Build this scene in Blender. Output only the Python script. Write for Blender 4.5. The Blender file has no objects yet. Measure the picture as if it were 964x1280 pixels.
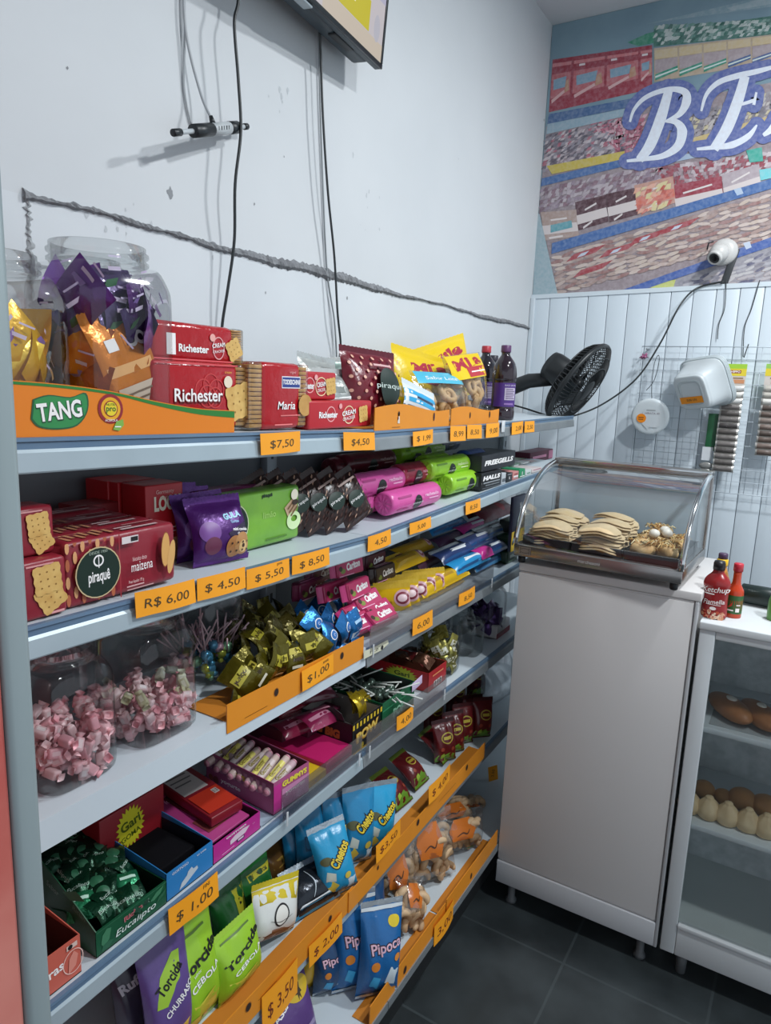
import bpy, bmesh, math, random
from mathutils import Vector, Matrix, Euler
PI = math.pi
sc = bpy.context.scene
col = sc.collection
rnd = random.Random(7)

# ------------------------------------------------------------------ camera frame (964 x 1280)
FPX = 866.8
CAM = Vector((0, 0, 1.72))
MW = Matrix(((0.85607687, 0.12603718, -0.50124547),
             (0.51549076, -0.13796204, 0.84571612),
             (0.03743882, -0.98238542, -0.18307711)))   # columns: right, down, forward

def ray(px, py): return MW @ Vector((px - 482.0, py - 640.0, FPX))
def WX(px, py, x): d = ray(px, py); return CAM + d * ((x - CAM.x) / d.x)
def WY(px, py, y): d = ray(px, py); return CAM + d * ((y - CAM.y) / d.y)
def WZ(px, py, z): d = ray(px, py); return CAM + d * ((z - CAM.z) / d.z)

cam_d = bpy.data.cameras.new('camera')
cam = bpy.data.objects.new('camera', cam_d)
col.objects.link(cam)
cam_d.sensor_fit = 'VERTICAL'; cam_d.sensor_height = 24.0
cam_d.lens = FPX / 1280 * 24.0
cam_d.clip_start = 0.02
r_, d_, f_ = MW.col[0], MW.col[1], MW.col[2]
m = Matrix((( r_.x, -d_.x, -f_.x, CAM.x), (r_.y, -d_.y, -f_.y, CAM.y), (r_.z, -d_.z, -f_.z, CAM.z), (0, 0, 0, 1)))
cam.matrix_world = m
sc.camera = cam

# ------------------------------------------------------------------ materials
def lin(c):
    if isinstance(c, str):
        c = c.lstrip('#'); c = [int(c[i:i + 2], 16) / 255 for i in (0, 2, 4)]
    return tuple((v / 12.92 if v <= .04045 else ((v + .055) / 1.055) ** 2.4) for v in c) + (1.0,)

_m = {}
def M(c, rough=.45, metal=0.0, bump=0.0, bscale=60.0, var=0.0, vscale=8.0, c2=None, coat=0.0, spec=.5, stretch=None):
    """plain / foil / board material: base colour, optional noise variation towards c2, optional bump"""
    k = (c, rough, metal, bump, bscale, var, vscale, c2, coat, spec, stretch)
    if k in _m: return _m[k]
    mt = bpy.data.materials.new('surface_' + str(c).lstrip('#')); mt.use_nodes = True
    nt = mt.node_tree; b = nt.nodes['Principled BSDF']
    b.inputs['Base Color'].default_value = lin(c)
    b.inputs['Roughness'].default_value = rough; b.inputs['Metallic'].default_value = metal
    b.inputs['Specular IOR Level'].default_value = spec
    if coat: b.inputs['Coat Weight'].default_value = coat; b.inputs['Coat Roughness'].default_value = .12
    if var or bump:
        tc = nt.nodes.new('ShaderNodeTexCoord'); src = tc.outputs['Object']
        if stretch:
            mp = nt.nodes.new('ShaderNodeMapping'); mp.inputs['Scale'].default_value = stretch
            nt.links.new(src, mp.inputs['Vector']); src = mp.outputs['Vector']
    if var:
        n = nt.nodes.new('ShaderNodeTexNoise'); n.inputs['Scale'].default_value = vscale; n.inputs['Detail'].default_value = 6
        rp = nt.nodes.new('ShaderNodeValToRGB'); rp.color_ramp.elements[0].position = .35; rp.color_ramp.elements[1].position = .68
        rp.color_ramp.elements[0].color = lin(c); rp.color_ramp.elements[1].color = lin(c2 or c)
        mx = nt.nodes.new('ShaderNodeMixRGB'); mx.inputs['Fac'].default_value = var; mx.inputs['Color1'].default_value = lin(c)
        nt.links.new(src, n.inputs['Vector']); nt.links.new(n.outputs['Fac'], rp.inputs['Fac'])
        nt.links.new(rp.outputs['Color'], mx.inputs['Color2']); nt.links.new(mx.outputs['Color'], b.inputs['Base Color'])
    if bump:
        n2 = nt.nodes.new('ShaderNodeTexNoise'); n2.inputs['Scale'].default_value = bscale; n2.inputs['Detail'].default_value = 4
        bp = nt.nodes.new('ShaderNodeBump'); bp.inputs['Strength'].default_value = bump; bp.inputs['Distance'].default_value = .004
        nt.links.new(src, n2.inputs['Vector']); nt.links.new(n2.outputs['Fac'], bp.inputs['Height'])
        nt.links.new(bp.outputs['Normal'], b.inputs['Normal'])
    _m[k] = mt
    return mt

def film(c, **k): return M(c, rough=k.pop('rough', .28), bump=k.pop('bump', .35), bscale=k.pop('bscale', 45), **k)
def foil(c, **k): return M(c, rough=k.pop('rough', .25), metal=k.pop('metal', .65), bump=k.pop('bump', .6), bscale=k.pop('bscale', 38), **k)
def card(c, **k): return M(c, rough=k.pop('rough', .5), **k)
def ink(c): return M(c, rough=.4)

def clear(name, tint=(1, 1, 1), base=.04, edge=.5, rough=.06, bump=0, bscale=30):
    k = ('clear', name)
    if k in _m: return _m[k]
    mt = bpy.data.materials.new(name); mt.use_nodes = True; nt = mt.node_tree
    nt.nodes.remove(nt.nodes['Principled BSDF']); out = nt.nodes['Material Output']
    tr = nt.nodes.new('ShaderNodeBsdfTransparent'); tr.inputs['Color'].default_value = (*tint, 1)
    gl = nt.nodes.new('ShaderNodeBsdfGlossy'); gl.inputs['Roughness'].default_value = rough
    lw = nt.nodes.new('ShaderNodeLayerWeight'); lw.inputs['Blend'].default_value = .25
    mr = nt.nodes.new('ShaderNodeMapRange'); mr.inputs['To Min'].default_value = base; mr.inputs['To Max'].default_value = edge
    mx = nt.nodes.new('ShaderNodeMixShader')
    nt.links.new(lw.outputs['Fresnel'], mr.inputs['Value']); nt.links.new(mr.outputs['Result'], mx.inputs['Fac'])
    nt.links.new(tr.outputs[0], mx.inputs[1]); nt.links.new(gl.outputs[0], mx.inputs[2]); nt.links.new(mx.outputs[0], out.inputs['Surface'])
    if bump:
        tc = nt.nodes.new('ShaderNodeTexCoord'); n2 = nt.nodes.new('ShaderNodeTexNoise'); n2.inputs['Scale'].default_value = bscale
        bp = nt.nodes.new('ShaderNodeBump'); bp.inputs['Strength'].default_value = bump; bp.inputs['Distance'].default_value = .004
        nt.links.new(tc.outputs['Object'], n2.inputs['Vector']); nt.links.new(n2.outputs['Fac'], bp.inputs['Height'])
        for q in (gl, lw): nt.links.new(bp.outputs['Normal'], q.inputs['Normal'])
    _m[k] = mt
    return mt

def milky(name, c, alpha=.6, rough=.3):
    """translucent plastic: part see-through, part diffuse body"""
    k = ('milky', name)
    if k in _m: return _m[k]
    mt = bpy.data.materials.new(name); mt.use_nodes = True; nt = mt.node_tree; b = nt.nodes['Principled BSDF']
    b.inputs['Base Color'].default_value = lin(c); b.inputs['Roughness'].default_value = rough; b.inputs['Alpha'].default_value = alpha
    _m[k] = mt
    return mt

def emit(name, c, s):
    k = ('emit', name)
    if k in _m: return _m[k]
    mt = bpy.data.materials.new(name); mt.use_nodes = True; nt = mt.node_tree; b = nt.nodes['Principled BSDF']
    b.inputs['Base Color'].default_value = (0, 0, 0, 1); b.inputs['Emission Color'].default_value = lin(c); b.inputs['Emission Strength'].default_value = s
    _m[k] = mt
    return mt

# ------------------------------------------------------------------ text meshes
_txt = {}
def text_geo(s, bold=0.0, shear=0.0, space=1.0):
    k = (s, bold, shear, space)
    if k not in _txt:
        cu = bpy.data.curves.new('t', 'FONT'); cu.body = s; cu.size = 1.0; cu.resolution_u = 3
        cu.offset = bold; cu.shear = shear; cu.space_character = space
        o = bpy.data.objects.new('t', cu); col.objects.link(o)
        dg = bpy.context.evaluated_depsgraph_get(); dg.update()
        me = bpy.data.meshes.new_from_object(o.evaluated_get(dg))
        vs = [tuple(v.co[:2]) for v in me.vertices]; fs = [tuple(p.vertices) for p in me.polygons]
        bpy.data.objects.remove(o); bpy.data.curves.remove(cu); bpy.data.meshes.remove(me)
        if vs:
            x0 = min(v[0] for v in vs); x1 = max(v[0] for v in vs); y0 = min(v[1] for v in vs); y1 = max(v[1] for v in vs)
        else: x0 = x1 = y0 = y1 = 0
        _txt[k] = (vs, fs, (x0, x1, y0, y1))
    return _txt[k]

# ------------------------------------------------------------------ mesh builder
class MB:
    def __init__(s): s.v = []; s.f = []; s.mi = []; s.sm = []; s.mats = []
    def slot(s, mat):
        if mat not in s.mats: s.mats.append(mat)
        return s.mats.index(mat)
    def add(s, vs, fs, mat, T=None, smooth=False):
        b = len(s.v); i = s.slot(mat)
        for v in vs:
            v = Vector(v); s.v.append(T @ v if T is not None else v)
        for f in fs: s.f.append(tuple(b + q for q in f)); s.mi.append(i); s.sm.append(smooth)
        return s
    def box(s, lo, hi, mat, bev=0.0, T=None, seg=2):
        bm = bmesh.new(); bmesh.ops.create_cube(bm, size=1)
        c = [(a + b) / 2 for a, b in zip(lo, hi)]; d = [b - a for a, b in zip(lo, hi)]
        for v in bm.verts: v.co = Vector((c[0] + v.co.x * d[0], c[1] + v.co.y * d[1], c[2] + v.co.z * d[2]))
        if bev: bmesh.ops.bevel(bm, geom=bm.edges[:], offset=min(bev, min(map(abs, d)) * .48), segments=seg, profile=.5, affect='EDGES')
        return s.bm(bm, mat, T, bool(bev))
    def bm(s, bm, mat, T=None, smooth=False):
        bm.verts.index_update()
        s.add([v.co.copy() for v in bm.verts], [[v.index for v in f.verts] for f in bm.faces], mat, T, smooth); bm.free()
        return s
    def lathe(s, prof, mat, n=28, T=None, smooth=True, cap0=True, cap1=True, sq=None):
        """profile (r,z) spun about z; sq = superellipse exponent for squarish jars"""
        vs = []; fs = []
        for (r, z) in prof:
            for k in range(n):
                a = 2 * PI * k / n; c, q = math.cos(a), math.sin(a)
                if sq:
                    g = (abs(c) ** sq + abs(q) ** sq) ** (-1 / sq); c *= g; q *= g
                vs.append((r * c, r * q, z))
        for i in range(len(prof) - 1):
            for k in range(n):
                fs.append((i * n + k, i * n + (k + 1) % n, (i + 1) * n + (k + 1) % n, (i + 1) * n + k))
        if cap0: fs.append(tuple(range(n))[::-1])
        if cap1: fs.append(tuple((len(prof) - 1) * n + k for k in range(n)))
        return s.add(vs, fs, mat, T, smooth)
    def tube(s, pts, r, mat, n=8, T=None, caps=True):
        pts = [Vector(p) for p in pts]; vs = []; fs = []
        up = Vector((0, 0, 1)); prev = None
        for i, p in enumerate(pts):
            t = (pts[min(i + 1, len(pts) - 1)] - pts[max(i - 1, 0)]).normalized()
            if prev is None: a = t.orthogonal().normalized()
            else:
                a = prev - t * prev.dot(t)
                a = a.normalized() if a.length > 1e-6 else t.orthogonal().normalized()
            prev = a; b = t.cross(a); rr = r[i] if isinstance(r, (list, tuple)) else r
            for k in range(n):
                g = 2 * PI * k / n; vs.append(p + (a * math.cos(g) + b * math.sin(g)) * rr)
        for i in range(len(pts) - 1):
            for k in range(n): fs.append((i * n + k, i * n + (k + 1) % n, (i + 1) * n + (k + 1) % n, (i + 1) * n + k))
        if caps: fs.append(tuple(range(n))[::-1]); fs.append(tuple((len(pts) - 1) * n + k for k in range(n)))
        return s.add(vs, fs, mat, T, True)
    def prism(s, poly, y0, y1, mat, T=None, smooth=False):
        """polygon in the local xz plane, extruded from y0 (front) to y1"""
        n = len(poly)
        vs = [(x, y0, z) for x, z in poly] + [(x, y1, z) for x, z in poly]
        fs = [tuple(range(n)), tuple(range(2 * n - 1, n - 1, -1))] + [(i, i + n, (i + 1) % n + n, (i + 1) % n) for i in range(n)]
        return s.add(vs, fs, mat, T, smooth)
    def blob(s, rx, ry, rz, mat, T=None, seed=0, amp=.06, freq=3.0, sub=3, flat=None):
        bm = bmesh.new(); bmesh.ops.create_icosphere(bm, subdivisions=sub, radius=1)
        r = random.Random(seed); ph = [(r.uniform(-1, 1) * freq, r.uniform(-1, 1) * freq, r.uniform(-1, 1) * freq, r.uniform(0, 6.3)) for _ in range(6)]
        for v in bm.verts:
            p = v.co; d = sum(math.sin(a * p.x + b * p.y + c * p.z + q) for a, b, c, q in ph) / 6
            k = 1 + amp * d * 2
            v.co = Vector((p.x * rx * k, p.y * ry * k, p.z * rz * k))
            if flat is not None and v.co.z < -flat * rz: v.co.z = -flat * rz
        return s.bm(bm, mat, T, True)
    def decal(s, poly, fn, mat, rings=1):
        """closed outline (2d) mapped by fn(x,z)->3d; rings>1 for curved faces"""
        n = len(poly); cx = sum(p[0] for p in poly) / n; cz = sum(p[1] for p in poly) / n
        if rings <= 1: return s.add([fn(*p) for p in poly], [tuple(range(n))], mat)
        vs = [fn(cx, cz)]; fs = []
        for k in range(1, rings + 1):
            t = k / rings
            for p in poly: vs.append(fn(cx + (p[0] - cx) * t, cz + (p[1] - cz) * t))
        for i in range(n):
            j = (i + 1) % n; fs.append((0, 1 + i, 1 + j))
            for k in range(rings - 1):
                a = 1 + k * n; b = a + n; fs.append((a + i, b + i, b + j, a + j))
        return s.add(vs, fs, mat, None, True)
    def rect(s, x0, z0, x1, z1, fn, mat, nx=1, nz=1):
        vs = [fn(x0 + (x1 - x0) * i / nx, z0 + (z1 - z0) * j / nz) for j in range(nz + 1) for i in range(nx + 1)]
        fs = [(j * (nx + 1) + i, j * (nx + 1) + i + 1, (j + 1) * (nx + 1) + i + 1, (j + 1) * (nx + 1) + i) for j in range(nz) for i in range(nx)]
        return s.add(vs, fs, mat, None, nx * nz > 1)
    def disc(s, x, z, r, fn, mat, n=24, rz=None, rings=1):
        rz = rz or r
        return s.decal([(x + r * math.cos(2 * PI * k / n), z + rz * math.sin(2 * PI * k / n)) for k in range(n)], fn, mat, rings)
    def ring(s, x, z, r, w, fn, mat, n=28, rz=None):
        rz = rz or r; vs = []
        for k in range(n):
            c, q = math.cos(2 * PI * k / n), math.sin(2 * PI * k / n)
            vs += [fn(x + r * c, z + rz * q), fn(x + (r - w) * c, z + (rz - w) * q)]
        return s.add(vs, [(2 * k, 2 * ((k + 1) % n), 2 * ((k + 1) % n) + 1, 2 * k + 1) for k in range(n)], mat)
    def text(s, t, x, z, size, fn, mat, rot=0.0, bold=0.0, shear=0.0, space=1.0, sx=1.0, width=None, align='C'):
        vs, fs, (x0, x1, y0, y1) = text_geo(t, bold, shear, space)
        if not vs: return s
        if width: sx = width / max(1e-6, (x1 - x0) * size)
        cx = {'C': (x0 + x1) / 2, 'L': x0, 'R': x1}[align]; cy = (y0 + y1) / 2; c, q = math.cos(rot), math.sin(rot)
        o = []
        for a, b in vs:
            a = (a - cx) * size * sx; b = (b - cy) * size
            o.append(fn(x + a * c - b * q, z + a * q + b * c))
        return s.add(o, fs, mat)
    def stroke(s, pts, ws, fn, mat, sub=6):
        """brush stroke with varying width along a smooth line"""
        P = catmull(pts, sub); n = len(P); W = []
        for i in range(n):
            t = i / (n - 1) * (len(ws) - 1); k = min(int(t), len(ws) - 2); W.append(ws[k] + (ws[k + 1] - ws[k]) * (t - k))
        vs = []
        for i in range(n):
            a = P[max(i - 1, 0)]; b = P[min(i + 1, n - 1)]; dx, dz = b[0] - a[0], b[1] - a[1]; L = math.hypot(dx, dz) or 1
            nx, nz = -dz / L * W[i] / 2, dx / L * W[i] / 2
            vs += [fn(P[i][0] + nx, P[i][1] + nz), fn(P[i][0] - nx, P[i][1] - nz)]
        return s.add(vs, [(2 * i, 2 * i + 2, 2 * i + 3, 2 * i + 1) for i in range(n - 1)], mat)
    def mesh(s, name):
        me = bpy.data.meshes.new(name); me.from_pydata([tuple(v) for v in s.v], [], s.f)
        for mt in s.mats: me.materials.append(mt)
        me.polygons.foreach_set('material_index', s.mi); me.polygons.foreach_set('use_smooth', s.sm); me.update()
        return me
    def build(s, name, parent=None, angle=None):
        me = s.mesh(name)
        if angle is not None: me.set_sharp_from_angle(angle=math.radians(angle))
        o = bpy.data.objects.new(name, me); col.objects.link(o)
        if parent is not None: o.parent = parent
        return o

def catmull(pts, sub=6):
    pts = [tuple(p) for p in pts]; out = []
    n = len(pts); D = len(pts[0])
    for i in range(n - 1):
        p0, p1, p2, p3 = pts[max(i - 1, 0)], pts[i], pts[i + 1], pts[min(i + 2, n - 1)]
        for k in range(sub):
            t = k / sub
            out.append(tuple(.5 * (2 * p1[d] + (p2[d] - p0[d]) * t + (2 * p0[d] - 5 * p1[d] + 4 * p2[d] - p3[d]) * t * t + (3 * p1[d] - p0[d] - 3 * p2[d] + p3[d]) * t ** 3) for d in range(D)))
    out.append(pts[-1])
    return out

# ------------------------------------------------------------------ scene graph helpers
def tag(o, label, cat, group=None, kind=None):
    if label: o['label'] = label
    if cat: o['category'] = cat
    if group: o['group'] = group
    if kind: o['kind'] = kind
    return o
def empty(name, label, cat, group=None, loc=(0, 0, 0)):
    o = bpy.data.objects.new(name, None); o.empty_display_size = .02; col.objects.link(o); o.location = loc
    return tag(o, label, cat, group)
def struct(o): o['kind'] = 'structure'; return o
def put(o, x, y, z, rz=90.0, rx=0.0, ry=0.0):
    """rx/ry: tilts about the thing's own axes, applied before the turn rz about z (degrees)"""
    o.matrix_world = Matrix.Translation((x, y, z)) @ Matrix.Rotation(math.radians(rz), 4, 'Z') @ Matrix.Rotation(math.radians(ry), 4, 'Y') @ Matrix.Rotation(math.radians(rx), 4, 'X')
    return o
def dup(o, label=None, group=None):
    c = o.copy(); col.objects.link(c); c.parent = None
    for ch in list(o.children):
        d = ch.copy(); col.objects.link(d); d.parent = c; d.matrix_parent_inverse = ch.matrix_parent_inverse.copy()
        for g in list(ch.children):
            e = g.copy(); col.objects.link(e); e.parent = d
    if label: c['label'] = label
    if group: c['group'] = group
    return c
# ------------------------------------------------------------------ room
XW, YB, ZC = -1.14, 3.17, 3.25
wall_white = M('#cfd2d4', .7, bump=.25, bscale=9, var=.4, vscale=2.2, c2='#bfc3c6')
wall_low = M('#d3d7da', .7, bump=.3, bscale=12, var=.4, vscale=3.0, c2='#c3c8cc')
cement = M('#8b8d90', .9, bump=1.0, bscale=90, var=.8, vscale=40, c2='#5f6063')

# floor: dark slate tiles with pale worn joints
def floor_mat():
    mt = bpy.data.materials.new('slate_tiles'); mt.use_nodes = True; nt = mt.node_tree; b = nt.nodes['Principled BSDF']
    tc = nt.nodes.new('ShaderNodeTexCoord'); mp = nt.nodes.new('ShaderNodeMapping'); mp.inputs['Rotation'].default_value = (0, 0, .02); mp.inputs['Location'].default_value = (.06, .13, 0)
    br = nt.nodes.new('ShaderNodeTexBrick'); br.offset = 0; br.inputs['Scale'].default_value = 1; br.inputs['Brick Width'].default_value = .4; br.inputs['Row Height'].default_value = .4
    br.inputs['Mortar Size'].default_value = .004; br.inputs['Color1'].default_value = lin('#24292b'); br.inputs['Color2'].default_value = lin('#2b3133'); br.inputs['Mortar'].default_value = lin('#3a4143')
    nz = nt.nodes.new('ShaderNodeTexNoise'); nz.inputs['Scale'].default_value = 6; nz.inputs['Detail'].default_value = 8
    rp = nt.nodes.new('ShaderNodeValToRGB'); rp.color_ramp.elements[0].position = .4; rp.color_ramp.elements[1].position = .8
    rp.color_ramp.elements[0].color = (0, 0, 0, 1); rp.color_ramp.elements[1].color = (.55, .55, .55, 1)
    mx = nt.nodes.new('ShaderNodeMixRGB'); mx.inputs['Color2'].default_value = lin('#4a5255')
    for a, c in ((tc.outputs['Object'], mp.inputs['Vector']), (mp.outputs['Vector'], br.inputs['Vector']), (mp.outputs['Vector'], nz.inputs['Vector']), (nz.outputs['Fac'], rp.inputs['Fac']),
                 (rp.outputs['Color'], mx.inputs['Fac']), (br.outputs['Color'], mx.inputs['Color1']), (mx.outputs['Color'], b.inputs['Base Color'])): nt.links.new(a, c)
    b.inputs['Roughness'].default_value = .42
    bp = nt.nodes.new('ShaderNodeBump'); bp.inputs['Strength'].default_value = .25; bp.inputs['Distance'].default_value = .004
    nt.links.new(nz.outputs['Fac'], bp.inputs['Height']); nt.links.new(bp.outputs['Normal'], b.inputs['Normal'])
    return mt
struct(MB().box((XW - .1, -3, -.08), (3.2, YB + .1, 0), floor_mat()).build('floor'))
struct(MB().box((XW - .1, -3, ZC), (3.2, YB + .1, ZC + .1), M('#d2d4d6', .8, bump=.2, bscale=6)).build('ceiling'))

# left wall: the plaster above the old chase stands back from the thicker render below it
g0 = WX(28, 243, XW); g1 = WX(660, 410, XW)
def chase_z(y): return g0.z + (g1.z - g0.z) * (y - g0.y) / (g1.y - g0.y)
zl, zr = chase_z(-3), chase_z(YB)
w = MB()
w.add([(XW, -3, zl), (XW, YB, zr), (XW, YB, ZC), (XW, -3, ZC), (XW - .1, -3, zl), (XW - .1, YB, zr), (XW - .1, YB, ZC), (XW - .1, -3, ZC)],
      [(0, 1, 2, 3), (7, 6, 5, 4), (0, 4, 5, 1), (3, 2, 6, 7), (1, 5, 6, 2), (0, 3, 7, 4)], wall_white)
w.add([(XW, -3, 0), (XW, YB, 0), (XW, YB, zr), (XW, -3, zl), (XW - .1, -3, 0), (XW - .1, YB, 0), (XW - .1, YB, zr), (XW - .1, -3, zl)],
      [(0, 1, 2, 3), (7, 6, 5, 4), (0, 4, 5, 1), (3, 2, 6, 7), (1, 5, 6, 2), (0, 3, 7, 4)], wall_low)
# knocks, holes and scuffs in the plaster
r = random.Random(3); mark = M('#8d9093', .9); scuff = M('#bcc0c3', .8)
for (px, py, s_) in ((213, 241, .007), (355, 196, .0016), (434, 373, .003), (318, 255, .002), (332, 366, .002), (680, 150, .004), (682, 178, .003), (84, 85, .002), (490, 370, .003)):
    p = WX(px, py, XW)
    w.decal([(s_ * (1 + r.uniform(-.45, .45)) * math.cos(a), s_ * 1.4 * (1 + r.uniform(-.45, .45)) * math.sin(a)) for a in [k * .57 for k in range(11)]],
            lambda u, v: (XW + .0006, p.y + u, p.z + v), mark)
for k in range(26):
    px, py = r.choice([(r.uniform(450, 480), r.uniform(235, 290)), (r.uniform(335, 360), r.uniform(100, 140)), (r.uniform(250, 650), r.uniform(120, 390)), (r.uniform(60, 190), r.uniform(255, 300))])
    p = WX(px, py, XW); s_ = r.uniform(.0012, .004)
    w.decal([(s_ * (1 + r.uniform(-.5, .5)) * math.cos(a), s_ * 1.8 * (1 + r.uniform(-.5, .5)) * math.sin(a)) for a in [q * .7 for q in range(9)]],
            lambda u, v: (XW + .0005, p.y + u, p.z + v), scuff)
struct(w.build('wall_left'))
# rough cement scar along the old chase, and the vertical one at its start
t = MB(); r = random.Random(11); vs = []; N = 420; a = .010
for i in range(N + 1):
    y = g0.y + (YB - .02 - g0.y) * i / N; zc = chase_z(y) + .003 * math.sin(y * 9) + .0015 * math.sin(y * 31)
    a += .35 * (.0075 + .004 * math.sin(y * 5) + r.uniform(-.004, .004) - a); wd = max(.45, 1 - y / 6.0)
    up = a * wd * (1.2 + .6 * r.random()); dn = a * wd * (1.2 + .6 * r.random())
    vs += [(XW + .0008, y, zc + up), (XW + .006 + .004 * r.random(), y, zc + up * .3), (XW + .007 + .004 * r.random(), y, zc - dn * .5), (XW + .0008, y, zc - dn)]
fs = [(4 * i + k, 4 * i + 4 + k, 4 * i + 5 + k, 4 * i + 1 + k) for i in range(N) for k in range(3)]
t.add(vs, fs, cement)
vs = []
for i in range(41):
    z = chase_z(g0.y) - .20 * i / 40; y = g0.y + .006 + r.uniform(-.003, .003)
    vs += [(XW + .0008, y - .006 * r.random(), z), (XW + .004, y, z), (XW + .0008, y + .002 + .007 * r.random(), z)]
t.add(vs, [(3 * i + k, 3 * i + 3 + k, 3 * i + 4 + k, 3 * i + 1 + k) for i in range(40) for k in range(2)], M('#a5a8aa', .9, bump=.8, bscale=80))
struct(t.build('trim_1'))

# back wall, printed mural above, plastic panelling below
struct(MB().box((XW - .1, YB, 0), (3.2, YB + .1, ZC), wall_white).build('wall_back'))
zp0 = 2.124
panel = MB(); pv = M('#c9d3da', .35, bump=.08, bscale=14); gv = M('#9aa3aa', .5)
x = XW + .004; pw = .0855
while x < 1.6:
    panel.box((x, YB - .016, .02), (x + pw - .0022, YB - .001, zp0 + .022 * (x + 1.135)), pv, .0022)
    x += pw
panel.box((XW + .004, YB - .008, .02), (1.6, YB - .001, zp0 - .01), gv)
panel.build('wall_panel')['kind'] = 'structure'
tr = MB(); a, b = zp0 - .004, zp0 + .022 * 2.7
tr.add([(XW + .001, YB - .02, a), (1.6, YB - .02, b), (1.6, YB - .02, b + .018), (XW + .001, YB - .02, a + .018), (XW + .001, YB, a), (1.6, YB, b), (1.6, YB, b + .018), (XW + .001, YB, a + .018)],
       [(0, 1, 2, 3), (7, 6, 5, 4), (3, 2, 6, 7), (0, 4, 5, 1), (0, 3, 7, 4), (1, 5, 6, 2)], M('#cbd5db', .35))
struct(tr.build('trim_2'))
struct(MB().box((XW + .001, YB - .028, .02), (XW + .022, YB, zp0), M('#c3ccd2', .4), .003).build('trim_3'))

# ---- mural: one printed sheet, drawn in the sheet's own plane
YM = YB - .004
mur = MB()
lay = [0]; sublay = [0]; _q = [0]
def mp(px, py):
    p = WY(px, py, YM); return (p.x, YM - .0004 * (lay[0] + sublay[0]), p.z)
def C4(x, y): return (640 + x / 2.975, y / 2.975)      # crop frame of the mural
def mq(pts, mat):
    _q[0] += 1; sublay[0] = .07 * (_q[0] % 13)
    mur.add([mp(*p) for p in pts], [tuple(range(len(pts)))], mat)
def pr(c):
    k = [int(c[i:i + 2], 16) for i in (1, 3, 5)]; c2 = '#%02x%02x%02x' % tuple(int(v * .62 + q * .38) for v, q in zip(k, (205, 200, 204)))
    return M(c, .42, var=.75, vscale=75, c2=c2)
lay[0] = 0
pA = WY(*C4(75, 1104), YM); xr = 1.2
mur.add([(XW + .002, YM, zp0 + .01), (xr, YM, zp0 + .05), (xr, YM, ZC - .001), (XW + .002, YM, ZC - .001)], [(0, 1, 2, 3)],
        M('#76909e', .45, var=.8, vscale=3.5, c2='#8aa3ae'))
r = random.Random(21)
def lerp(a, b, t): return (a[0] + (b[0] - a[0]) * t, a[1] + (b[1] - a[1]) * t)
def band(tl, tr_, bl, br, mat): mq([C4(*bl), C4(*br), C4(*tr_), C4(*tl)], mat)
def cells(tl, tr_, bl, br, n, rows, cols, jit=.15, fill=1.0):
    for j in range(rows):
        for i in range(n):
            if r.random() > fill: continue
            u0, u1, v0, v1 = i / n, (i + 1) / n, j / rows, (j + 1) / rows
            q = []
            for (u, v) in ((u0, v1), (u1, v1), (u1, v0), (u0, v0)):
                u += r.uniform(-jit, jit) / n + (.3 / n if v == v0 else -.3 / n); v += r.uniform(-jit, jit) / rows
                q.append(C4(*lerp(lerp(tl, tr_, u), lerp(bl, br, u), v)))
            mq(q, pr(r.choice(cols)))
def lens(tl, tr_, bl, br, n, rows, cols, sq=.8):
    """rows of overlapping sausage-like packets"""
    for j in range(rows):
        for i in range(n):
            u, v = (i + .5 + r.uniform(-.2, .2)) / n, (j + .5 + r.uniform(-.15, .15)) / rows
            c = lerp(lerp(tl, tr_, u), lerp(bl, br, u), v); rx = (tr_[0] - tl[0]) / n * .75; ry = max(6, (bl[1] - tl[1]) / rows * .6 * sq)
            an = math.atan2(tr_[1] - tl[1], tr_[0] - tl[0]) + r.uniform(-.25, .25)
            for k, (s_, cc) in enumerate(((1, '#877672'), (.86, r.choice(cols)))):
                q = []
                for g in range(10):
                    A = -2 * PI * g / 10; X_, Y_ = rx * s_ * math.cos(A), ry * s_ * math.sin(A)
                    q.append(C4(c[0] + X_ * math.cos(an) - Y_ * math.sin(an), c[1] + X_ * math.sin(an) + Y_ * math.cos(an)))
                lay[0] = 3 + .9 * k + .25 * j; mq(q, pr(cc))
# pale ceiling streak of the printed shop
lay[0] = 1
band((500, 90), (964, -20), (560, 80), (964, 25), pr('#86a0aa')); band((800, 30), (964, -15), (820, 40), (964, 15), pr('#9bb0b7'))
# everything below the top racks: brownish clutter ground
band((128, 470), (1000, 300), (75, 1104), (1000, 1060), pr('#8d8084'))
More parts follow.
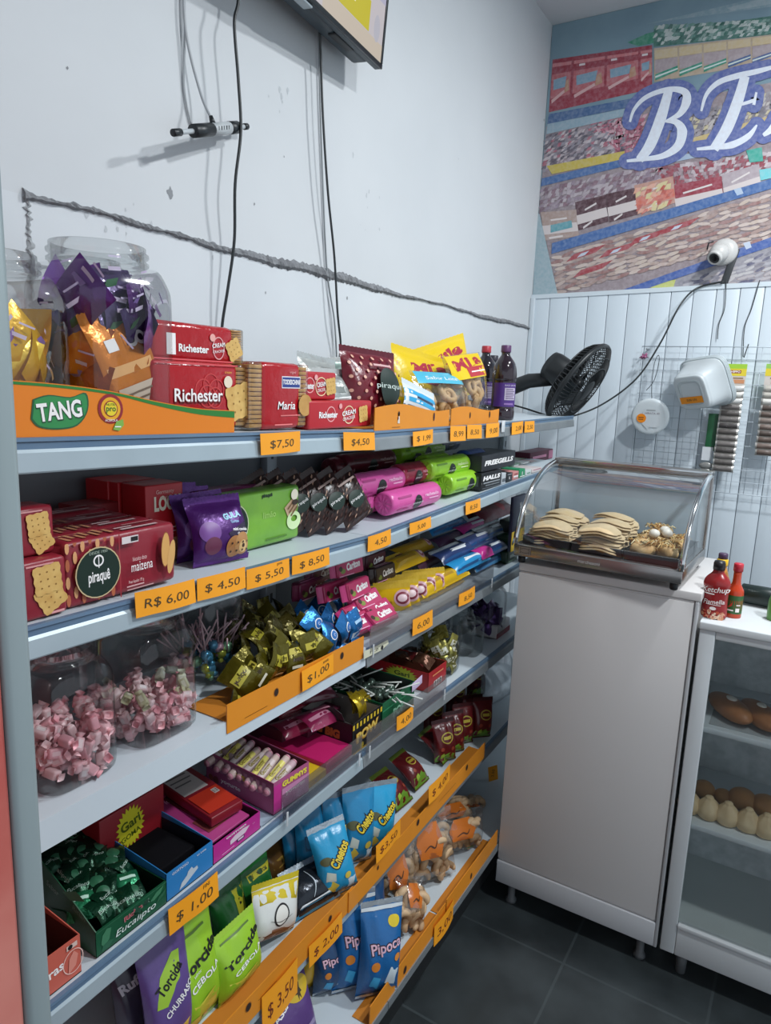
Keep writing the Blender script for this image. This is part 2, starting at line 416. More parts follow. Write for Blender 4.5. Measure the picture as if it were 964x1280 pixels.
# red packets, top row
lay[0] = 2
band((152, 222), (522, 168), (138, 418), (522, 330), pr('#943644'))
lay[0] = 3
for i in range(4):
    u = -.12 + i * .335; tl = lerp((152, 245), (522, 190), max(u, 0)); tr_ = lerp((152, 245), (522, 190), min(1, u + .31)); bl = lerp((142, 395), (522, 300), max(u, 0)); br = lerp((142, 395), (522, 300), min(1, u + .31))
    lay[0] = 3; band(lerp(tl, bl, .22), lerp(tr_, br, .22), lerp(tl, bl, .82), lerp(tr_, br, .82), pr('#b9656b'))
    lay[0] = 4; mq([C4(*lerp(lerp(tl, tr_, .12), lerp(bl, br, .12), .62)), C4(*lerp(lerp(tl, tr_, .72), lerp(bl, br, .72), .6)), C4(*lerp(lerp(tl, tr_, .78), lerp(bl, br, .78), .32)), C4(*lerp(lerp(tl, tr_, .1), lerp(bl, br, .1), .36))], pr('#7f9fb4'))
    mq([C4(*lerp(lerp(tl, tr_, .05), lerp(bl, br, .05), .86)), C4(*lerp(lerp(tl, tr_, .7), lerp(bl, br, .7), .66)), C4(*lerp(lerp(tl, tr_, .72), lerp(bl, br, .72), .74)), C4(*lerp(lerp(tl, tr_, .08), lerp(bl, br, .08), .95))], pr('#d6a9a8'))
    mq([C4(*lerp(lerp(tl, tr_, .72), lerp(bl, br, .72), .75)), C4(*lerp(lerp(tl, tr_, .95), lerp(bl, br, .95), .7)), C4(*lerp(lerp(tl, tr_, .9), lerp(bl, br, .9), .4)), C4(*lerp(lerp(tl, tr_, .75), lerp(bl, br, .75), .45))], pr('#b98d72'))
    band(lerp(tl, bl, -.05), lerp(tr_, br, -.05), lerp(tl, bl, .04), lerp(tr_, br, .04), pr('#c9767b'))
for u in (.3, .62, .93): lay[0] = 5; c = lerp((152, 258), (522, 200), u); mq([C4(c[0] - 12, c[1] + 6), C4(c[0] + 10, c[1] + 2), C4(c[0] + 10, c[1] - 6), C4(c[0] - 12, c[1] - 2)], pr('#e4d6d8'))
# green and beige packets, top right
lay[0] = 2; band((525, 120), (1000, 55), (528, 175), (1000, 125), pr('#3c6f63')); mq([C4(430, 158), C4(470, 172), C4(530, 160), C4(530, 118), C4(500, 126)], pr('#3f8a6f'))
band((528, 180), (1000, 125), (530, 305), (1000, 225), pr('#b3a08a'))
lay[0] = 3; cells((528, 95), (1000, 70), (528, 172), (1000, 120), 34, 5, ['#3c6f63', '#5f8a80', '#aebbb6', '#85a099', '#37635a', '#b9c4c0'], .25)
for i in range(5):
    tl = lerp((532, 188), (985, 132), i / 5); tr_ = lerp((532, 188), (985, 132), (i + .93) / 5); bl = lerp((534, 300), (985, 222), i / 5); br = lerp((534, 300), (985, 222), (i + .93) / 5); g = ['#2f8a72', '#2f8a72', '#2f8a72', '#3c5a8c', '#4a5f90'][i]
    lay[0] = 4; band(tl, tr_, lerp(tl, bl, .3), lerp(tr_, br, .3), pr('#c7b48f'))
    band(lerp(tl, bl, .32), lerp(tr_, br, .32), lerp(tl, bl, .75), lerp(tr_, br, .75), pr('#a5979a'))
    lay[0] = 5; band(lerp(tl, bl, .8), lerp(tr_, br, .62), lerp(tl, bl, 1), lerp(tr_, br, .8), pr(g))
    lay[0] = 6; band(lerp(tl, bl, .86), lerp(tr_, br, .7), lerp(tl, bl, .92), lerp(tr_, br, .75), pr('#cfdcd6'))
# rack 1 (blue) and its pale upper face
lay[0] = 5; band((138, 425), (470, 362), (132, 462), (470, 392), pr('#46648f')); band((133, 462), (450, 398), (128, 500), (430, 430), pr('#8fa8b6'))
# second row: small sachets
lay[0] = 4; cells((125, 505), (420, 435), (115, 640), (420, 575), 24, 13, ['#615a66', '#8c8791', '#a4606f', '#b5a9ad', '#77717c', '#998a92', '#57515c', '#beb3b7'], .3)
cells((290, 455), (500, 425), (400, 575), (470, 560), 14, 10, ['#b56f80', '#a85a6e', '#c59aa4', '#8f5060'], .3)
cells((640, 430), (1000, 330), (660, 560), (1000, 480), 26, 9, ['#8f8a90', '#66636c', '#b8b2ae', '#a09a9e', '#77747c', '#c0b592'], .3)
lay[0] = 5; band((130, 618), (420, 562), (150, 648), (420, 592), pr('#c2ae4f')); band((650, 520), (1000, 420), (660, 555), (1000, 455), pr('#c4ae78'))
# rack 2
lay[0] = 6; band((112, 664), (420, 590), (108, 694), (420, 618), pr('#46689c')); band((560, 590), (720, 560), (560, 612), (720, 580), pr('#9db1c8'))
# third row: bags with white bands
lay[0] = 4; cells((108, 700), (560, 610), (104, 790), (560, 690), 32, 6, ['#8f7f8c', '#836672', '#9b8d97', '#aa9da4', '#78626e', '#b3a7ad'], .3)
cells((520, 625), (1000, 560), (600, 700), (1000, 640), 28, 6, ['#8f4450', '#a08a91', '#b9abb0', '#84505a', '#c2b7ba', '#8f3f4a'], .3)
for (x0, y0, x1, y1, dk) in ((108, 790, 240, 780, '#a58f86'), (235, 752, 350, 725, '#4d3037'), (350, 722, 462, 698, '#4a2d34'), (455, 690, 600, 655, '#b98a7a'), (600, 690, 780, 655, '#8f3341'), (780, 650, 920, 610, '#a79aa0')):
    lay[0] = 5; h = 105; band((x0, y0), (x1, y1), (x0 + 14, y0 + h), (x1 + 10, y1 + h - 6), pr(dk))
    lay[0] = 6; band((x0 + 6, y0 + h * .48), (x1 + 2, y1 + h * .44), (x0 + 10, y0 + h * .8), (x1 + 8, y1 + h * .75), pr('#cfc4c2' if dk != '#b98a7a' else '#c96f5f'))
    lay[0] = 7; band((x0 + 36, y0 + h * .25), (x1 - 36, y1 + h * .27), (x0 + 38, y0 + h * .31), (x1 - 34, y1 + h * .33), pr('#d8cfcd'))
    band((x0 + 30, y0 + h * .88), (x1 - 50, y1 + h * .9), (x0 + 32, y0 + h * .95), (x1 - 50, y1 + h * .97), pr('#d8cfcd'))
lay[0] = 7; band((145, 838), (222, 820), (145, 866), (226, 846), pr('#5c9aa5')); cells((460, 700), (590, 670), (470, 800), (600, 760), 7, 6, ['#c96f5f', '#d8a08a', '#b5574d', '#cfc08f'], .3, .8)
band((872, 560), (930, 548), (885, 605), (935, 600), pr('#3aa08f')); band((920, 632), (1000, 620), (925, 672), (1000, 655), pr('#6fc3c9'))
# rack 3
lay[0] = 8; band((150, 905), (1000, 655), (148, 945), (1000, 692), pr('#3f639c')); band((825, 705), (852, 698), (838, 728), (862, 720), pr('#a8bcd2'))
# fourth row: heaps of sausages of cotton-white packets
lens((150, 955), (1000, 705), (170, 1095), (1000, 880), 22, 10, ['#b8a49b', '#ab968d', '#c2b1a7', '#a08881', '#bdac9f', '#99837e', '#8f6a66'], .9)
for (u, v) in ((.06, .05), (.2, .2), (.33, .1), (.47, .06), (.08, .5)):
    c = lerp(lerp((150, 955), (1000, 705), u), lerp((170, 1095), (1000, 880), u), v)
    lay[0] = 5.5; mq([C4(c[0], c[1] + 28), C4(c[0] + 110, c[1] - 8), C4(c[0] + 150, c[1] - 40), C4(c[0] + 30, c[1] - 2)], pr('#9a3f46'))
    lay[0] = 5.8; mq([C4(c[0] + 40, c[1] + 12), C4(c[0] + 70, c[1] + 2), C4(c[0] + 86, c[1] - 14), C4(c[0] + 56, c[1] - 4)], pr('#b9c3d2'))
# rack 4 and the row under it
lay[0] = 8; mq([C4(380, 1090), C4(470, 1084), C4(1000, 905), C4(1000, 870)], pr('#3f5a9c'))
lay[0] = 4; mq([C4(470, 1086), C4(1000, 1062), C4(1000, 905)], pr('#8a8890'))
lens((640, 1050), (1000, 915), (640, 1085), (1000, 1060), 11, 7, ['#a3a1a7', '#b5b2b3', '#77757f', '#5a5a70', '#a9a2a5'], .7)
lay[0] = 6; mq([C4(500, 1084), C4(600, 1074), C4(610, 1040), C4(540, 1052)], pr('#b9bf6a'))
lay[0] = 8; band((860, 905), (885, 898), (872, 928), (892, 920), pr('#b7c4d6'))
# printed upright at the sheet's lower left
lay[0] = 7; mq([C4(78, 1100), C4(172, 1098), C4(105, 800), C4(96, 790)], pr('#93aab2'))
# the big letters: blue outline, then white strokes
B_ = [([(440, 455), (455, 410), (490, 370), (540, 345), (600, 333), (645, 345), (650, 380), (625, 425), (575, 452)], [8, 12, 16, 18, 20, 28, 34, 22, 8]),
      ([(585, 335), (555, 440), (515, 540), (475, 596)], [30, 40, 40, 30]),
      ([(570, 452), (612, 456), (634, 490), (618, 545), (565, 580), (500, 592), (428, 600)], [8, 24, 38, 32, 22, 16, 10]),
      ([(705, 415), (725, 352), (770, 308), (840, 284), (910, 268), (970, 252)], [8, 14, 20, 22, 20, 14]),
      ([(868, 285), (840, 380), (800, 480), (752, 556)], [34, 40, 42, 34]),
      ([(815, 398), (860, 388), (905, 374)], [10, 12, 14]), ([(910, 345), (900, 392)], [8, 12]),
      ([(688, 556), (750, 550), (820, 540), (880, 508), (912, 466)], [10, 16, 26, 22, 6]),
      ([(935, 505), (968, 480), (1000, 430)], [12, 26, 30])]
for k, (pts, ws) in enumerate(B_):
    lay[0] = 9 + .15 * k; sublay[0] = 0; mur.stroke([C4(*p) for p in pts], [(w_ + 52) / 2.975 for w_ in ws], mp, pr('#56649f'))
    for e in (pts[0], pts[-1]):
        rr = (26 + ws[0] / 2) / 2.975; cx, cy = C4(*e); lay[0] = 9.05 + .15 * k
        mur.decal([(cx + rr * math.cos(-q * PI / 8), cy + rr * math.sin(-q * PI / 8)) for q in range(16)], mp, pr('#56649f'))
for k, (pts, ws) in enumerate(B_):
    lay[0] = 12 + .15 * k; mur.stroke([C4(*p) for p in pts], [w_ / 2.975 for w_ in ws], mp, pr('#dfe6f0'))
tag(mur.build('mural'), 'large printed shop mural with racks of packets and big white letters on the back wall', 'mural')
# ------------------------------------------------------------------ kit for the goods
MWT = MW.transposed()
def proj(p):
    q = MWT @ (Vector(p) - CAM); return (482 + FPX * q.x / q.z, 640 + FPX * q.y / q.z)
def yat(lv, px, x, dz=0.0):
    """where along the deck lv a thing standing at depth x meets the column px"""
    lo, hi = .3, 3.1
    for _ in range(50):
        mid = (lo + hi) / 2
        if proj((x, mid, surf(lv, min(max(mid, YS[0]), YS[3] - .001)) + dz))[0] < px: lo = mid
        else: hi = mid
    return (lo + hi) / 2
def zat(px, py, x): return WX(px, py, x).z
def slot(lv, pl, pr, ptop, xf, dz=0.0):
    """front-face span of a thing: y centre, width, base z, height (top seen at row ptop)"""
    y0, y1 = yat(lv, pl, xf, dz), yat(lv, pr, xf, dz); yc = (y0 + y1) / 2; zb = surf(lv, yc) + dz
    return yc, y1 - y0, zb, zat((pl + pr) / 2, ptop, xf) - zb

def deco(s, items, fn, w, h, rings=1, nx=1):
    """printed marks: positions as fractions of the face (x -.5...5, z 0..1), sizes as fractions of its height"""
    for k, it in enumerate(items):
        e = .0007 + .00022 * k; f = lambda x, z, e=e: fn(x, z, e)
        kind = it[0]
        if kind == 'rect': _, x0, z0, x1, z1, mt = it; s.rect(x0 * w, z0 * h, x1 * w, z1 * h, f, mt, max(1, int(nx * abs(x1 - x0) * 8)), max(1, int(nx * abs(z1 - z0) * 8)))
        elif kind == 'disc':
            _, x, z, r1, mt = it[:5]; r2 = it[5] if len(it) > 5 else r1; s.disc(x * w, z * h, r1 * h, f, mt, 26, r2 * h, 4 if rings > 1 else 1)
        elif kind == 'ring': _, x, z, r1, wd_, mt = it[:6]; s.ring(x * w, z * h, r1 * h, wd_ * h, f, mt, 28, (it[6] if len(it) > 6 else r1) * h)
        elif kind == 'poly': _, pts, mt = it; s.decal([(x * w, z * h) for x, z in pts], f, mt, 4 if rings > 1 else 1)
        elif kind == 'text':
            _, t, x, z, size, mt = it[:6]; kw = it[6] if len(it) > 6 else {}
            kw = dict(kw)
            if 'width' in kw: kw['width'] *= w
            s.text(t, x * w, z * h, size * h, f, mt, **kw)
        elif kind == 'stroke': _, pts, ws, mt = it; s.stroke([(x * w, z * h) for x, z in pts], [q * h for q in ws], f, mt)

def carton(name, w, h, d, mat, front=(), label=None, cat=None, group=None, bev=.002, side=(), top=(), part='carton', top_mat=None, fins=None):
    """box-shaped pack; base centre at the origin, front towards -Y"""
    o = empty(name, label, cat, group); s = MB()
    s.box((-w / 2, -d / 2, 0), (w / 2, d / 2, h), mat, bev, seg=3)
    deco(s, front, lambda x, z, e: (x, -d / 2 - e, z), w, h)
    deco(s, side, lambda x, z, e: (-w / 2 - e, -x, z), d, h)
    deco(s, top, lambda x, z, e: (x, z - d / 2, h + e), w, d)
    s.build(part, o)
    if fins:
        for sg in (-1, 1):
            q = MB(); vs = []; n = 8
            for i in range(n + 1):
                t = i / n; z = h * (.06 + .88 * t)
                for k, (dx, a) in enumerate(((0, .38), (.006, .12), (.013, .03))): vs += [(sg * (w / 2 - .002 + dx), -d * a, z), (sg * (w / 2 - .002 + dx), d * a, z)]
            for i in range(n):
                for k in (0, 1):
                    for c in (0, 1):
                        a = i * 6 + 2 * k + c; q.f.append((a, a + 2, a + 8, a + 6)); q.mi.append(0); q.sm.append(True)
                a = i * 6 + 4; q.f.append((a, a + 1, a + 7, a + 6)); q.mi.append(0); q.sm.append(True)
            q.v = [Vector(v) for v in vs]; q.slot(fins); q.build('end_seal', o)
    return o

class Pillow:
    """surface of a filled pillow bag"""
    def __init__(s, w, h, t, seed=0, wr=1.0, full=.25, taper=.06):
        s.w, s.h, s.t, s.full, s.taper, s.wr = w, h, t, full, taper, wr; r = random.Random(seed)
        s.ph = [(r.uniform(5, 14), r.uniform(0, 6.3), r.uniform(-6, 6)) for _ in range(4)]
        s.bend = r.uniform(-.012, .012) * wr; s.q = [(r.uniform(2, 5), r.uniform(2, 6), r.uniform(0, 6.3)) for _ in range(3)]
    def half(s, u, v):
        e = max(0.0, 1 - abs(u) ** 3.2) ** .62; m_ = max(0.0, math.sin(PI * min(max((v - .045) / .91, 0), 1))) ** .55
        return s.t / 2 * e * m_ * (1 + s.full * (.5 - v) * 1.6)
    def xw(s, v): return s.w / 2 * (1 - s.taper * math.sin(PI * v))
    def pt(s, u, v, side, e=0.0):
        g = sum(math.sin(a * u + b + c * v) for a, b, c in s.ph) / 4 * (math.exp(-v / .14) + math.exp(-(1 - v) / .14))
        g += .5 * sum(math.sin(a * u * 1.5 + b * v * 1.7 + c + side) for a, b, c in s.q) / 3
        th = s.half(u, v); k = .0045 * s.wr * g * min(1, th / (.012) + .15)
        y = side * -(th + k * (1 if th > .002 else .3)) - e * side + s.bend * math.sin(PI * v) * 0
        return (u * s.xw(v), y - .006 * s.wr * math.sin(PI * v * 1.0), v * s.h)
    def fn(s, side=1):
        def f(x, z, e=.0008):
            v = z / s.h; u = x / s.xw(min(max(v, 0), 1)); return s.pt(max(-1, min(1, u)), min(max(v, 0), 1), side, e)
        return f
def bag(name, w, h, t, mat, marks=(), label=None, cat='bag of snacks', group=None, seed=0, seal=None, wr=1.0, full=.25, back=None, inner=None, nu=18, nv=22):
    o = empty(name, label, cat, group); P = Pillow(w, h, t, seed, wr, full); s = MB()
    for side in (1, -1):
        vs = [P.pt(2 * i / nu - 1, j / nv, side) for j in range(nv + 1) for i in range(nu + 1)]
        s.add(vs, [(j * (nu + 1) + i, j * (nu + 1) + i + 1, (j + 1) * (nu + 1) + i + 1, (j + 1) * (nu + 1) + i) for j in range(nv) for i in range(nu)], mat if side == 1 or back is None else back, None, True)
    deco(s, marks, P.fn(1), w, h, 4, 1)
    s.build('wrapper', o)
    if seal:
        for v0, sg in ((0.0, -1), (1.0, 1)):
            q = MB(); n = 30; vs = []
            for i in range(n + 1):
                u = 2 * i / n - 1; p = P.pt(u, v0, 1); pb = P.pt(u, v0, -1); y = (p[1] + pb[1]) / 2
                zz = p[2] + (.010 if sg < 0 else -.004); vs += [(p[0], y - .0006 - (.004 if sg < 0 else 0), zz), (p[0], y, p[2] + (.0004 if sg < 0 else .010 + .0015 * (i % 2)))]
            q.add(vs, [(2 * i, 2 * i + 2, 2 * i + 3, 2 * i + 1) for i in range(n)], seal); q.build('crimped_seal', o)
    if inner: inner(o, P)
    return o
def roll(name, rad, L, mat, marks=(), label=None, cat='biscuit roll', group=None, cap=None):
    """round biscuit roll lying along X, front towards -Y, resting on z=0"""
    o = empty(name, label, cat, group); s = MB(); T = Matrix.Translation((0, 0, rad)) @ Matrix.Rotation(PI / 2, 4, 'Y')
    pf = [(rad * .35, -L / 2), (rad * .86, -L / 2), (rad, -L / 2 + .006)] + [(rad * (1 + .012 * math.sin(k * 2.1)), -L / 2 + .006 + (L - .012) * k / 14) for k in range(1, 14)] + [(rad, L / 2 - .006), (rad * .86, L / 2), (rad * .35, L / 2)]
    s.lathe(pf, mat, 30, T)
    def f(x, z, e):
        a = (z / (2 * rad) - .5) * 2.0; return (x, -(rad * 1.012 + e) * math.cos(a), rad + (rad * 1.012 + e) * math.sin(a))
    deco(s, marks, f, L, 2 * rad, 4, 1.5); s.build('wrapper', o)
    for sg in (-1, 1):
        q = MB(); n = 20; vs = [(sg * (L / 2 + .001), 0, rad)]
        for j in (1, 2):
            for k in range(n):
                a = 2 * PI * k / n; rr = rad * (.42 * j); vs.append((sg * (L / 2 + (.0015 + .0012 * (k % 2)) * (1 if j == 1 else .3)), rr * math.cos(a), rad + rr * math.sin(a)))
        fs = [(0, 1 + k, 1 + (k + 1) % n) for k in range(n)] + [(1 + k, 1 + n + k, 1 + n + (k + 1) % n, 1 + (k + 1) % n) for k in range(n)]
        q.add(vs, fs, cap or mat); q.build('end_fold', o)
    return o
jar_glass = clear('jar_plastic', (.93, .94, .94), .045, .5, .06, .12, 14)
def jar(name, rad, h, label, cat='candy jar', group=None, sq=3.4, lid=False):
    o = empty(name, label, cat, group); s = MB()
    pf = catmull([(rad * .90, .0), (rad * .985, .008), (rad, .03), (rad, h * .40), (rad * .995, h * .72), (rad * .95, h * .80), (rad * .86, h * .865), (rad * .80, h * .885)], 3)
    s.lathe(pf, jar_glass, 44, None, True, True, False, sq); s.build('jar_body', o)
    q = MB(); nr = rad * .80
    q.lathe([(nr, h * .886), (nr, h * .90), (nr + .004, h * .905), (nr + .004, h * .918), (nr, h * .923), (nr, h * .945), (nr + .004, h * .95), (nr + .004, h * .965), (nr, h * .97), (nr, h), (nr - .003, h), (nr - .003, h * .89)], jar_glass, 44, None, True, False, False); q.build('neck_thread', o)
    if lid:
        q = MB(); q.lathe([(nr + .006, h * .93), (nr + .006, h + .006), (nr, h + .010)], M(lid, .4), 40); q.build('lid', o)
    return o
card_or = M('#dd8b22', .5, var=.25, vscale=18, c2='#cf7c18'); card_in = M('#c47a22', .6)
def strip_tray(name, x, y0, y1, lv, hs, label, marks=(), depth=.05, mat=None, holes=(), group=None, over=None, ext=0.0):
    """folded card tray: upright front with a shaped top edge along the deck, plus its floor"""
    mat = mat or card_or; o = empty(name, label, 'display tray', group); s = MB(); n = 26; L = y1 - y0; vs = []
    H = catmull([(k / (len(hs) - 1), v) for k, v in enumerate(hs)], 8)
    def hh(t):
        for a, b in zip(H, H[1:]):
            if t <= b[0] + 1e-9: return a[1] + (b[1] - a[1]) * (t - a[0]) / max(1e-9, b[0] - a[0])
        return H[-1][1]
    zz = lambda y: surf(lv, min(max(y, YS[0]), YS[3] - .001)) + .0012
    for i in range(n + 1):
        t = i / n; y = y0 + L * t; z = zz(y); h = hh(t)
        vs += [(x, y, z - ext), (x + .0, y, z + h), (x - .0022, y, z + h), (x - .0022, y, z - ext)]
    fs = [(4 * i + k, 4 * i + (k + 1) % 4, 4 * i + 4 + (k + 1) % 4, 4 * i + 4 + k) for i in range(n) for k in range(4)] + [(3, 2, 1, 0), (4 * n, 4 * n + 1, 4 * n + 2, 4 * n + 3)]
    s.add(vs, fs, mat); s.build('front_wall', o)
    s = MB(); vs = []
    for i in range(n + 1):
        y = y0 + L * i / n; z = zz(y); vs += [(x - .0023, y, z), (x - depth, y, z), (x - depth, y, z + .0012), (x - .0023, y, z + .0012)]
    s.add(vs, fs, card_in); s.build('floor_flap', o)
    fn = lambda xx, z, e=.0006: (x + e, y0 + L * xx, zz(y0 + L * xx) + z)
    if holes or marks:
        s = MB()
        for (t, z, r1, r2) in holes:
            s.disc(t, z, r1 / L, lambda a, b: fn(a, b, .0007), M('#2a1a10', .7), 18, r2); s.ring(t, z, r1 / L * 1.25, r1 / L * .2, lambda a, b: fn(a, b, .0005), M('#a8631a', .6), 18, r2 * 1.2)
        for m_ in marks: m_(s, fn, L)
        s.build('printed_marks', o)
    return o
def open_box(name, w, d, hf, hb, mat, label, front=(), side=(), cat='candy box', inside=None, curve=True, group=None, wall=.0015, top_back=(), far=None):
    """display carton open at the top: low front wall, side walls sweeping up to a high back"""
    o = empty(name, label, cat, group); ins = inside or mat; s = MB()
    s.box((-w / 2, -d / 2, 0), (w / 2, d / 2, wall), ins)
    s.box((-w / 2, -d / 2, 0), (w / 2, -d / 2 + wall, hf), mat); s.box((-w / 2, d / 2 - wall, 0), (w / 2, d / 2, hb), mat)
    n = 14
    for sg in (-1, 1):
        h1 = hb if not (far is not None and sg == 1) else far
        vs = []
        for i in range(n + 1):
            t = i / n; y = -d / 2 + d * t; tt = (math.sin(t * PI / 2) if curve else t); z = hf + (h1 - hf) * tt
            for xx in (sg * w / 2, sg * (w / 2 - wall)): vs += [(xx, y, 0), (xx, y, z)]
        fs = []
        for i in range(n):
            a = 4 * i; fs += [(a, a + 4, a + 5, a + 1), (a + 2, a + 3, a + 7, a + 6), (a + 1, a + 5, a + 7, a + 3)]
        s.add(vs, fs, mat)
        s.rect(-d / 2, wall, d / 2, hf * .98, lambda y, z, sg=sg: (sg * (w / 2 - wall - .0003), y, z), ins)
    s.rect(-w / 2 + wall, wall, w / 2 - wall, hf, lambda x, z: (x, -d / 2 + wall + .0003, z), ins); s.rect(-w / 2 + wall, wall, w / 2 - wall, hb, lambda x, z: (x, d / 2 - wall - .0003, z), ins)
    deco(s, front, lambda x, z, e: (x, -d / 2 - e, z), w, hf)
    deco(s, side, lambda x, z, e: (-w / 2 - e, -x, z), d, hb)
    deco(s, top_back, lambda x, z, e: (x, d / 2 - wall - e, z), w, hb)
    s.build('carton', o)
    return o

# price cards
_tagn = [0]
def price_tag(lv, pl, pr, pt, pb, txt, label, small=None, x=None, ink_c='#4a3a20'):
    """orange hand-written card on the price rail; px columns of its ends, rows of its top and foot at the left end"""
    x = XF + .0075 if x is None else x
    a = WX(pl, pt, x); y0 = a.y; y1 = WX(pr, pt, x).y; zt_ = a.z
    slope = (surf(lv, min(y1, YS[3] - .001)) - surf(lv, max(y0, YS[0]))) / (y1 - y0)
    w = y1 - y0; h = zt_ - WX(pl, pb, x).z
    o = empty('price_tag', label, 'price tag', 'orange price cards'); s = MB(); n = 10; vs = []; rr = random.Random(_tagn[0]); _tagn[0] += 1
    k1, k2 = rr.uniform(-.004, .004), rr.uniform(.001, .004); zb = zt_ - h
    def f(u, v, e=0.0):     # u along y 0..1, v 0..1 up
        return (x + k2 * math.sin(PI * u) + .003 * (1 - v) * abs(math.sin(2.5 * u + k1 * 300)) + e, y0 + w * u, zb + h * v + slope * w * (u) + k1 * (u - .5))
    m_ = 4
    for e in (0, .0006):
        for j in range(m_ + 1):
            for i in range(n + 1): vs.append(f(i / n, j / m_, e))
    N = (n + 1) * (m_ + 1); fs = []
    for s_ in (0, 1):
        for j in range(m_):
            for i in range(n): fs.append((s_ * N + j * (n + 1) + i, s_ * N + j * (n + 1) + i + 1, s_ * N + (j + 1) * (n + 1) + i + 1, s_ * N + (j + 1) * (n + 1) + i))
    s.add(vs, fs, orange, None, True); s.build('card', o)
    q = MB(); wd = w / h
    q.text(txt, .5 * wd, .45, .52 if not small else .50, lambda a_, b_: f(a_ / wd, b_, .0011), M(ink_c, .6), rot=rr.uniform(-.03, .05), shear=.08, width=min(.74 * wd, .36 * len(txt)))
    if small: q.text(small, .74 * wd, .86, .2, lambda a_, b_: f(a_ / wd, b_, .0011), M(ink_c, .6), shear=.1)
    q.build('handwriting', o)
    return o
def stand(o, lv, y, xf, d, rz=90, rx=0, ry=0, dz=0.0):
    """stand a thing on the deck lv with its front face at depth xf"""
    return put(o, xf - d / 2, y, surf(lv, min(max(y, YS[0]), YS[3] - .001)) + dz + .0006, rz, rx, ry)
W_ = ink('#f2f0ee'); K_ = ink('#1b1a1c'); R_ed = ink('#c1202c')
def cracker(s, x, z, r, rot, fn, c='#d9b46a', k=0):
    e0 = k * .0008
    pts = []
    for k in range(4):
        a = rot + PI / 4 + k * PI / 2; b = a + PI / 2; p, q = (math.cos(a) * r, math.sin(a) * r), (math.cos(b) * r, math.sin(b) * r)
        for t in range(6): pts.append((x + p[0] + (q[0] - p[0]) * t / 6 + .03 * r * math.cos(a + PI / 4) * (t % 2) * 2, z + p[1] + (q[1] - p[1]) * t / 6 + .03 * r * math.sin(a + PI / 4) * (t % 2) * 2))
    s.decal(pts, lambda a, b: fn(a, b, .0019 + e0), M(c, .6, var=.7, vscale=60, c2='#bf9048'))
    for i in range(-1, 2):
        for j in range(-1, 2):
            dx, dz = i * r * .38, j * r * .38; s.disc(x + dx * math.cos(rot) - dz * math.sin(rot), z + dx * math.sin(rot) + dz * math.cos(rot), r * .05, lambda a, b: fn(a, b, .0022 + e0), M('#8f6a30', .7), 6)
# ------------------------------------------------------------------ shelving
XF = -0.80                    # front edge of the shelves
XBK = -1.105                  # face of the steel back panel
XBASE = -0.70                 # front of the deeper base deck
YS = [0.47, 1.285, 2.05, 2.81]
# top surface height of each deck at the two ends of each bay
SURF = {1: [(1.638, 1.618), (1.614, 1.611), (1.611, 1.617)],
        2: [(1.402, 1.382), (1.382, 1.409), (1.409, 1.430)],
        3: [(1.131, 1.119), (1.111, 1.108), (1.108, 1.112)],
        4: [(0.848, 0.857), (0.856, 0.838), (0.838, 0.836)],
        5: [(0.486, 0.484), (0.484, 0.500), (0.500, 0.504)],
        6: [(0.217, 0.217), (0.217, 0.217), (0.217, 0.217)]}
def surf(lv, y):
    k = 0 if y < YS[1] else 1 if y < YS[2] else 2
    a, b = SURF[lv][k]; return a + (b - a) * (y - YS[k]) / (YS[k + 1] - YS[k])
steel = M('#aebac2', .38, metal=.25, bump=.05, bscale=20, var=.35, vscale=5, c2='#93a0a9')
steel_white = M('#c8d2d8', .42, var=.3, vscale=6, c2='#b4c0c8')
lip_dark = M('#5b7590', .42, var=.4, vscale=9, c2='#6f8799')
lip_pale = M('#a9b8bf', .36, metal=.2, var=.4, vscale=7, c2='#8c9ba3')
lip_grey = M('#8f9598', .36, metal=.35, var=.5, vscale=12, c2='#73797c')
panel_grey = M('#70777c', .55, metal=.1, var=.4, vscale=4, c2='#5f666b')
unit = empty('shelving_unit', 'long grey steel shelving unit with six decks along the white left wall', 'shelves')
b = MB()
b.box((XBK - .012, YS[0], .10), (XBK, YS[3], 1.600), panel_grey)
b.build('back_panel', unit)
for y in YS:
    u = MB(); u.box((XBK - .0, y - .018, .0), (XBK + .022, y + .018, 1.606), M('#9aa4ab', .4, metal=.3), .002)
    for k in range(24):
        z = .15 + k * .06; u.box((XBK + .0221, y - .004, z), (XBK + .0228, y + .004, z + .025), M('#33383c', .6))
    u.build('upright', unit)
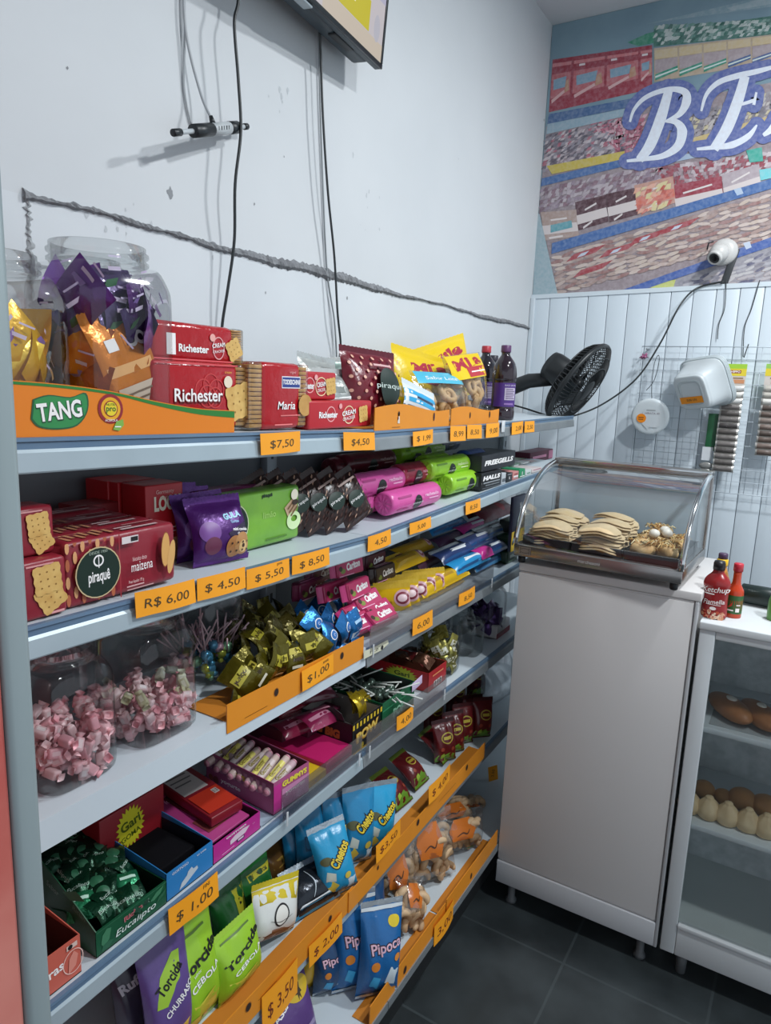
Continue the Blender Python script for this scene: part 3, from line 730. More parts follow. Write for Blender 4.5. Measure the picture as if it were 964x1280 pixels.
for lv in range(1, 7):
    for k in range(3):
        a, c = SURF[lv][k]; y0, y1 = YS[k] + .001, YS[k + 1] - .001; xf = XBASE if lv == 6 else XF
        s = MB(); xb = XBK + .024
        vs = [(xb, y0, a), (xf - .004, y0, a), (xf - .004, y1, c), (xb, y1, c), (xb, y0, a - .012), (xf - .004, y0, a - .012), (xf - .004, y1, c - .012), (xb, y1, c - .012)]
        s.add(vs, [(0, 1, 2, 3), (7, 6, 5, 4), (0, 4, 5, 1), (3, 2, 6, 7), (1, 5, 6, 2), (0, 3, 7, 4)], steel_white)
        d = s.build('shelf_deck', unit)
        e = MB()
        def lip(prof, mat):      # prof: (dx, dz) across, swept along the bay
            n = len(prof); vs = [(xf + p[0], y0, a + p[1]) for p in prof] + [(xf + p[0], y1, c + p[1]) for p in prof]
            e.add(vs, [(i, (i + 1) % n, (i + 1) % n + n, i + n) for i in range(n)] + [tuple(range(n))[::-1], tuple(range(n, 2 * n))], mat)
        plain = lv == 3 and k == 0
        if lv == 6: lip([(-.006, .001), (0, .0008), (.001, -.021), (-.004, -.022), (-.006, -.01)], lip_grey)
        elif plain:
            lip([(-.006, .001), (0, .0008), (.001, -.044), (-.004, -.045), (-.006, -.01)], steel_white)
        else:
            lip([(-.006, .0015), (.001, .0012), (.0015, -.0035), (-.006, -.0045)], lip_dark)
            lip([(-.006, -.0045), (-.0008, -.0045), (-.0012, -.013), (-.006, -.013)], lip_dark)
            lip([(-.006, -.013), (-.001, -.013), (.002, -.017), (.0045, -.040), (.0035, -.042), (-.003, -.042), (-.006, -.02)], lip_pale if k == 0 or lv == 2 else lip_grey)
        e.build('price_rail', d)
        if lv != 6:
            for yb in (y0 + .02, y1 - .024):
                br = MB(); zb = surf(lv, yb)
                br.prism([(-.30, -.06), (-.30, -.0125), (-.02, -.0125), (-.02, -.02)], 0, .003, M('#7d868c', .4, metal=.3), Matrix.Translation((XF, yb, zb)))
                br.build('shelf_bracket', d)
kick = MB(); kick.box((-.78, YS[0], .0), (-.765, YS[3], .185), M('#1d2022', .6)); kick.build('kick_plate', unit)

# clear upright guards clipped on the second bay's decks
gm = clear('guard_acrylic', (.92, .92, .93), .20, .5, .16)
def guard(lv, y0, y1, h, label):
    g = empty('shelf_guard', label, 'shelf guard'); s = MB()
    n = 10; vs = []
    for i in range(n + 1):
        y = y0 + (y1 - y0) * i / n; z = surf(lv, min(max(y, YS[0] + .01), YS[3] - .01))
        vs += [(XF + .0062, y, z - .004), (XF + .0062, y, z + h), (XF + .0082, y, z + h), (XF + .0082, y, z - .004)]
    fs = []
    for i in range(n):
        for k in range(4): fs.append((4 * i + k, 4 * i + (k + 1) % 4, 4 * i + 4 + (k + 1) % 4, 4 * i + 4 + k))
    fs += [(0, 1, 2, 3), (4 * n, 4 * n + 3, 4 * n + 2, 4 * n + 1)]
    s.add(vs, fs, gm); s.build('acrylic_strip', g)
    for y in (y0 + .01, y1 - .015):
        z = surf(lv, y); q = MB(); q.box((XF + .0083, y, z - .02), (XF + .0105, y + .006, z + .012), milky('clip_plastic', '#d8dcde', .6), .001); q.build('clip', g)
guard(3, 1.29, 2.03, .058, 'clear plastic guard strip along the deck of pink snack packs and yellow rolls')
guard(4, .98, 1.27, .055, 'clear plastic guard strip in front of the yellow and magenta candy boxes')
guard(4, 1.29, 1.72, .055, 'clear plastic guard strip in front of the black and gold candy box')

# ------------------------------------------------------------------ drinks cooler at the left edge
ck = empty('drinks_cooler', 'tall drinks cooler with grey frame and red side at the left edge', 'cooler')
grey = M('#8a9698', .4, metal=.15, var=.3, vscale=3, c2='#79868c')
yE = .274
s = MB(); s.box((-1.10, -.40, .08), (-.495, yE - .02, 1.885), M('#b0584f', .35, var=.4, vscale=2, c2='#c47f74'), .006); s.build('cabinet_body', ck)
s = MB(); s.box((-.494, -.40, .10), (-.453, yE - .021, 1.84), M('#a84a44', .18, var=.7, vscale=5, c2='#cf8d80'), .003); s.build('glass_door', ck)
s = MB(); s.box((-.494, yE - .0205, .10), (-.45, yE, 1.849), grey, .005); s.build('door_frame', ck)
s = MB()
s.lathe([(.019, 0), (.0205, .003), (.0205, .03), (.017, .044), (.010, .052), (.002, .054)], M('#b9c1c4', .4), 24, Matrix.Translation((-.472, yE - .0206, 1.85)))
s.build('corner_cap', ck)
s = MB(); s.box((-1.08, -.38, 0), (-.52, yE - .04, .08), M('#1b1d1f', .6)); s.build('base', ck)

# ------------------------------------------------------------------ white counter
cw = M('#cbc8c6', .38, var=.25, vscale=2, c2='#c0bebd', bump=.03, bscale=5)
ce = M('#cfd0d1', .4)
YC = 2.0
xl, xr_ = -.703, -.182
ct = empty('white_counter', 'tall plain white counter standing under the curved glass warmer', 'counter')
s = MB(); s.box((xl + .008, YC + .004, .165), (xr_ - .012, 2.46, 1.165), cw, .002); s.build('body', ct)
s = MB(); s.box((xl + .006, YC, .172), (xr_ - .014, YC + .0035, 1.16), cw, .0012); s.build('front_panel', ct)
s = MB(); s.box((xl + .004, YC - .003, .085), (xr_ - .010, 2.46, .164), M('#b7b9bc', .4), .003); s.build('plinth_rail', ct)
s = MB(); s.box((xr_ - .011, YC - .003, .085), (xr_ - .001, YC + .03, 1.165), M('#a9abad', .4), .002); s.build('side_trim', ct)
s = MB(); s.box((xl + .004, YC - .001, 1.166), (xr_ + .004, 2.47, 1.192), cw, .004, seg=3); s.build('top', ct)
for x, y in ((xl + .05, 2.04), (xr_ - .05, 2.04), (xl + .05, 2.42), (xr_ - .05, 2.42)):
    s = MB(); s.lathe([(.018, 0), (.018, .01), (.012, .014), (.012, .0848)], M('#55595c', .5), 16, Matrix.Translation((x, y, 0))); s.build('foot', ct)

# ------------------------------------------------------------------ food warmer
inox = M('#9d9a98', .24, metal=.85, bump=.04, bscale=8, var=.4, vscale=5, c2='#7f7c7b')
chrome = M('#c9cbcc', .12, metal=1)
wm = empty('food_warmer', 'curved glass countertop food warmer with chrome edges on the white counter', 'food warmer')
rot = math.radians(-2.5); wx, wy, wz = -.472, 1.976, 1.203
WT = Matrix.Translation((wx, wy, wz)) @ Matrix.Rotation(rot, 4, 'Z')
W2, WD = .243, .36
prof = [(0.0, .048), (.006, .075), (.020, .110), (.042, .147), (.075, .185), (.115, .217), (.165, .245), (.225, .266), (.29, .277), (.33, .279)]   # (y back, z up) of the curved pane
s = MB(); s.box((-W2, -.004, .012), (W2, WD, .050), inox, .004, WT); s.build('base_tray', wm)
for x in (-W2 + .02, W2 - .022):
    for y in (.02, WD - .03):
        s = MB(); s.lathe([(.009, -.0105), (.011, -.008), (.012, .013)], M('#17181a', .5), 14, WT @ Matrix.Translation((x, y, 0))); s.build('foot', wm)
s = MB(); n = len(prof); vs = []
for x in (-W2 + .006, W2 - .006):
    for (y, z) in prof: vs.append((x, y, z))
s.add(vs, [(i, i + 1, n + i + 1, n + i) for i in range(n - 1)], clear('curved_glass', (.94, .96, .97), .07, .55, .04), WT, True); s.build('curved_pane', wm)
gs = clear('side_glass', (.95, .97, .97), .06, .5, .04)
for x in (-W2 + .004, W2 - .004):
    s = MB(); poly = [(x, y, z) for y, z in prof] + [(x, .345, .279), (x, .345, .05)]
    s.add(poly, [tuple(range(len(poly)))], gs, WT); s.build('side_pane', wm)
    s = MB(); s.tube([(x, y - .003, z + .002) for y, z in prof], .0082, chrome, 8, WT); s.build('edge_rail', wm)
s = MB(); s.box((-W2, .300, .272), (W2, WD - .004, .292), inox, .003, WT); s.build('roof', wm)
s = MB(); s.box((-W2, .297, .283), (W2, .303, .2925), chrome, .002, WT); s.build('roof_rail', wm)
for x in (-W2, W2 - .012):
    s = MB(); s.box((x, .338, .05), (x + .012, .352, .272), inox, .002, WT); s.build('rear_post', wm)
s = MB(); s.add([(-W2 + .01, .345, .05), (W2 - .01, .345, .05), (W2 - .01, .345, .272), (-W2 + .01, .345, .272)], [(0, 1, 2, 3)], milky('rear_glass', '#b3c4ce', .92, .3), WT); s.build('rear_pane', wm)
s = MB(); q = lambda x, z: (x, -.0052, z)
s.rect(-W2 + .018, .020, -W2 + .056, .044, q, M('#8d8b88', .3, metal=.6)); s.ring(-W2 + .037, .032, .016, .002, q, M('#3f3f42', .4), 20, .008)
for dx in (-.014, .014): s.disc(-W2 + .037 + dx, .039, .0022, q, M('#3f3f42', .4), 8); s.disc(-W2 + .037 + dx, .025, .0022, q, M('#3f3f42', .4), 8)
ob = s.build('badge', wm); ob.matrix_world = WT; s = MB(); s.text('marchesoni', -.01, .030, .014, lambda x, z: (x, -.0054, z), M('#c9c6c4', .4)); ob = s.build('maker_name', wm); ob.matrix_world = WT
# gastronorm trays and the food in them
def gn_tray(x0, x1, label):
    g = empty('food_tray', label, 'tray', 'steel trays inside the food warmer'); t = M('#3b3d40', .3, metal=.7); s = MB(); y0, y1, z0, z1 = .022, .31, .0512, .074
    w_ = .0015
    s.box((x0, y0, z0), (x1, y1, z0 + w_), t, 0, WT)
    for lo, hi in (((x0, y0, z0), (x1, y0 + w_, z1)), ((x0, y1 - w_, z0), (x1, y1, z1)), ((x0, y0, z0), (x0 + w_, y1, z1)), ((x1 - w_, y0, z0), (x1, y1, z1))): s.box(lo, hi, t, 0, WT)
    s.build('pan', g)
    s = MB(); s.box((x0 - .003, y0 - .004, z1), (x1 + .003, y0 + .004, z1 + .002), M('#77797c', .25, metal=.8), .0008, WT); s.box((x0 - .003, y1 - .004, z1), (x1 + .003, y1 + .004, z1 + .002), M('#77797c', .25, metal=.8), .0008, WT); s.build('rim', g)
gn_tray(-.225, -.079, 'dark food tray under the left heap of folded pastries')
gn_tray(-.073, .073, 'dark food tray under the middle heap of folded pastries')
gn_tray(.079, .225, 'dark food tray under the shredded chicken snacks at right')
dough = M('#d3bd97', .6, bump=.35, bscale=40, var=.6, vscale=14, c2='#b99c70')
def pastry(seed):
    """thin pastry folded over on itself: rounded oblong slab, drooping ends, open layered edge"""
    s = MB(); n, q = 36, 9; vs = []
    for (z0, t, kx) in ((0, .010, 1.0), (.0085, .008, .97)):
        b = len(vs)
        for j in range(q + 1):
            f = -PI / 2 + PI * j / q; rr, zz = math.cos(f) ** .45, math.sin(f)
            for i in range(n):
                a = 2 * PI * i / n; c, d = math.cos(a), math.sin(a); g = (abs(c) ** 3.2 + abs(d) ** 3.2) ** (-1 / 3.2) * (1 + .035 * math.sin(5 * a + seed) + .02 * math.sin(11 * a + 2 * seed))
                x, y = .062 * kx * g * c * rr, .040 * kx * g * d * rr
                vs.append((x, y, z0 + t * (.5 + .5 * zz) + .006 - 3.2 * x * x + .002 * math.sin(60 * x + seed) * rr - 1.5 * y * y))
        N = (q + 1) * n; s.add(vs[b:], [(j * n + i, j * n + (i + 1) % n, (j + 1) * n + (i + 1) % n, (j + 1) * n + i) for j in range(q) for i in range(n)], dough, None, True)
    return s.mesh('folded_pastry')
meshes = [pastry(k) for k in range(4)]
def add_obj(name, me, label, cat, group=None):
    o = bpy.data.objects.new(name, me); col.objects.link(o); return tag(o, label, cat, group)
r = random.Random(5)
for (cx, lab) in ((-.152, 'pale folded fried pastry in the left tray of the glass warmer'), (0.0, 'pale folded fried pastry in the middle tray of the glass warmer')):
    for k in range(12):
        o = add_obj('folded_pastry', meshes[k % 4], lab, 'pastry', 'fried pastries in the ' + lab.split(' in the ')[1].split(' of ')[0])
        lay_ = k // 3; yy = .09 + (k % 3) * .075 + r.uniform(-.012, .012); top = 1.0 if cx == 0 else .8
        o.matrix_world = WT @ Matrix.Translation((cx + r.uniform(-.008, .008), yy - .03, .058 + .017 * lay_ * top + .008 * (k % 3))) @ Matrix.Rotation(r.uniform(-.25, .25) + (PI if k % 2 else 0) * 0, 4, 'Z') @ Matrix.Rotation(r.uniform(-.1, .15), 4, 'X')
# shredded filled snacks at right
for k in range(7):
    s = MB(); rr = random.Random(40 + k)
    s.blob(.030, .036, .022, M('#b98d55', .6, bump=.5, bscale=60, var=.8, vscale=25, c2='#d9bd8a'), None, k, .28, 4, 3)
    for q in range(60):
        a = rr.uniform(0, 6.28); p = Vector((.026 * math.cos(a) * rr.random() ** .5, .032 * math.sin(a) * rr.random() ** .5, .018))
        s.tube([p, p + Vector((rr.uniform(-.012, .012), rr.uniform(-.012, .012), .005)), p + Vector((rr.uniform(-.018, .018), rr.uniform(-.02, .02), -.004))], .0016, M(rr.choice(['#d8b878', '#c79a55', '#e6d3a4', '#a8743a']), .6), 5)
    ob = s.build('chicken_snack'); tag(ob, 'golden shredded snack heaped in the right tray of the glass warmer', 'snack', 'golden snacks in the right tray')
    ob.matrix_world = WT @ Matrix.Translation((.118 + .068 * (k % 2) , .065 + .07 * (k // 2), .083 + .012 * (k == 6))) @ Matrix.Rotation(rr.uniform(0, 3), 4, 'Z')
for k, (x, y) in enumerate(((.135, .12), (.165, .15), (.15, .19))):
    s = MB(); s.blob(.016, .016, .013, M('#e4ddd0', .5), None, k + 3, .05, 3, 2); ob = s.build('cheese_ball'); tag(ob, 'white cheese ball on top of the golden snacks in the warmer', 'cheese', 'cheese balls on the golden snacks')
    ob.matrix_world = WT @ Matrix.Translation((x, y, .118))

# ------------------------------------------------------------------ bakery cabinet
cb = empty('bakery_cabinet', 'white bakery cabinet with glass front and shelves of bread at the right', 'display cabinet')
wd = M('#c6cbcd', .42, var=.25, vscale=3, c2='#b6bcbf'); x0, x1, zt = -.174, .62, 1.115
zinc = M('#cfd3d5', .5, bump=.7, bscale=55, var=.8, vscale=30, c2='#abb0b3')
s = MB(); s.box((x0 - .002, YC - .006, zt - .022), (x1, 2.42, zt), M('#d3d8da', .42), .003); s.build('top', cb)
s = MB(); s.box((x0, YC, .085), (x0 + .040, YC + .022, zt - .0225), wd, .003); s.build('stile', cb)
s = MB(); s.box((x1 - .040, YC, .085), (x1, YC + .022, zt - .0225), wd, .003); s.build('stile', cb)
s = MB(); s.box((x0 + .0405, YC, zt - .045), (x1 - .0405, YC + .022, zt - .0225), wd, .002); s.build('top_rail', cb)
s = MB(); s.box((x0 + .0405, YC, .085), (x1 - .0405, YC + .022, .188), wd, .003); s.box((x0 + .0405, YC - .005, .176), (x1 - .0405, YC, .190), wd, .003); s.build('bottom_rail', cb)
s = MB(); s.box((x0, YC + .0225, .085), (x0 + .012, 2.40, zt - .0225), zinc); s.build('side_panel', cb)
s = MB(); s.box((x1 - .012, YC + .0225, .085), (x1, 2.40, zt - .0225), zinc); s.build('side_panel', cb)
s = MB(); s.box((x0, 2.385, .085), (x1, 2.40, zt - .0225), zinc); s.build('back_panel', cb)
zs1, zs2 = WY(871, 905, YC + .03).z, WY(855, 1025, YC + .03).z
for zz, nm in ((zs1, 'shelf_board'), (zs2, 'shelf_board')):
    s = MB(); s.box((x0 + .0125, YC + .024, zz - .016), (x1 - .0125, 2.384, zz), M('#d9dfe2', .4), .002); s.build(nm, cb)
s = MB(); s.box((x0 + .0125, YC + .0225, .165), (x1 - .0125, 2.384, .176), M('#d3d8d6', .45, var=.4, vscale=4, c2='#bcc3c2')); s.build('floor_board', cb)
s = MB(); s.box((x0 + .040, YC + .009, .187), (x1 - .040, YC + .012, zt - .044), clear('cabinet_glass', (.93, .95, .95), .06, .45, .05)); s.build('glass_pane', cb)
for x in (x0 + .06, x1 - .06):
    for y in (YC + .05, 2.35):
        s = MB(); s.lathe([(.014, 0), (.017, .084)], M('#5f6366', .5), 14, Matrix.Translation((x, y, 0))); s.build('foot', cb)
# bread
crust = M('#bd8450', .5, bump=.2, bscale=30, var=.7, vscale=9, c2='#c99a5f'); crust_d = M('#a3683f', .45, bump=.15, bscale=24, var=.6, vscale=8, c2='#a8713f')
pale = M('#dcc49c', .55, bump=.3, bscale=30, var=.6, vscale=16, c2='#b18d5f')
def bread_at(px, py, z, dy): return WZ(px, py, z), dy
for k, (px, py, an, lab) in enumerate(((912, 893, -52, 'brown oblong bread roll with white dab, left of two in bakery cabinet'), (950, 898, -60, 'brown oblong bread roll with white dab, right of two in bakery cabinet'))):
    o = empty('bread_roll', lab, 'bread', 'oblong rolls on the upper cabinet shelf'); s = MB(); n, mr = 30, 18
    prof = [(.0, -.088), (.012, -.085), (.025, -.07), (.036, -.04), (.040, 0), (.037, .035), (.028, .062), (.014, .08), (0, .086)]
    P = catmull(prof, 3); s.lathe([(max(p[0], .0005), p[1]) for p in P], crust_d, 26, Matrix.Rotation(PI / 2, 4, 'X') @ Matrix.Diagonal((1, .72, 1, 1)))
    s.build('loaf', o)
    s = MB(); s.blob(.013, .017, .004, M('#e7dfd3', .5), Matrix.Translation((0, .0, .0295)), k, .12, 3, 2); s.build('icing_dab', o)
    y = YC + .13; p = WY(px, py, y)
    o.matrix_world = Matrix.Translation((p.x, y, zs1 + .0305)) @ Matrix.Rotation(math.radians(an + 90), 4, 'Z')
s = MB(); s.box((x0 + .05, YC + .05, zs1 + .0005), (x0 + .34, YC + .30, zs1 + .0015), milky('bread_sheet', '#c9ced0', .5)); tag(s.build('plastic_sheet'), 'thin clear plastic sheet under the oblong bread rolls', 'sheet')
cox = [(862, 1003), (886, 1008), (909, 1022), (934, 1035), (956, 1046)]
def dumpling(seed):
    s = MB(); rr = random.Random(seed); n = 28; vs = []; prof = [(.004, 0), (.024, .002), (.032, .014), (.034, .026), (.029, .040), (.020, .052), (.012, .060), (.010, .066), (.0005, .069)]
    P = catmull(prof, 3)
    for (rad, z) in P:
        for k in range(n):
            a = 2 * PI * k / n; g = 1 + .10 * max(0, (z - .02) / .05) * math.sin(7 * a + seed + z * 30) + .03 * math.sin(3 * a + seed)
            vs.append((max(rad, .0005) * g * math.cos(a), max(rad, .0005) * g * math.sin(a), z))
    fs = [(i * n + k, i * n + (k + 1) % n, (i + 1) * n + (k + 1) % n, (i + 1) * n + k) for i in range(len(P) - 1) for k in range(n)]
    s.add(vs, fs, pale, None, True); return s.mesh('filled_bun')
ORD = ['first', 'second', 'third', 'fourth', 'fifth', 'sixth', 'seventh', 'eighth', 'ninth', 'tenth']
for k, (px, py) in enumerate(cox):
    y = YC + .085; p = WY(px, py, y)
    o = add_obj('filled_bun', dumpling(k), 'pale pleated bun on the lower cabinet shelf, %s from the left' % ORD[k], 'bun', 'pleated buns in the front row of the cabinet')
    put(o, p.x, y, zs2 + .0003, rz=40 * k)
for k, (px, py, rad) in enumerate(((880, 985, .033), (905, 990, .027), (930, 985, .040), (958, 1000, .040))):
    s = MB(); s.blob(rad, rad, rad * .82, crust, None, 60 + k, .02, 2, 3); o = s.build('round_bun')
    y = YC + .19; p = WY(px, py, y)
    tag(o, 'round golden bun behind the pleated buns, %s from the left' % ORD[k], 'bun', 'round golden buns in the cabinet'); put(o, p.x, y, zs2 + rad * .80)

# ------------------------------------------------------------------ sauces on the cabinet top
def pxw(px, py, y): return WY(px, py, y)
k_ = empty('ketchup_bottle', 'red ketchup squeeze bottle with black cap at the cabinet corner', 'bottle')
red = M('#8f1f22', .25, var=.2, vscale=6, c2='#a33028'); s = MB()
prof = [(.026, 0), (.031, .004), (.032, .02), (.030, .045), (.031, .075), (.033, .088), (.028, .102), (.016, .115), (.0135, .120), (.0135, .124)]
s.lathe([(a * 1.0, z) for a, z in catmull(prof, 3)], red, 32, Matrix.Diagonal((1, .66, 1, 1))); s.build('body', k_)
s = MB(); s.lathe([(.0145, .1242), (.0145, .140), (.0125, .146)], M('#151518', .4), 24); s.build('cap', k_)
s = MB()
def kf(x, z):
    Rr = .0325; return (x, -.66 * math.sqrt(max(Rr * Rr - x * x, 1e-6)) - .0008, z)
w_ = M('#f0e6e2', .4)
s.text('Ketchup', .001, .074, .019, kf, w_, rot=.06, shear=.25, bold=.01); s.rect(-.024, .063, .0, .066, kf, w_, 6, 1)
s.text('Fiamella', 0, .045, .016, kf, w_, rot=.1, shear=.2, bold=.01); s.rect(-.018, .0365, .018, .038, kf, w_, 6, 1); s.disc(.0, .028, .008, kf, w_, 16, .0045)
rr = random.Random(2)
for q in range(40):
    x, z = rr.uniform(-.026, .026), rr.uniform(.003, .020); s.disc(x, z, rr.uniform(.002, .005), kf, M(rr.choice(['#c9865f', '#d9a98a', '#a33028', '#e0c3a8', '#b5482e']), .4), 8)
s.build('label', k_)
p = pxw(892, 766, 2.055); put(k_, p.x, 2.055, zt + .0004, rz=-4); k_.scale = (1.05, 1.05, 1.10)
h_ = empty('hot_sauce_bottle', 'slim orange red hot sauce bottle with red cap and green label', 'bottle')
s = MB(); prof = [(.020, 0), (.022, .004), (.022, .068), (.018, .082), (.011, .098), (.0105, .130)]
s.lathe(catmull(prof, 3), M('#b5391c', .15, var=.3, vscale=10, c2='#c94f22'), 26); s.build('body', h_)
s = MB(); s.lathe([(.0125, .1302), (.0125, .150), (.0115, .152)], M('#c02a3a', .4), 22); s.build('cap', h_)
s = MB(); n = 20; vs = []
for k in range(n + 1):
    a = -PI + PI * 1.5 * k / n; vs += [(.0224 * math.cos(a), .0224 * math.sin(a), .012), (.0224 * math.cos(a), .0224 * math.sin(a), .064)]
s.add(vs, [(2 * k, 2 * k + 2, 2 * k + 3, 2 * k + 1) for k in range(n)], M('#2f5a2c', .4), None, True)
hf = lambda x, z: (x, -math.sqrt(max(.0228 ** 2 - x * x, 1e-7)), z)
s.rect(.008, .036, .017, .039, hf, w_, 3, 1); s.rect(.007, .018, .016, .029, hf, w_, 3, 1); s.rect(-.017, .020, .002, .024, hf, w_, 4, 1); s.stroke([(-.012, .03), (-.006, .036), (-.003, .044)], [.002, .005, .001], hf, M('#c0342b', .4)); s.build('label', h_)
p = pxw(917, 758, 2.10); put(h_, p.x, 2.10, zt + .0004, rz=0)
y_ = empty('mustard_bottle', 'yellow mustard bottle with purple cap behind the ketchup', 'bottle')
s = MB(); s.lathe(catmull([(.024, 0), (.027, .004), (.027, .08), (.020, .105), (.0135, .125), (.0125, .132)], 3), M('#c98a3a', .3), 26); s.build('body', y_)
s = MB(); s.lathe([(.0145, .1322), (.0150, .136), (.0150, .150), (.013, .152)], M('#e0b616', .4), 22); s.build('collar', y_)
s = MB(); s.lathe([(.0125, .1522), (.0125, .166), (.011, .168)], M('#4a3550', .4), 22); s.build('cap', y_)
p = pxw(893, 760, 2.13); put(y_, p.x + .006, 2.13, zt + .0004)
d_ = empty('dark_tumbler', 'dark green cylinder lying on its side behind the sauce bottles', 'tumbler')
s = MB(); s.lathe([(.026, 0), (.029, .003), (.030, .13), (.027, .133)], M('#12211f', .35), 28, Matrix.Rotation(PI / 2, 4, 'Y')); s.build('body', d_)
s = MB(); s.lathe([(.0305, .112), (.0305, .120)], M('#20302d', .3), 28, Matrix.Rotation(PI / 2, 4, 'Y')); s.build('rim_band', d_)
p = pxw(926, 745, 2.26); put(d_, p.x, 2.26, zt + .0308, rz=-4)
gb = empty('green_bottle', 'bright green squeeze bottle at the right edge on the cabinet', 'bottle')
s = MB(); s.lathe(catmull([(.022, 0), (.025, .004), (.025, .05), (.02, .07), (.011, .082)], 3), M('#5f9a4a', .35), 24); s.build('body', gb)
s = MB(); s.lathe([(.012, .0822), (.012, .094)], M('#d9dad6', .4), 18); s.build('cap', gb)
p = pxw(972, 766, 2.14); put(gb, p.x, 2.14, zt + .0004)

# ------------------------------------------------------------------ fan on the left wall
fn = empty('wall_fan', 'black wall fan with round slatted cage above the end of the top shelf', 'fan')
blk = M('#1c2022', .42); blk2 = M('#15181a', .5)
A = (MW @ Vector((.66, .60, -.36))).normalized()           # axis of the head
yf = 2.80; cc = WY(724, 481, yf)
xa = A.cross(Vector((0, 0, 1))).normalized(); ya = A.cross(xa)
FT = Matrix(((xa.x, ya.x, A.x, cc.x), (xa.y, ya.y, A.y, cc.y), (xa.z, ya.z, A.z, cc.z), (0, 0, 0, 1)))
R_ = .178
s = MB(); s.lathe([(.030, -.155), (.055, -.152), (.060, -.13), (.060, -.07), (.055, -.052), (.02, -.050)], blk, 32, FT); s.build('motor_housing', fn)
s = MB()
rr_ = [(.05, -.048), (.09, -.052), (.13, -.047), (.16, -.034), (.173, -.015), (R_, .0)]
for k in range(64):
    a = 2 * PI * k / 64; s.tube([(p[0] * math.cos(a), p[0] * math.sin(a), p[1]) for p in rr_], .0024, blk2, 5, FT)
for (rad, z) in ((.10, -.052), (.148, -.042), (R_, 0)):
    s.tube([(rad * math.cos(2 * PI * k / 48), rad * math.sin(2 * PI * k / 48), z) for k in range(49)], .003 if rad < R_ else .006, blk, 6, FT, False)
s.lathe([(.02, -.051), (.052, -.051), (.052, -.046), (.02, -.046)], blk, 32, FT); s.build('rear_cage', fn)
s = MB(); ff = [(.045, .042), (.09, .044), (.135, .034), (.165, .018), (R_, .004)]
for k in range(72):
    a = 2 * PI * k / 72; s.tube([(p[0] * math.cos(a + .25 * (R_ - p[0]) / R_), p[0] * math.sin(a + .25 * (R_ - p[0]) / R_), p[1]) for p in ff], .0017, blk2, 5, FT)
for (rad, z) in ((.10, .0435), (.14, .032)): s.tube([(rad * math.cos(2 * PI * k / 48), rad * math.sin(2 * PI * k / 48), z) for k in range(49)], .0022, blk, 6, FT, False)
s.lathe([(.001, .047), (.03, .046), (.046, .042), (.046, .038), (.001, .038)], blk, 30, FT); s.build('front_cage', fn)
s = MB(); s.lathe([(R_ - .004, -.010), (R_ + .004, -.008), (R_ + .006, .002), (R_ + .002, .010), (R_ - .004, .010)], blk, 64, FT, cap0=False, cap1=False); s.build('rim', fn)
for q in range(3):
    s = MB(); vs = []; n, mm = 10, 6
    for i in range(n + 1):
        t = i / n; rad = .025 + .125 * t; wdt = .22 + .55 * math.sin(PI * min(1, t * .9 + .1)) * .9
        for j in range(mm + 1):
            v = j / mm - .5; a = 2 * PI * q / 3 + v * wdt * 1.6 + .3 * t; vs.append((rad * math.cos(a), rad * math.sin(a), -.004 + v * .032 - .006))
    s.add(vs, [(i * (mm + 1) + j, i * (mm + 1) + j + 1, (i + 1) * (mm + 1) + j + 1, (i + 1) * (mm + 1) + j) for i in range(n) for j in range(mm)], M('#20262a', .3), FT, True); s.build('blade', fn)
s = MB(); s.lathe([(.001, .014), (.018, .012), (.024, .0), (.024, -.03)], blk, 24, FT); s.build('hub', fn)
pm = FT @ Vector((.0, .0, -.1)); pw_ = WX(640, 484, XW + .03)
s = MB(); p0 = Vector((XW + .012, yf + .03, 1.70)); s.tube([p0, p0.lerp(pm, .5) + Vector((0, 0, .004)), pm + Vector((0, 0, -.03))], [.034, .030, .026], blk, 16); s.build('arm', fn)
s = MB(); s.box((XW + .001, yf - .03, 1.63), (XW + .012, yf + .09, 1.77), blk, .004); s.build('wall_plate', fn)

# ------------------------------------------------------------------ television high on the left wall
tv = empty('television', 'flat screen television mounted high on the left wall, lower corner in view', 'television')
c0 = WX(478, 87, -1.045); yaw = math.radians(5.5); tilt = math.radians(4.5)
# local frame: X along the screen towards the back wall, -Y out of the screen, Z up; origin at the lower front right corner
TT = Matrix.Translation(c0) @ Matrix.Rotation(PI / 2 + yaw, 4, 'Z') @ Matrix.Rotation(-tilt * -1, 4, 'X')
tvb = M('#20303a', .45); Wt, Ht = .73, .43
s = MB(); s.box((-Wt, .004, 0), (0, .022, Ht), tvb, .003, TT); s.build('bezel_back', tv)
s = MB()
for lo, hi in (((-Wt, 0, 0), (0, .006, .011)), ((-Wt, 0, Ht - .009), (0, .006, Ht)), ((-Wt, 0, .0112), (-Wt + .009, .006, Ht - .0092)), ((-.009, 0, .0112), (0, .006, Ht - .0092))): s.box(lo, hi, M('#171b1e', .35), .0015, TT)
s.build('bezel', tv)
s = MB(); s.box((-Wt + .03, .0225, .004), (-.03, .072, Ht - .06), tvb, .010, TT); s.build('rear_case', tv)
s = MB(); s.box((-Wt + .1, .0725, .15), (-.2, .082, .30), M('#22272a', .5), .002, TT); s.build('wall_bracket', tv)
s = MB(); s.box((-.20, .024, .0005), (-.11, .046, .0115), M('#11161a', .5), .002, TT); s.build('speaker_slot', tv)
s = MB(); s.box((-.40, .006, -.006), (-.33, .03, -.0002), M('#aab5ba', .4), .003, TT); s.build('sensor_pod', tv)
s = MB(); sf = lambda x, z: (x, .0028, z)
s.rect(-Wt + .009, .011, -.009, Ht - .009, sf, emit('screen_white', '#b4aeb2', .9))
sf2 = lambda x, z: (x, .0024, z)
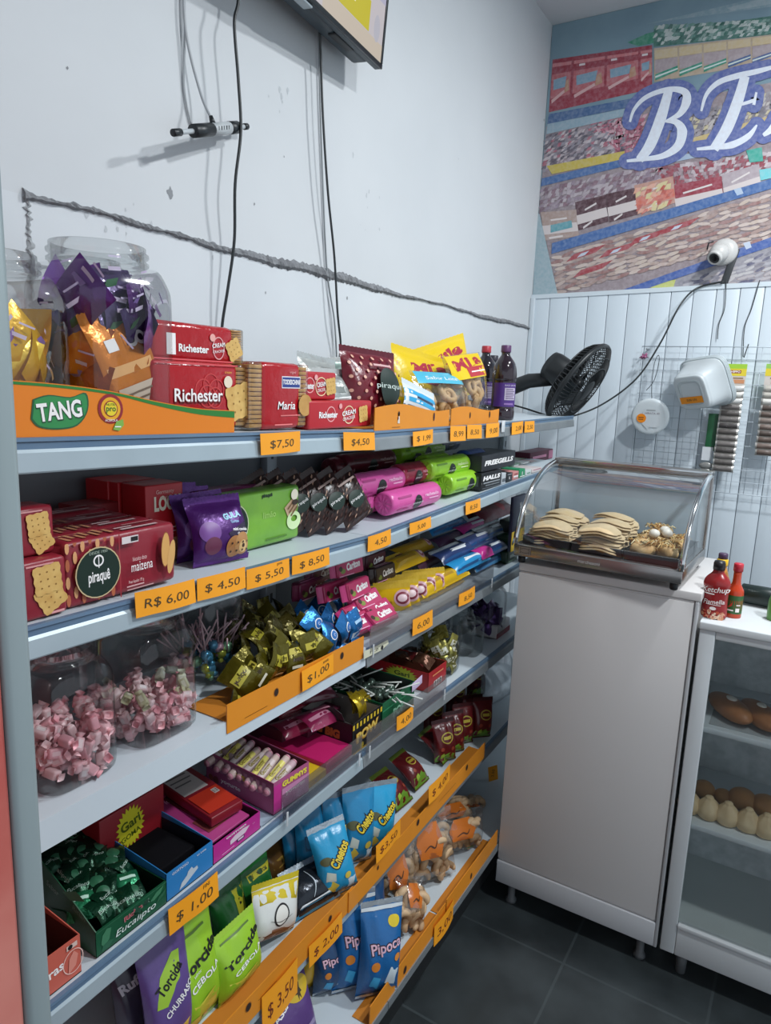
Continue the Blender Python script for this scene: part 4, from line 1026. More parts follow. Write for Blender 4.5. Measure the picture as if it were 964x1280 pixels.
s.rect(-.40, .052, -.085, .118, sf2, emit('screen_yellow', '#b5aa12', .9)); s.rect(-.30, .084, -.16, .092, lambda x, z: (x, .0021, z), emit('screen_text', '#d8d6c8', .9))
s.rect(-.30, .011, -.009, .05, sf2, emit('screen_tan', '#b7ab9c', .9)); s.rect(-.60, .14, -.009, .30, sf2, emit('screen_mauve', '#a29fb4', .9)); s.disc(-.045, .075, .016, lambda x, z: (x, .0020, z), emit('screen_lilac', '#a7a6b0', .9), 20, .03)
o = s.build('screen', tv); o.matrix_world = TT

# ------------------------------------------------------------------ antenna, cables
an_ = empty('indoor_antenna', 'small black and white rod antenna hanging by its cable on the wall', 'antenna')
e0, e1 = WX(216, 166, XW + .085), WX(309, 158, XW + .03); ax = (e1 - e0)
def seg(a, b_, rad, mat, name):
    s = MB(); s.tube([e0 + ax * a, e0 + ax * (a + .004), e0 + ax * (b_ - .004), e0 + ax * b_], [rad * .8, rad, rad, rad * .8], mat, 14); s.build(name, an_)
aw = M('#b9bfc2', .4); ab = M('#1d2225', .4)
seg(0, .09, .0068, ab, 'tip'); seg(.09, .24, .0045, aw, 'rod'); seg(.24, .48, .0125, ab, 'sleeve'); seg(.48, .72, .0120, M('#b9bec0', .4), 'label_band'); seg(.72, .84, .0125, ab, 'sleeve'); seg(.84, .95, .0045, aw, 'rod'); seg(.95, 1, .0066, ab, 'tip')
s = MB(); 
for q in range(5): s.box((-.0005, 0, 0), (.0005, .0012 + .001 * (q % 2), .007), ab, 0, Matrix.Translation(e0 + ax * (.52 + .035 * q) + Vector((.0122, 0, -.003))))
s.build('print_marks', an_)
j = e0 + ax * .50
s = MB(); s.tube([j + Vector((0, 0, .010)), j + Vector((-.004, -.002, .024))], [.006, .004], ab, 10); s.build('cable_boot', an_)
cab = lambda name, pts, rad, mat, label, cat='cable', grp=None: tag(MB().tube(catmull(pts, 8), rad, mat, 8).build(name), label, cat, grp)
white_c = M('#a9adb0', .45); black_c = M('#24292b', .4)
cab('coax_cable', [j + Vector((-.004, -.002, .022)), WX(252, 120, XW + .03), WX(236, 60, XW + .015), WX(230, 10, XW + .012), WX(230, -60, XW + .010), WX(232, -260, XW + .010)], .0028, white_c, 'pale coaxial cable rising from the rod antenna')
cab('coax_cable', [WX(239, 155, XW + .004), WX(230, 110, XW + .004), WX(231, 40, XW + .006), WX(230, -60, XW + .006), WX(233, -260, XW + .006)], .0022, white_c, 'second pale cable close to the wall, left of the antenna cable')
cab('power_cable', [WX(301, -260, XW + .055), WX(300, -60, XW + .055), WX(298, 0, XW + .055), WX(293, 30, XW + .055), WX(298, 100, XW + .055), WX(301, 165, XW + .055), WX(294, 230, XW + .05), WX(293, 300, XW + .04), WX(285, 360, XW + .03), WX(278, 405, XW + .02), WX(276, 450, XW + .015)], .0032, black_c, 'black cable hanging past the antenna down to the red cracker packs')
pt = TT @ Vector((-.36, .04, .01))
cab('power_cable', [WX(399, 20, XW + .05), WX(401, 70, XW + .035), WX(404, 150, XW + .035), WX(410, 240, XW + .035), WX(418, 320, XW + .032), WX(422, 390, XW + .03), WX(426, 435, XW + .025), WX(420, 462, XW + .02)], .003, black_c, 'black television cable hanging down the middle of the left wall')
cab('power_cable', [WX(398, 20, XW + .008), WX(400, 120, XW + .006), WX(404, 240, XW + .005), WX(409, 340, XW + .006), WX(418, 400, XW + .008), WX(421, 450, XW + .01)], .0022, M('#8c9194', .5), 'thin grey cable flat on the wall beside the television cable')
yv = YB - .03
cab('power_cable', [WY(905, 352, YB - .03), WY(872, 360, yv), WY(850, 382, YB - .10), WY(825, 430, YB - .12), WY(795, 474, YB - .14), WY(752, 506, YB - .18), WY(712, 521, YB - .24), WY(688, 520, YB - .28), WY(655, 510, 2.86), WY(636, 505, 2.85)], .0036, black_c, 'black cable sagging from the security camera to the fan')
for k, (pts, lab) in enumerate((([(908, 350), (906, 385), (899, 405), (897, 424)], 'thin black wire under the security camera, left of two'), ([(950, 350), (940, 385), (931, 410), (929, 446)], 'thin black wire under the security camera, right of two'))):
    cab('thin_wire', [WY(*p, YB - .024) for p in pts], .0016, black_c, lab, 'wire')

# ------------------------------------------------------------------ security camera
sc_ = empty('security_camera', 'white dome security camera on the printed mural', 'camera'); pc = WY(899, 317, YB - .055)
cwm = M('#c3c2bf', .35)
s = MB(); B2 = Matrix.Translation((pc.x + .012, YB - .005, pc.z + .012)) @ Matrix.Rotation(PI / 2, 4, 'X')
s.lathe([(.050, 0), (.052, .006), (.048, .018), (.030, .028)], cwm, 30, B2); s.build('base', sc_)
D = Vector((-.35, -.72, -.60)).normalized(); qt = D.to_track_quat('Z', 'Y').to_matrix().to_4x4()
s = MB(); s.blob(.036, .036, .036, cwm, Matrix.Translation(pc), 0, 0, 1, 3); s.build('ball_housing', sc_)
s = MB(); s.lathe([(.028, .018), (.029, .034), (.026, .039), (.020, .036)], cwm, 28, Matrix.Translation(pc) @ qt); s.build('lens_hood', sc_)
s = MB(); s.lathe([(.0215, .0362), (.012, .037), (.001, .0375)], M('#17191b', .12), 24, Matrix.Translation(pc) @ qt); s.build('lens', sc_)
s = MB(); s.tube([WY(884, 312, YB - .04), WY(886, 304, YB - .05), WY(892, 302, YB - .04)], .003, ab, 8); s.build('pigtail', sc_)
tp = MB(); a, b2 = WY(917, 318, YB - .012), WY(907, 352, YB - .012)
tp.box((-.012, -.004, -.075), (.014, .004, .075), M('#35383b', .5), .003, Matrix.Translation(((a.x + b2.x) / 2, YB - .0095, (a.z + b2.z) / 2)) @ Matrix.Rotation(.22, 4, 'Y'))
tag(tp.build('cable_cover'), 'short dark cable cover below the security camera', 'cable cover')

# ------------------------------------------------------------------ wire rack on the panel and the things hanging on it
YR = YB - .05
rk = MB(); wire = M('#b3bdc4', .4, metal=.2)
A0, A1 = WY(803, 433, YR), WY(880, 613, YR); xR = .55; z0, z1 = A1.z, A0.z; xL = A0.x
for k in range(17):
    x = xL + k * .05; rk.tube([(x, YR, z0), (x, YR, z1)], .0011, wire, 6)
for k in range(13):
    z = z0 + (z1 - z0) * k / 12; rk.tube([(xL, YR - .003, z), (xL + .8, YR - .003, z)], .0019 if k in (0, 12) else .0011, wire, 6)
for x, z in ((xL + .02, z1 - .01), (xL + .6, z1 - .01), (xL + .02, z0 + .01), (xL + .6, z0 + .01)): rk.tube([(x, YB - .016, z), (x, YR - .004, z)], .004, M('#8d9498', .4), 8)
tag(rk.build('wire_rack'), 'white wire grid rack fixed to the wall panelling', 'rack')
bw = MB(); p = WY(805, 445, YR - .012); rr = random.Random(4)
for k in range(16):
    d = Vector((rr.uniform(-1, 1), rr.uniform(-.6, .2), rr.uniform(-1, 1))).normalized() * rr.uniform(.012, .02); bw.tube([p, p + d * .6 + Vector((0, -.004, 0)), p + d], [.003, .0035, .001], M(rr.choice(['#8f4a6f', '#7a3a62', '#a9668a']), .35), 6)
tag(bw.build('gift_bow'), 'small purple gift bow on the upper corner of the wire rack', 'bow')
orange = M('#f7a31e', .45, var=.15, vscale=20, c2='#ee9412')
pen = M('#3f3427', .6)
wp = milky('white_tub_plastic', '#d5dde0', .86)
# round pot with paper label
rp_ = empty('round_plastic_pot', 'round white plastic pot with paper label hanging from a wire hook', 'pot'); p = WY(814, 520, YR - .035)
T = Matrix.Translation(p) @ Matrix.Rotation(math.radians(8), 4, 'X') @ Matrix.Rotation(PI / 2, 4, 'X')
s = MB(); s.lathe(catmull([(.001, .030), (.060, .030), (.072, .027), (.076, .020), (.075, .010), (.066, -.004), (.058, -.022)], 3), wp, 40, T); s.build('tub', rp_)
s = MB(); T2 = Matrix.Translation(p + Vector((.006, -.0315, -.004))) @ Matrix.Rotation(math.radians(8), 4, 'X')
fl = lambda e: (lambda x, z: T2 @ Vector((x, -e, z)))
pa = [(-.034, .022), (-.028, .034), (.03, .034), (.040, .022), (.038, -.03), (.026, -.042), (-.005, -.042), (-.012, -.052), (-.02, -.044), (-.034, -.03)]
s.decal(pa[::-1], fl(.0005), M('#c6cccf', .6)); s.text('HIRATA 40', .004, .016, .012, fl(.0009), M('#7a6f7c', .6)); s.rect(-.02, .026, .016, .031, fl(.0009), M('#9aa0a3', .6)); s.build('paper_label', rp_)
s = MB(); s.disc(-.038, -.006, .019, fl(.0013), M('#f08a12', .5), 22); s.rect(-.05, -.004, -.028, -.001, fl(.0016), pen); s.rect(-.05, -.012, -.03, -.009, fl(.0016), pen); s.build('price_sticker', rp_)
s = MB(); hp = [WY(815, 500, YR - .03), WY(815, 480, YR - .03), WY(818, 455, YR - .028), WY(823, 444, YR - .02), WY(824, 452, YR - .024), WY(818, 475, YR - .03), WY(808, 488, YR - .034)]
s.tube(catmull(hp, 5), .0016, M('#5d6468', .3, metal=.8), 6); s.build('wire_hook', rp_)
# square tubs
tb = empty('square_plastic_tub', 'stack of square translucent plastic tubs with orange tag on the wire rack', 'tub'); p = WY(876, 483, YR - .085)
T = Matrix.Translation(p) @ Vector((-.40, -.78, -.42)).to_track_quat('Z', 'Y').to_matrix().to_4x4() @ Matrix.Rotation(math.radians(8), 4, 'Z')
s = MB(); s.lathe(catmull([(.001, .062), (.062, .062), (.070, .057), (.075, .048)], 3) + [(.090, -.028), (.097, -.030), (.098, -.034)], wp, 48, T, sq=5); s.build('tub', tb)
for zz in (-.036, -.044, -.052):
    s = MB(); s.lathe([(.099, zz + .001), (.103, zz), (.103, zz - .004), (.097, zz - .006)], milky('tub_rim_plastic', '#c9d3d6', .75), 48, T, sq=5, cap0=False); s.build('tub_rim', tb)
s = MB(); s.lathe([(.040, .0622), (.047, .0640), (.050, .0636), (.052, .0622)], milky('tub_rim_plastic', '#c9d3d6', .75), 40, T, sq=5, cap0=False, cap1=False); s.build('base_ring', tb)
s = MB(); tf = lambda e: (lambda x, z: T @ Vector((x, z - .030, .053 + e)))
s.rect(-.056, -.013, .046, .015, tf(.012), M('#f0941a', .5), 4, 1); s.text('0,00 UN', -.004, .001, .013, tf(.0125), pen, bold=.01); s.build('price_tag_strip', tb)
# sachet strips
def sachet_strip(px, py, n, w_, dark, label, head='#9cc43a', y=YR - .02, txt='HIPPO'):
    o = empty('sachet_strip', label, 'snack strip', 'strips of sachets hanging on the wire rack'); p = WY(px, py, y)
    s = MB(); q = lambda x, z: (p.x + x, y - .004, p.z + z); q2 = lambda x, z: (p.x + x, y - .0046, p.z + z); q3 = lambda x, z: (p.x + x, y - .0052, p.z + z)
    s.box((p.x - w_ / 2, y - .004, p.z - .085), (p.x + w_ / 2, y - .003, p.z), M(head, .45)); s.rect(-w_ / 2, -.085, w_ / 2, -.018, q2, M('#c9c0b8', .45)); s.rect(-w_ / 2, -.046, w_ / 2, -.018, q3, M('#d9c437', .45))
    s.rect(-w_ * .24, -.036, w_ * .26, -.024, lambda x, z: (p.x + x, y - .0056, p.z + z), M('#8f2f2a', .45)); s.text(txt, w_ * .01, -.030, .012, lambda x, z: (p.x + x, y - .0060, p.z + z), M('#efe9df', .5), bold=.02); s.rect(-w_ * .2, -.075, w_ * .45, -.060, q3, M('#c68a62', .45)); s.rect(-.02, -.057, .03, -.052, q3, M('#8f6f4f', .5))
    s.build('header_card', o)
    rr = random.Random(n)
    for k in range(n):
        z = -.094 - k * .0245; t = k / n
        c = rr.choice(dark) if k > 2 else rr.choice(['#c9c8c5', '#b5b0a6', '#d3d0c9'])
        s = MB(); P = Pillow(w_, .027, .013, k, .8, 0, 0); Tm = Matrix.Translation((p.x + rr.uniform(-.002, .002), y - .0125, p.z + z - .0135)); mf = foil('#b5b2ac' if k % 3 else '#c9c7c2', metal=.5, rough=.3)
        for sd in (1, -1): s.add([P.pt(2 * i / 12 - 1, j / 8, sd) for j in range(9) for i in range(13)], [(j * 13 + i, j * 13 + i + 1, (j + 1) * 13 + i + 1, (j + 1) * 13 + i) for j in range(8) for i in range(12)], mf, Tm, True)
        fp = P.fn(1); s.rect(-w_ * .42, .003, w_ * .42, .0235, lambda a_, b_: Tm @ Vector(fp(a_, b_, .0008)), M(c, .4, bump=.5), 8, 4); so = s.build('sachet', o)
        s = MB(); s.box((p.x - w_ * .52, y - .006, p.z + z - .0135), (p.x + w_ * .52, y - .005, p.z + z - .0105), clear('sachet_film', (.95, .95, .95), .25, .7, .2, .5, 60)); s.build('seal', so)
sachet_strip(921, 455, 14, .078, ['#55504d', '#4a4644', '#6b6663', '#3f3b3a'], 'strip of silver and dark sachets hanging left of two on the wire rack')
sachet_strip(973, 455, 11, .078, ['#6f6058', '#5f5149', '#7d7068', '#514640'], 'strip of sachets hanging at the right edge of the wire rack', '#8fbf5a')
o = empty('seed_packet', 'green packet with white base hanging behind the sachet strip', 'packet'); p = WY(889, 545, YR - .012)
s = MB(); s.box((p.x - .018, YR - .012, p.z - .06), (p.x + .02, YR - .008, p.z + .09), M('#1f5a38', .4), .001, None); s.build('wrapper', o)
s = MB(); s.box((p.x - .026, YR - .014, p.z - .10), (p.x + .014, YR - .0125, p.z - .045), M('#c9cdd0', .5), 0); s.build('header_card', o)
for k in range(3):
    s = MB(); s.blob(.03, .008, .014, foil('#8f8f8c', metal=.4), Matrix.Translation((p.x - .004, YR - .016, p.z - .12 - .025 * k)), k, .1, 4, 2); s.build('sachet', o)
s = MB(); s.tube([WY(936, 430, YR - .03), WY(930, 447, YR - .034)], .002, ab, 6); tag(s.build('hook_pin'), 'short black hook holding the sachet strip card', 'hook')

# ------------------------------------------------------------------ light
def lamp(name, loc, power, size, color=(1, .985, .96), rot=(0, 0, 0), shape='DISK'):
    l = bpy.data.lights.new(name, 'AREA'); l.energy = power; l.shape = shape; l.size = size; l.color = color
    o = bpy.data.objects.new(name, l); col.objects.link(o); o.location = loc; o.rotation_euler = rot; return o
lamp('ceiling_bulb', (.36, 2.2, 3.2), 31, .16, (.93, .97, 1))
lamp('ceiling_bulb', (.95, 1.15, 3.18), 40, .2, (.93, .97, 1))
wl = bpy.data.worlds.new('daylight'); sc.world = wl; wl.use_nodes = True
bg = wl.node_tree.nodes['Background']; bg.inputs['Color'].default_value = (.80, .90, 1.0, 1); bg.inputs['Strength'].default_value = .75
sc.view_settings.view_transform = 'Standard'; sc.view_settings.look = 'None'; sc.view_settings.gamma = 1; sc.view_settings.use_curve_mapping = False
sc.view_settings.exposure = 0.24
# ================================================================== deck 1 (top)
red_w = film('#a8161f', bump=.8, bscale=30, rough=.2); red_c = card('#b3202a', rough=.35)
foil_or = foil('#d07a1c', metal=.35); foil_pu = foil('#5d2a78', metal=.45); foil_ye = foil('#d9a61c', metal=.3)
# candy jars on the Tang-coloured tray
def packets_in(jx, jy, jz, rad, z0, z1, n, mats, size, label, grp, seed, cat='sweet sachet', name='sachet', jit=.8, sq=3.4):
    r = random.Random(seed); protos = []
    for k, mt in enumerate(mats):
        s = MB(); P = Pillow(size[0], size[1], size[2], seed + k, 1.2)
        for side in (1, -1):
            vs = [P.pt(2 * i / 8 - 1, j / 10, side) for j in range(11) for i in range(9)]
            s.add(vs, [(j * 9 + i, j * 9 + i + 1, (j + 1) * 9 + i + 1, (j + 1) * 9 + i) for j in range(10) for i in range(8)], mt, Matrix.Translation((0, 0, -size[1] / 2)), True)
        deco(s, [('rect', -.2, .44, .1, .50, ink('#d9c9e0')), ('rect', -.1, .64, .2, .67, ink('#c9b9d6')), ('poly', [(-.4, .1), (-.1, .16), (.0, .34), (-.3, .3)], ink('#3f6a4a' if k % 2 else '#8a6ab0'))], P.fn(1), size[0], size[1], 4, 1)
        for v in range(len(s.v)):
            if abs(s.v[v].z) > 1e9: pass
        protos.append(s.mesh(name))
    out = []
    for k in range(n):
        a = r.uniform(0, 2 * PI); ca, sa = math.cos(a), math.sin(a); g = (abs(ca) ** sq + abs(sa) ** sq) ** (-1 / sq)
        q = rad * g * (r.uniform(.62, 1) if r.random() < .8 else r.uniform(.1, .6)) * jit
        z = z0 + (z1 - z0) * ((k + .5) / n)
        o = add_obj(name, protos[k % len(protos)] , label, cat, grp)
        o.matrix_world = Matrix.Translation((jx + q * ca, jy + q * sa, jz + z)) @ Matrix.Rotation(a + PI / 2 + r.uniform(-.3, .3), 4, 'Z') @ Matrix.Rotation(r.uniform(-.9, .9), 4, 'Y') @ Matrix.Rotation(r.uniform(-.25, .25), 4, 'X')
        out.append(o)
    return out
def in_jar(jx, jy, jz, rad, z0, z1, n, protos, label, grp, seed, cat, name, sq=3.4, tilt=3.1, shell=.75, k0=.84):
    r = random.Random(seed)
    for k in range(n):
        a = r.uniform(0, 2 * PI); ca, sa = math.cos(a), math.sin(a); g = (abs(ca) ** sq + abs(sa) ** sq) ** (-1 / sq)
        q = rad * g * k0 * (r.uniform(.86, 1) if r.random() < shell else r.uniform(.05, .85)); z = z0 + (z1 - z0) * (k + .5) / n
        o = add_obj(name, protos[k % len(protos)], label, cat, grp)
        o.matrix_world = Matrix.Translation((jx + q * ca, jy + q * sa, jz + z)) @ Euler((r.uniform(-tilt, tilt), r.uniform(-tilt, tilt), r.uniform(-3.1, 3.1))).to_matrix().to_4x4()

jy = (yat(1, 62, -.95) + yat(1, 188, -.91)) / 2; jr = .084; jx = -.925; jz = surf(1, jy) + .0016; jh = zat(125, 309, -.925) - jz
J = jar('plastic_jar', jr, jh, 'big clear jar of purple and orange sachets on the orange tray', sq=5); put(J, jx, jy, jz, 90)
packets_in(jx, jy, jz, jr, .04, .10, 7, [foil_or, foil('#7a1f24', metal=.3), foil('#a5551c', metal=.35)], (.085, .085, .014), 'orange or red sweet sachet in the lower half of the big jar', 'orange and red sachets in the big jar', 3, jit=.72)
packets_in(jx, jy, jz, jr, .10, .135, 6, [foil_or, foil('#b5652a', metal=.35)], (.085, .09, .013), 'orange sweet sachet in the middle of the big jar', 'orange sachets in the big jar', 4, jit=.72)
packets_in(jx, jy, jz, jr, .125, .195, 22, [foil_pu, foil('#4a3a63', metal=.4), foil('#6b3a8a', metal=.5)], (.085, .095, .012), 'shiny purple sweet sachet in the top of the big jar', 'purple sachets in the big jar', 8, jit=.74)
o = bag('sweet_packet', .105, .145, .02, foil_or, [('rect', -.42, .42, .36, .52, ink('#e6b070')), ('rect', -.3, .66, -.12, .78, W_), ('disc', .14, .72, .07, W_), ('disc', .30, .72, .07, W_), ('disc', .14, .72, .035, K_), ('disc', .30, .72, .035, K_), ('rect', -.36, .08, .4, .30, ink('#d9c9b4')), ('rect', -.3, .14, .34, .16, ink('#7a6650')), ('rect', -.3, .21, .34, .23, ink('#7a6650'))],
        'upright orange packet with white panel at the front of the big jar', 'sweet packet', None, 5, foil('#c77a2c', metal=.4)); put(o, jx + .066, jy + .018, jz + .030, 92, -6, -18)
jy2 = yat(1, 65, -.95) - .088
J = jar('plastic_jar', .080, zat(40, 332, -.95) - jz, 'clear jar of yellow sachets half hidden by the grey cooler frame', sq=5); put(J, -.94, jy2 - .004, jz, 90)
packets_in(-.94, jy2, jz, .082, .03, .13, 14, [foil_ye, foil('#c99a2a', metal=.35), foil('#e0bb3c', metal=.3)], (.07, .085, .012), 'yellow sweet sachet in the jar beside the cooler', 'yellow sachets in the jar by the cooler', 12, jit=.72)
# another empty jar behind
J = jar('plastic_jar', .060, zat(182, 338, -1.04) - jz - .004, 'empty clear jar standing against the wall behind the big jar', sq=5); put(J, -1.03, jy + .062, jz, 90)

# orange tray front with its green edge and badge
y0t, y1t = yat(1, 33, -.815) - .03, yat(1, 289, -.815)
L_ = y1t - y0t
def tang(s, fn, L):
    H = lambda t: (.062 - .0 * t) if t < .25 else .062 - .030 * (math.sin((t - .25) / .75 * PI - PI / 2) + 1) / 2
    n = 30; g = ink('#2a7a2c'); vs = []
    for i in range(n + 1):
        t = i / n; h = tray_h(t); w = .0035 + .010 * max(0, (t - .45)) * 1.3
        vs += [fn(t, h - .0012, .0005), fn(t, h - .0012 - w, .0005)]
    s.add(vs, [(2 * i, 2 * i + 1, 2 * i + 3, 2 * i + 2) for i in range(n)], g)
    q = lambda e: (lambda a, b: fn(a / L, b, e))
    cx = .03 + .042
    pts = catmull([(cx - .036, .046), (cx - .015, .052), (cx + .015, .050), (cx + .038, .056), (cx + .040, .034), (cx + .024, .014), (cx - .004, .009), (cx - .030, .012), (cx - .040, .022)], 4)
    s.decal(pts, q(.0008), ink('#1f5a34')); s.decal([(cx + (a - cx) * .94, .033 + (b - .033) * .92) for a, b in pts], q(.0010), ink('#2f8a4a'))
    s.text('TANG', cx, .032, .030, q(.0016), ink('#1d4a30'), rot=.12, bold=.05, width=.064); s.text('TANG', cx - .001, .033, .030, q(.0019), W_, rot=.12, bold=.03, width=.062)
    bx = cx + .075; s.disc(bx, .036, .020, q(.0008), ink('#8f1f2a')); s.disc(bx, .036, .0155, q(.0010), ink('#e6a81c')); s.disc(bx, .036, .0110, q(.0012), ink('#8f1f2a')); s.disc(bx, .036, .0095, q(.0014), ink('#e6cf2a')); s.text('pro', bx, .034, .011, q(.0017), ink('#3a6a2a'), bold=.02); s.text('NUTRI', bx, .0415, .005, q(.0017), ink('#3a6a2a'))
    s.text('ACEROLA', bx, .0205, .0045, q(.0017), W_); lf = [(bx + .002, .008), (bx + .012, .006), (bx + .020, .014), (bx + .019, .022), (bx + .008, .019)]; s.decal(lf, q(.0016), ink('#7fb04a')); s.rect(bx + .005, .011, bx + .015, .0125, q(.0020), W_)
TH = catmull([(0, .068), (.18, .066), (.38, .060), (.60, .047), (.80, .0385), (1, .036)], 8)
def tray_h(t):
    for a, b in zip(TH, TH[1:]):
        if t <= b[0] + 1e-9: return a[1] + (b[1] - a[1]) * (t - a[0]) / max(1e-9, b[0] - a[0])
    return .036
o = strip_tray('orange_tray', -.808, y0t, y1t, 1, [tray_h(k / 20) for k in range(21)], 'long orange card tray with green badge in front of the candy jars', [tang], .20, card('#e07d12', rough=.4))

# cream cracker packs (clear ends show the biscuits)
bis = M('#c79a58', .65, bump=.3, bscale=60, var=.7, vscale=40, c2='#a87838')
def cracker_pack(name, w, h, d, label, cat='biscuit pack', txt='Richester', group=None, marks=(), cc=red_w, biscuits=True, win=.14, lw=0):
    o = empty(name, label, cat, group); s = MB(); s.box((-w / 2 + w * lw, -d / 2, 0), (w / 2 - w * win, d / 2, h), cc, .011, seg=3)
    f = lambda x, z, e: (x, -d / 2 - e, z); deco(s, marks, f, w, h); s.build('wrapper', o)
    if biscuits:
        q = MB(); n = max(5, int(d / .0065)) if d > h * .7 else 9
        for k in range(14):
            z0 = h * .04 + k * h * .92 / 14; q.box((w / 2 - w * win - .004, -d / 2 + .003, z0), (w / 2 - .004, d / 2 - .003, z0 + h * .92 / 14 * .82), bis, .0012)
            if lw: q.box((-w / 2 + .004, -d / 2 + .003, z0), (-w / 2 + w * lw + .004, d / 2 - .003, z0 + h * .92 / 14 * .82), bis, .0012)
        q.build('biscuits', o)
        q = MB(); q.box((w / 2 - w * win - .002, -d / 2, .001), (w / 2, d / 2, h - .001), clear('wrap_film', (.96, .95, .93), .1, .6, .12, .6, 40), .004)
        q.build('clear_end', o)
        if lw: MB().box((-w / 2, -d / 2, .001), (-w / 2 + w * lw + .002, d / 2, h - .001), clear('wrap_film', (.96, .95, .93), .1, .6, .12, .6, 40), .004).build('clear_end', o)
    return o
petal = ink('#c43a3c')
class CK(tuple): pass
def with_cracker(o, x, z, r, rot, w, h, d, part='printed_cracker'):
    s = MB(); cracker(s, x * w, z * h, r * h, rot, lambda a, b, e: (a, -d / 2 - e, b)); s.build(part, o); return o
xf = -.845
yc, w, zb, h = slot(1, 192, 312, 455, xf)
heart = [('ring', -.02, .60, .16, .02, petal), ('ring', .06, .68, .16, .02, petal), ('ring', .12, .60, .16, .02, petal), ('ring', .02, .50, .17, .02, petal), ('ring', .10, .48, .16, .02, petal)]
def richester(w, h, s=1.0): return heart + [('rect', -.49, .955, .35, .975, ink('#d9545a')), ('text', 'Richester', -.06, .50, .26 * s, ink('#6a0c12'), {'bold': .05, 'width': .50}), ('text', 'Richester', -.065, .515, .26 * s, W_, {'bold': .015, 'width': .49}), ('disc', .24, .72, .09, ink('#e8d9c0')), ('text', 'cream', .24, .86, .06, ink('#e6b04a')), ('ring', .02, .12, .14, .03, ink('#e8c9c0'), .10), ('text', 'CREAM', .02, .13, .09, W_, {'bold': .02})]
o = cracker_pack('cracker_pack', w, h, .065, 'lower of two stacked red cracker packs with clear biscuit end', marks=richester(w, h), win=.13); with_cracker(o, .37, .42, .36, .25, w, h, .065); stand(o, 1, yc, xf, .065)
zb2 = h + .0012; ytop = zat(250, 405, xf - .02) - zb - zb2
yc2, w2, _, _ = slot(1, 190, 305, 420, xf - .02, zb2)
o = cracker_pack('cracker_pack', w2, ytop, .07, 'upper of two stacked red cracker packs, with a white strip on its face', marks=heart[:0] + [('rect', -.36, .18, -.27, .70, W_), ('text', 'Richester', -.08, .36, .26, W_, {'bold': .03, 'width': .32}), ('ring', .19, .42, .22, .03, ink('#e0a0a0'), .30), ('text', 'CREAM', .19, .50, .15, W_, {'rot': .15, 'bold': .02}), ('text', 'CRACKER', .19, .34, .10, W_, {'rot': .15}), ('disc', .12, .68, .10, ink('#e8a9a0')), ('rect', -.49, .05, .35, .09, ink('#d9545a'))], win=.12)
with_cracker(o, .37, .42, .36, .5, w2, ytop, .07); stand(o, 1, yc2, xf - .02, .07, dz=zb2)

# tall maria biscuit pack with clear sides
xf = -.835; yc, w, zb, h = slot(1, 311, 385, 455, xf)
o = cracker_pack('biscuit_pack', w, h, .06, 'tall red biscuit pack with clear sides and a blue name plate', marks=[('rect', .02, .62, .34, .80, ink('#e6dfe6')), ('rect', .03, .635, .33, .785, ink('#2a3f86')), ('text', 'TODESCHINI', .18, .715, .10, W_, {'width': .29, 'bold': .03}), ('text', 'Maria', .10, .36, .17, W_, {'width': .30, 'bold': .01, 'shear': .15}), ('rect', .0, .20, .34, .215, ink('#e07a7a')), ('text', 'original', .2, .86, .05, ink('#e6b0b0')), ('rect', -.1, .06, .2, .08, ink('#e07a7a'))], win=.14, lw=.20)
s = MB(); f = lambda a, b: (a, -.0335, b); s.disc(w * .42, h * .36, h * .17, f, bis, 26); o2 = s.build('printed_cracker', o); stand(o, 1, yc, xf, .06)
# two small red cartons
def small_rich(w, h, d, label, sc_=1.0, bx=0):
    o = carton('cracker_carton', w, h, d, red_c, [('ring', -.18 + bx, .52, .28, .04, ink('#e6a0a0')), ('text', 'Richester', -.22 + bx, .5, .30, W_, {'width': .28, 'bold': .03}), ('ring', .10 + bx, .48, .36, .04, ink('#e6c9a0'), .34), ('text', 'CREAM', .10 + bx, .56, .24, W_, {'width': .22, 'rot': .12, 'bold': .02}), ('text', 'CRACKER', .10 + bx, .36, .17, W_, {'width': .2, 'rot': .12}), ('disc', -.04 + bx, .80, .10, ink('#e6a0a0'))], label, 'biscuit pack', 'small red cracker packs', .005)
    return with_cracker(o, .34 if not bx else .28, .5, .40, .15, w, h, d)
xf = -.83; yc, w, zb, h = slot(1, 386, 464, 503, xf); stand(small_rich(w, h, .05, 'small red cracker pack lying in front of the silver bags'), 1, yc, xf, .05)
xf2 = -.845; yc, w, _, h2 = slot(1, 370, 420, 465, xf2, h + .002); stand(small_rich(w, h2, .045, 'small red cracker pack on top of the other small red one'), 1, yc, xf2, .045, dz=h + .002)
# silver bags against the wall
for k, (pl, pr, pt, c, lab, xx) in enumerate(((384, 422, 456, '#b9bdb9', 'silver grey bag against the wall, behind the small red cracker packs', -.97), (410, 440, 470, '#a4a9a6', 'crumpled silver bag right beside the small red cracker packs', -.90), (424, 452, 455, '#8fa39b', 'silver and green bag leaning next to the maroon dotted bag', -.97))):
    yc, w, zb, h = slot(1, pl, pr, pt, xx)
    o = bag('snack_bag', w * 1.15, h, .04, foil(c, metal=.5, rough=.35), [('rect', -.3, .62, .3, .74, ink('#5f6a66')), ('rect', -.25, .3, .2, .36, ink('#3f5a50')), ('poly', [(-.4, .45), (.3, .5), (.35, .56), (-.35, .52)], ink('#e3e6e4'))], lab, seed=20 + k, seal=foil('#c9ccc9', metal=.4), wr=1.6); stand(o, 1, yc, xx, .04, 86 - 10 * k, -6, 6 - 6 * k)
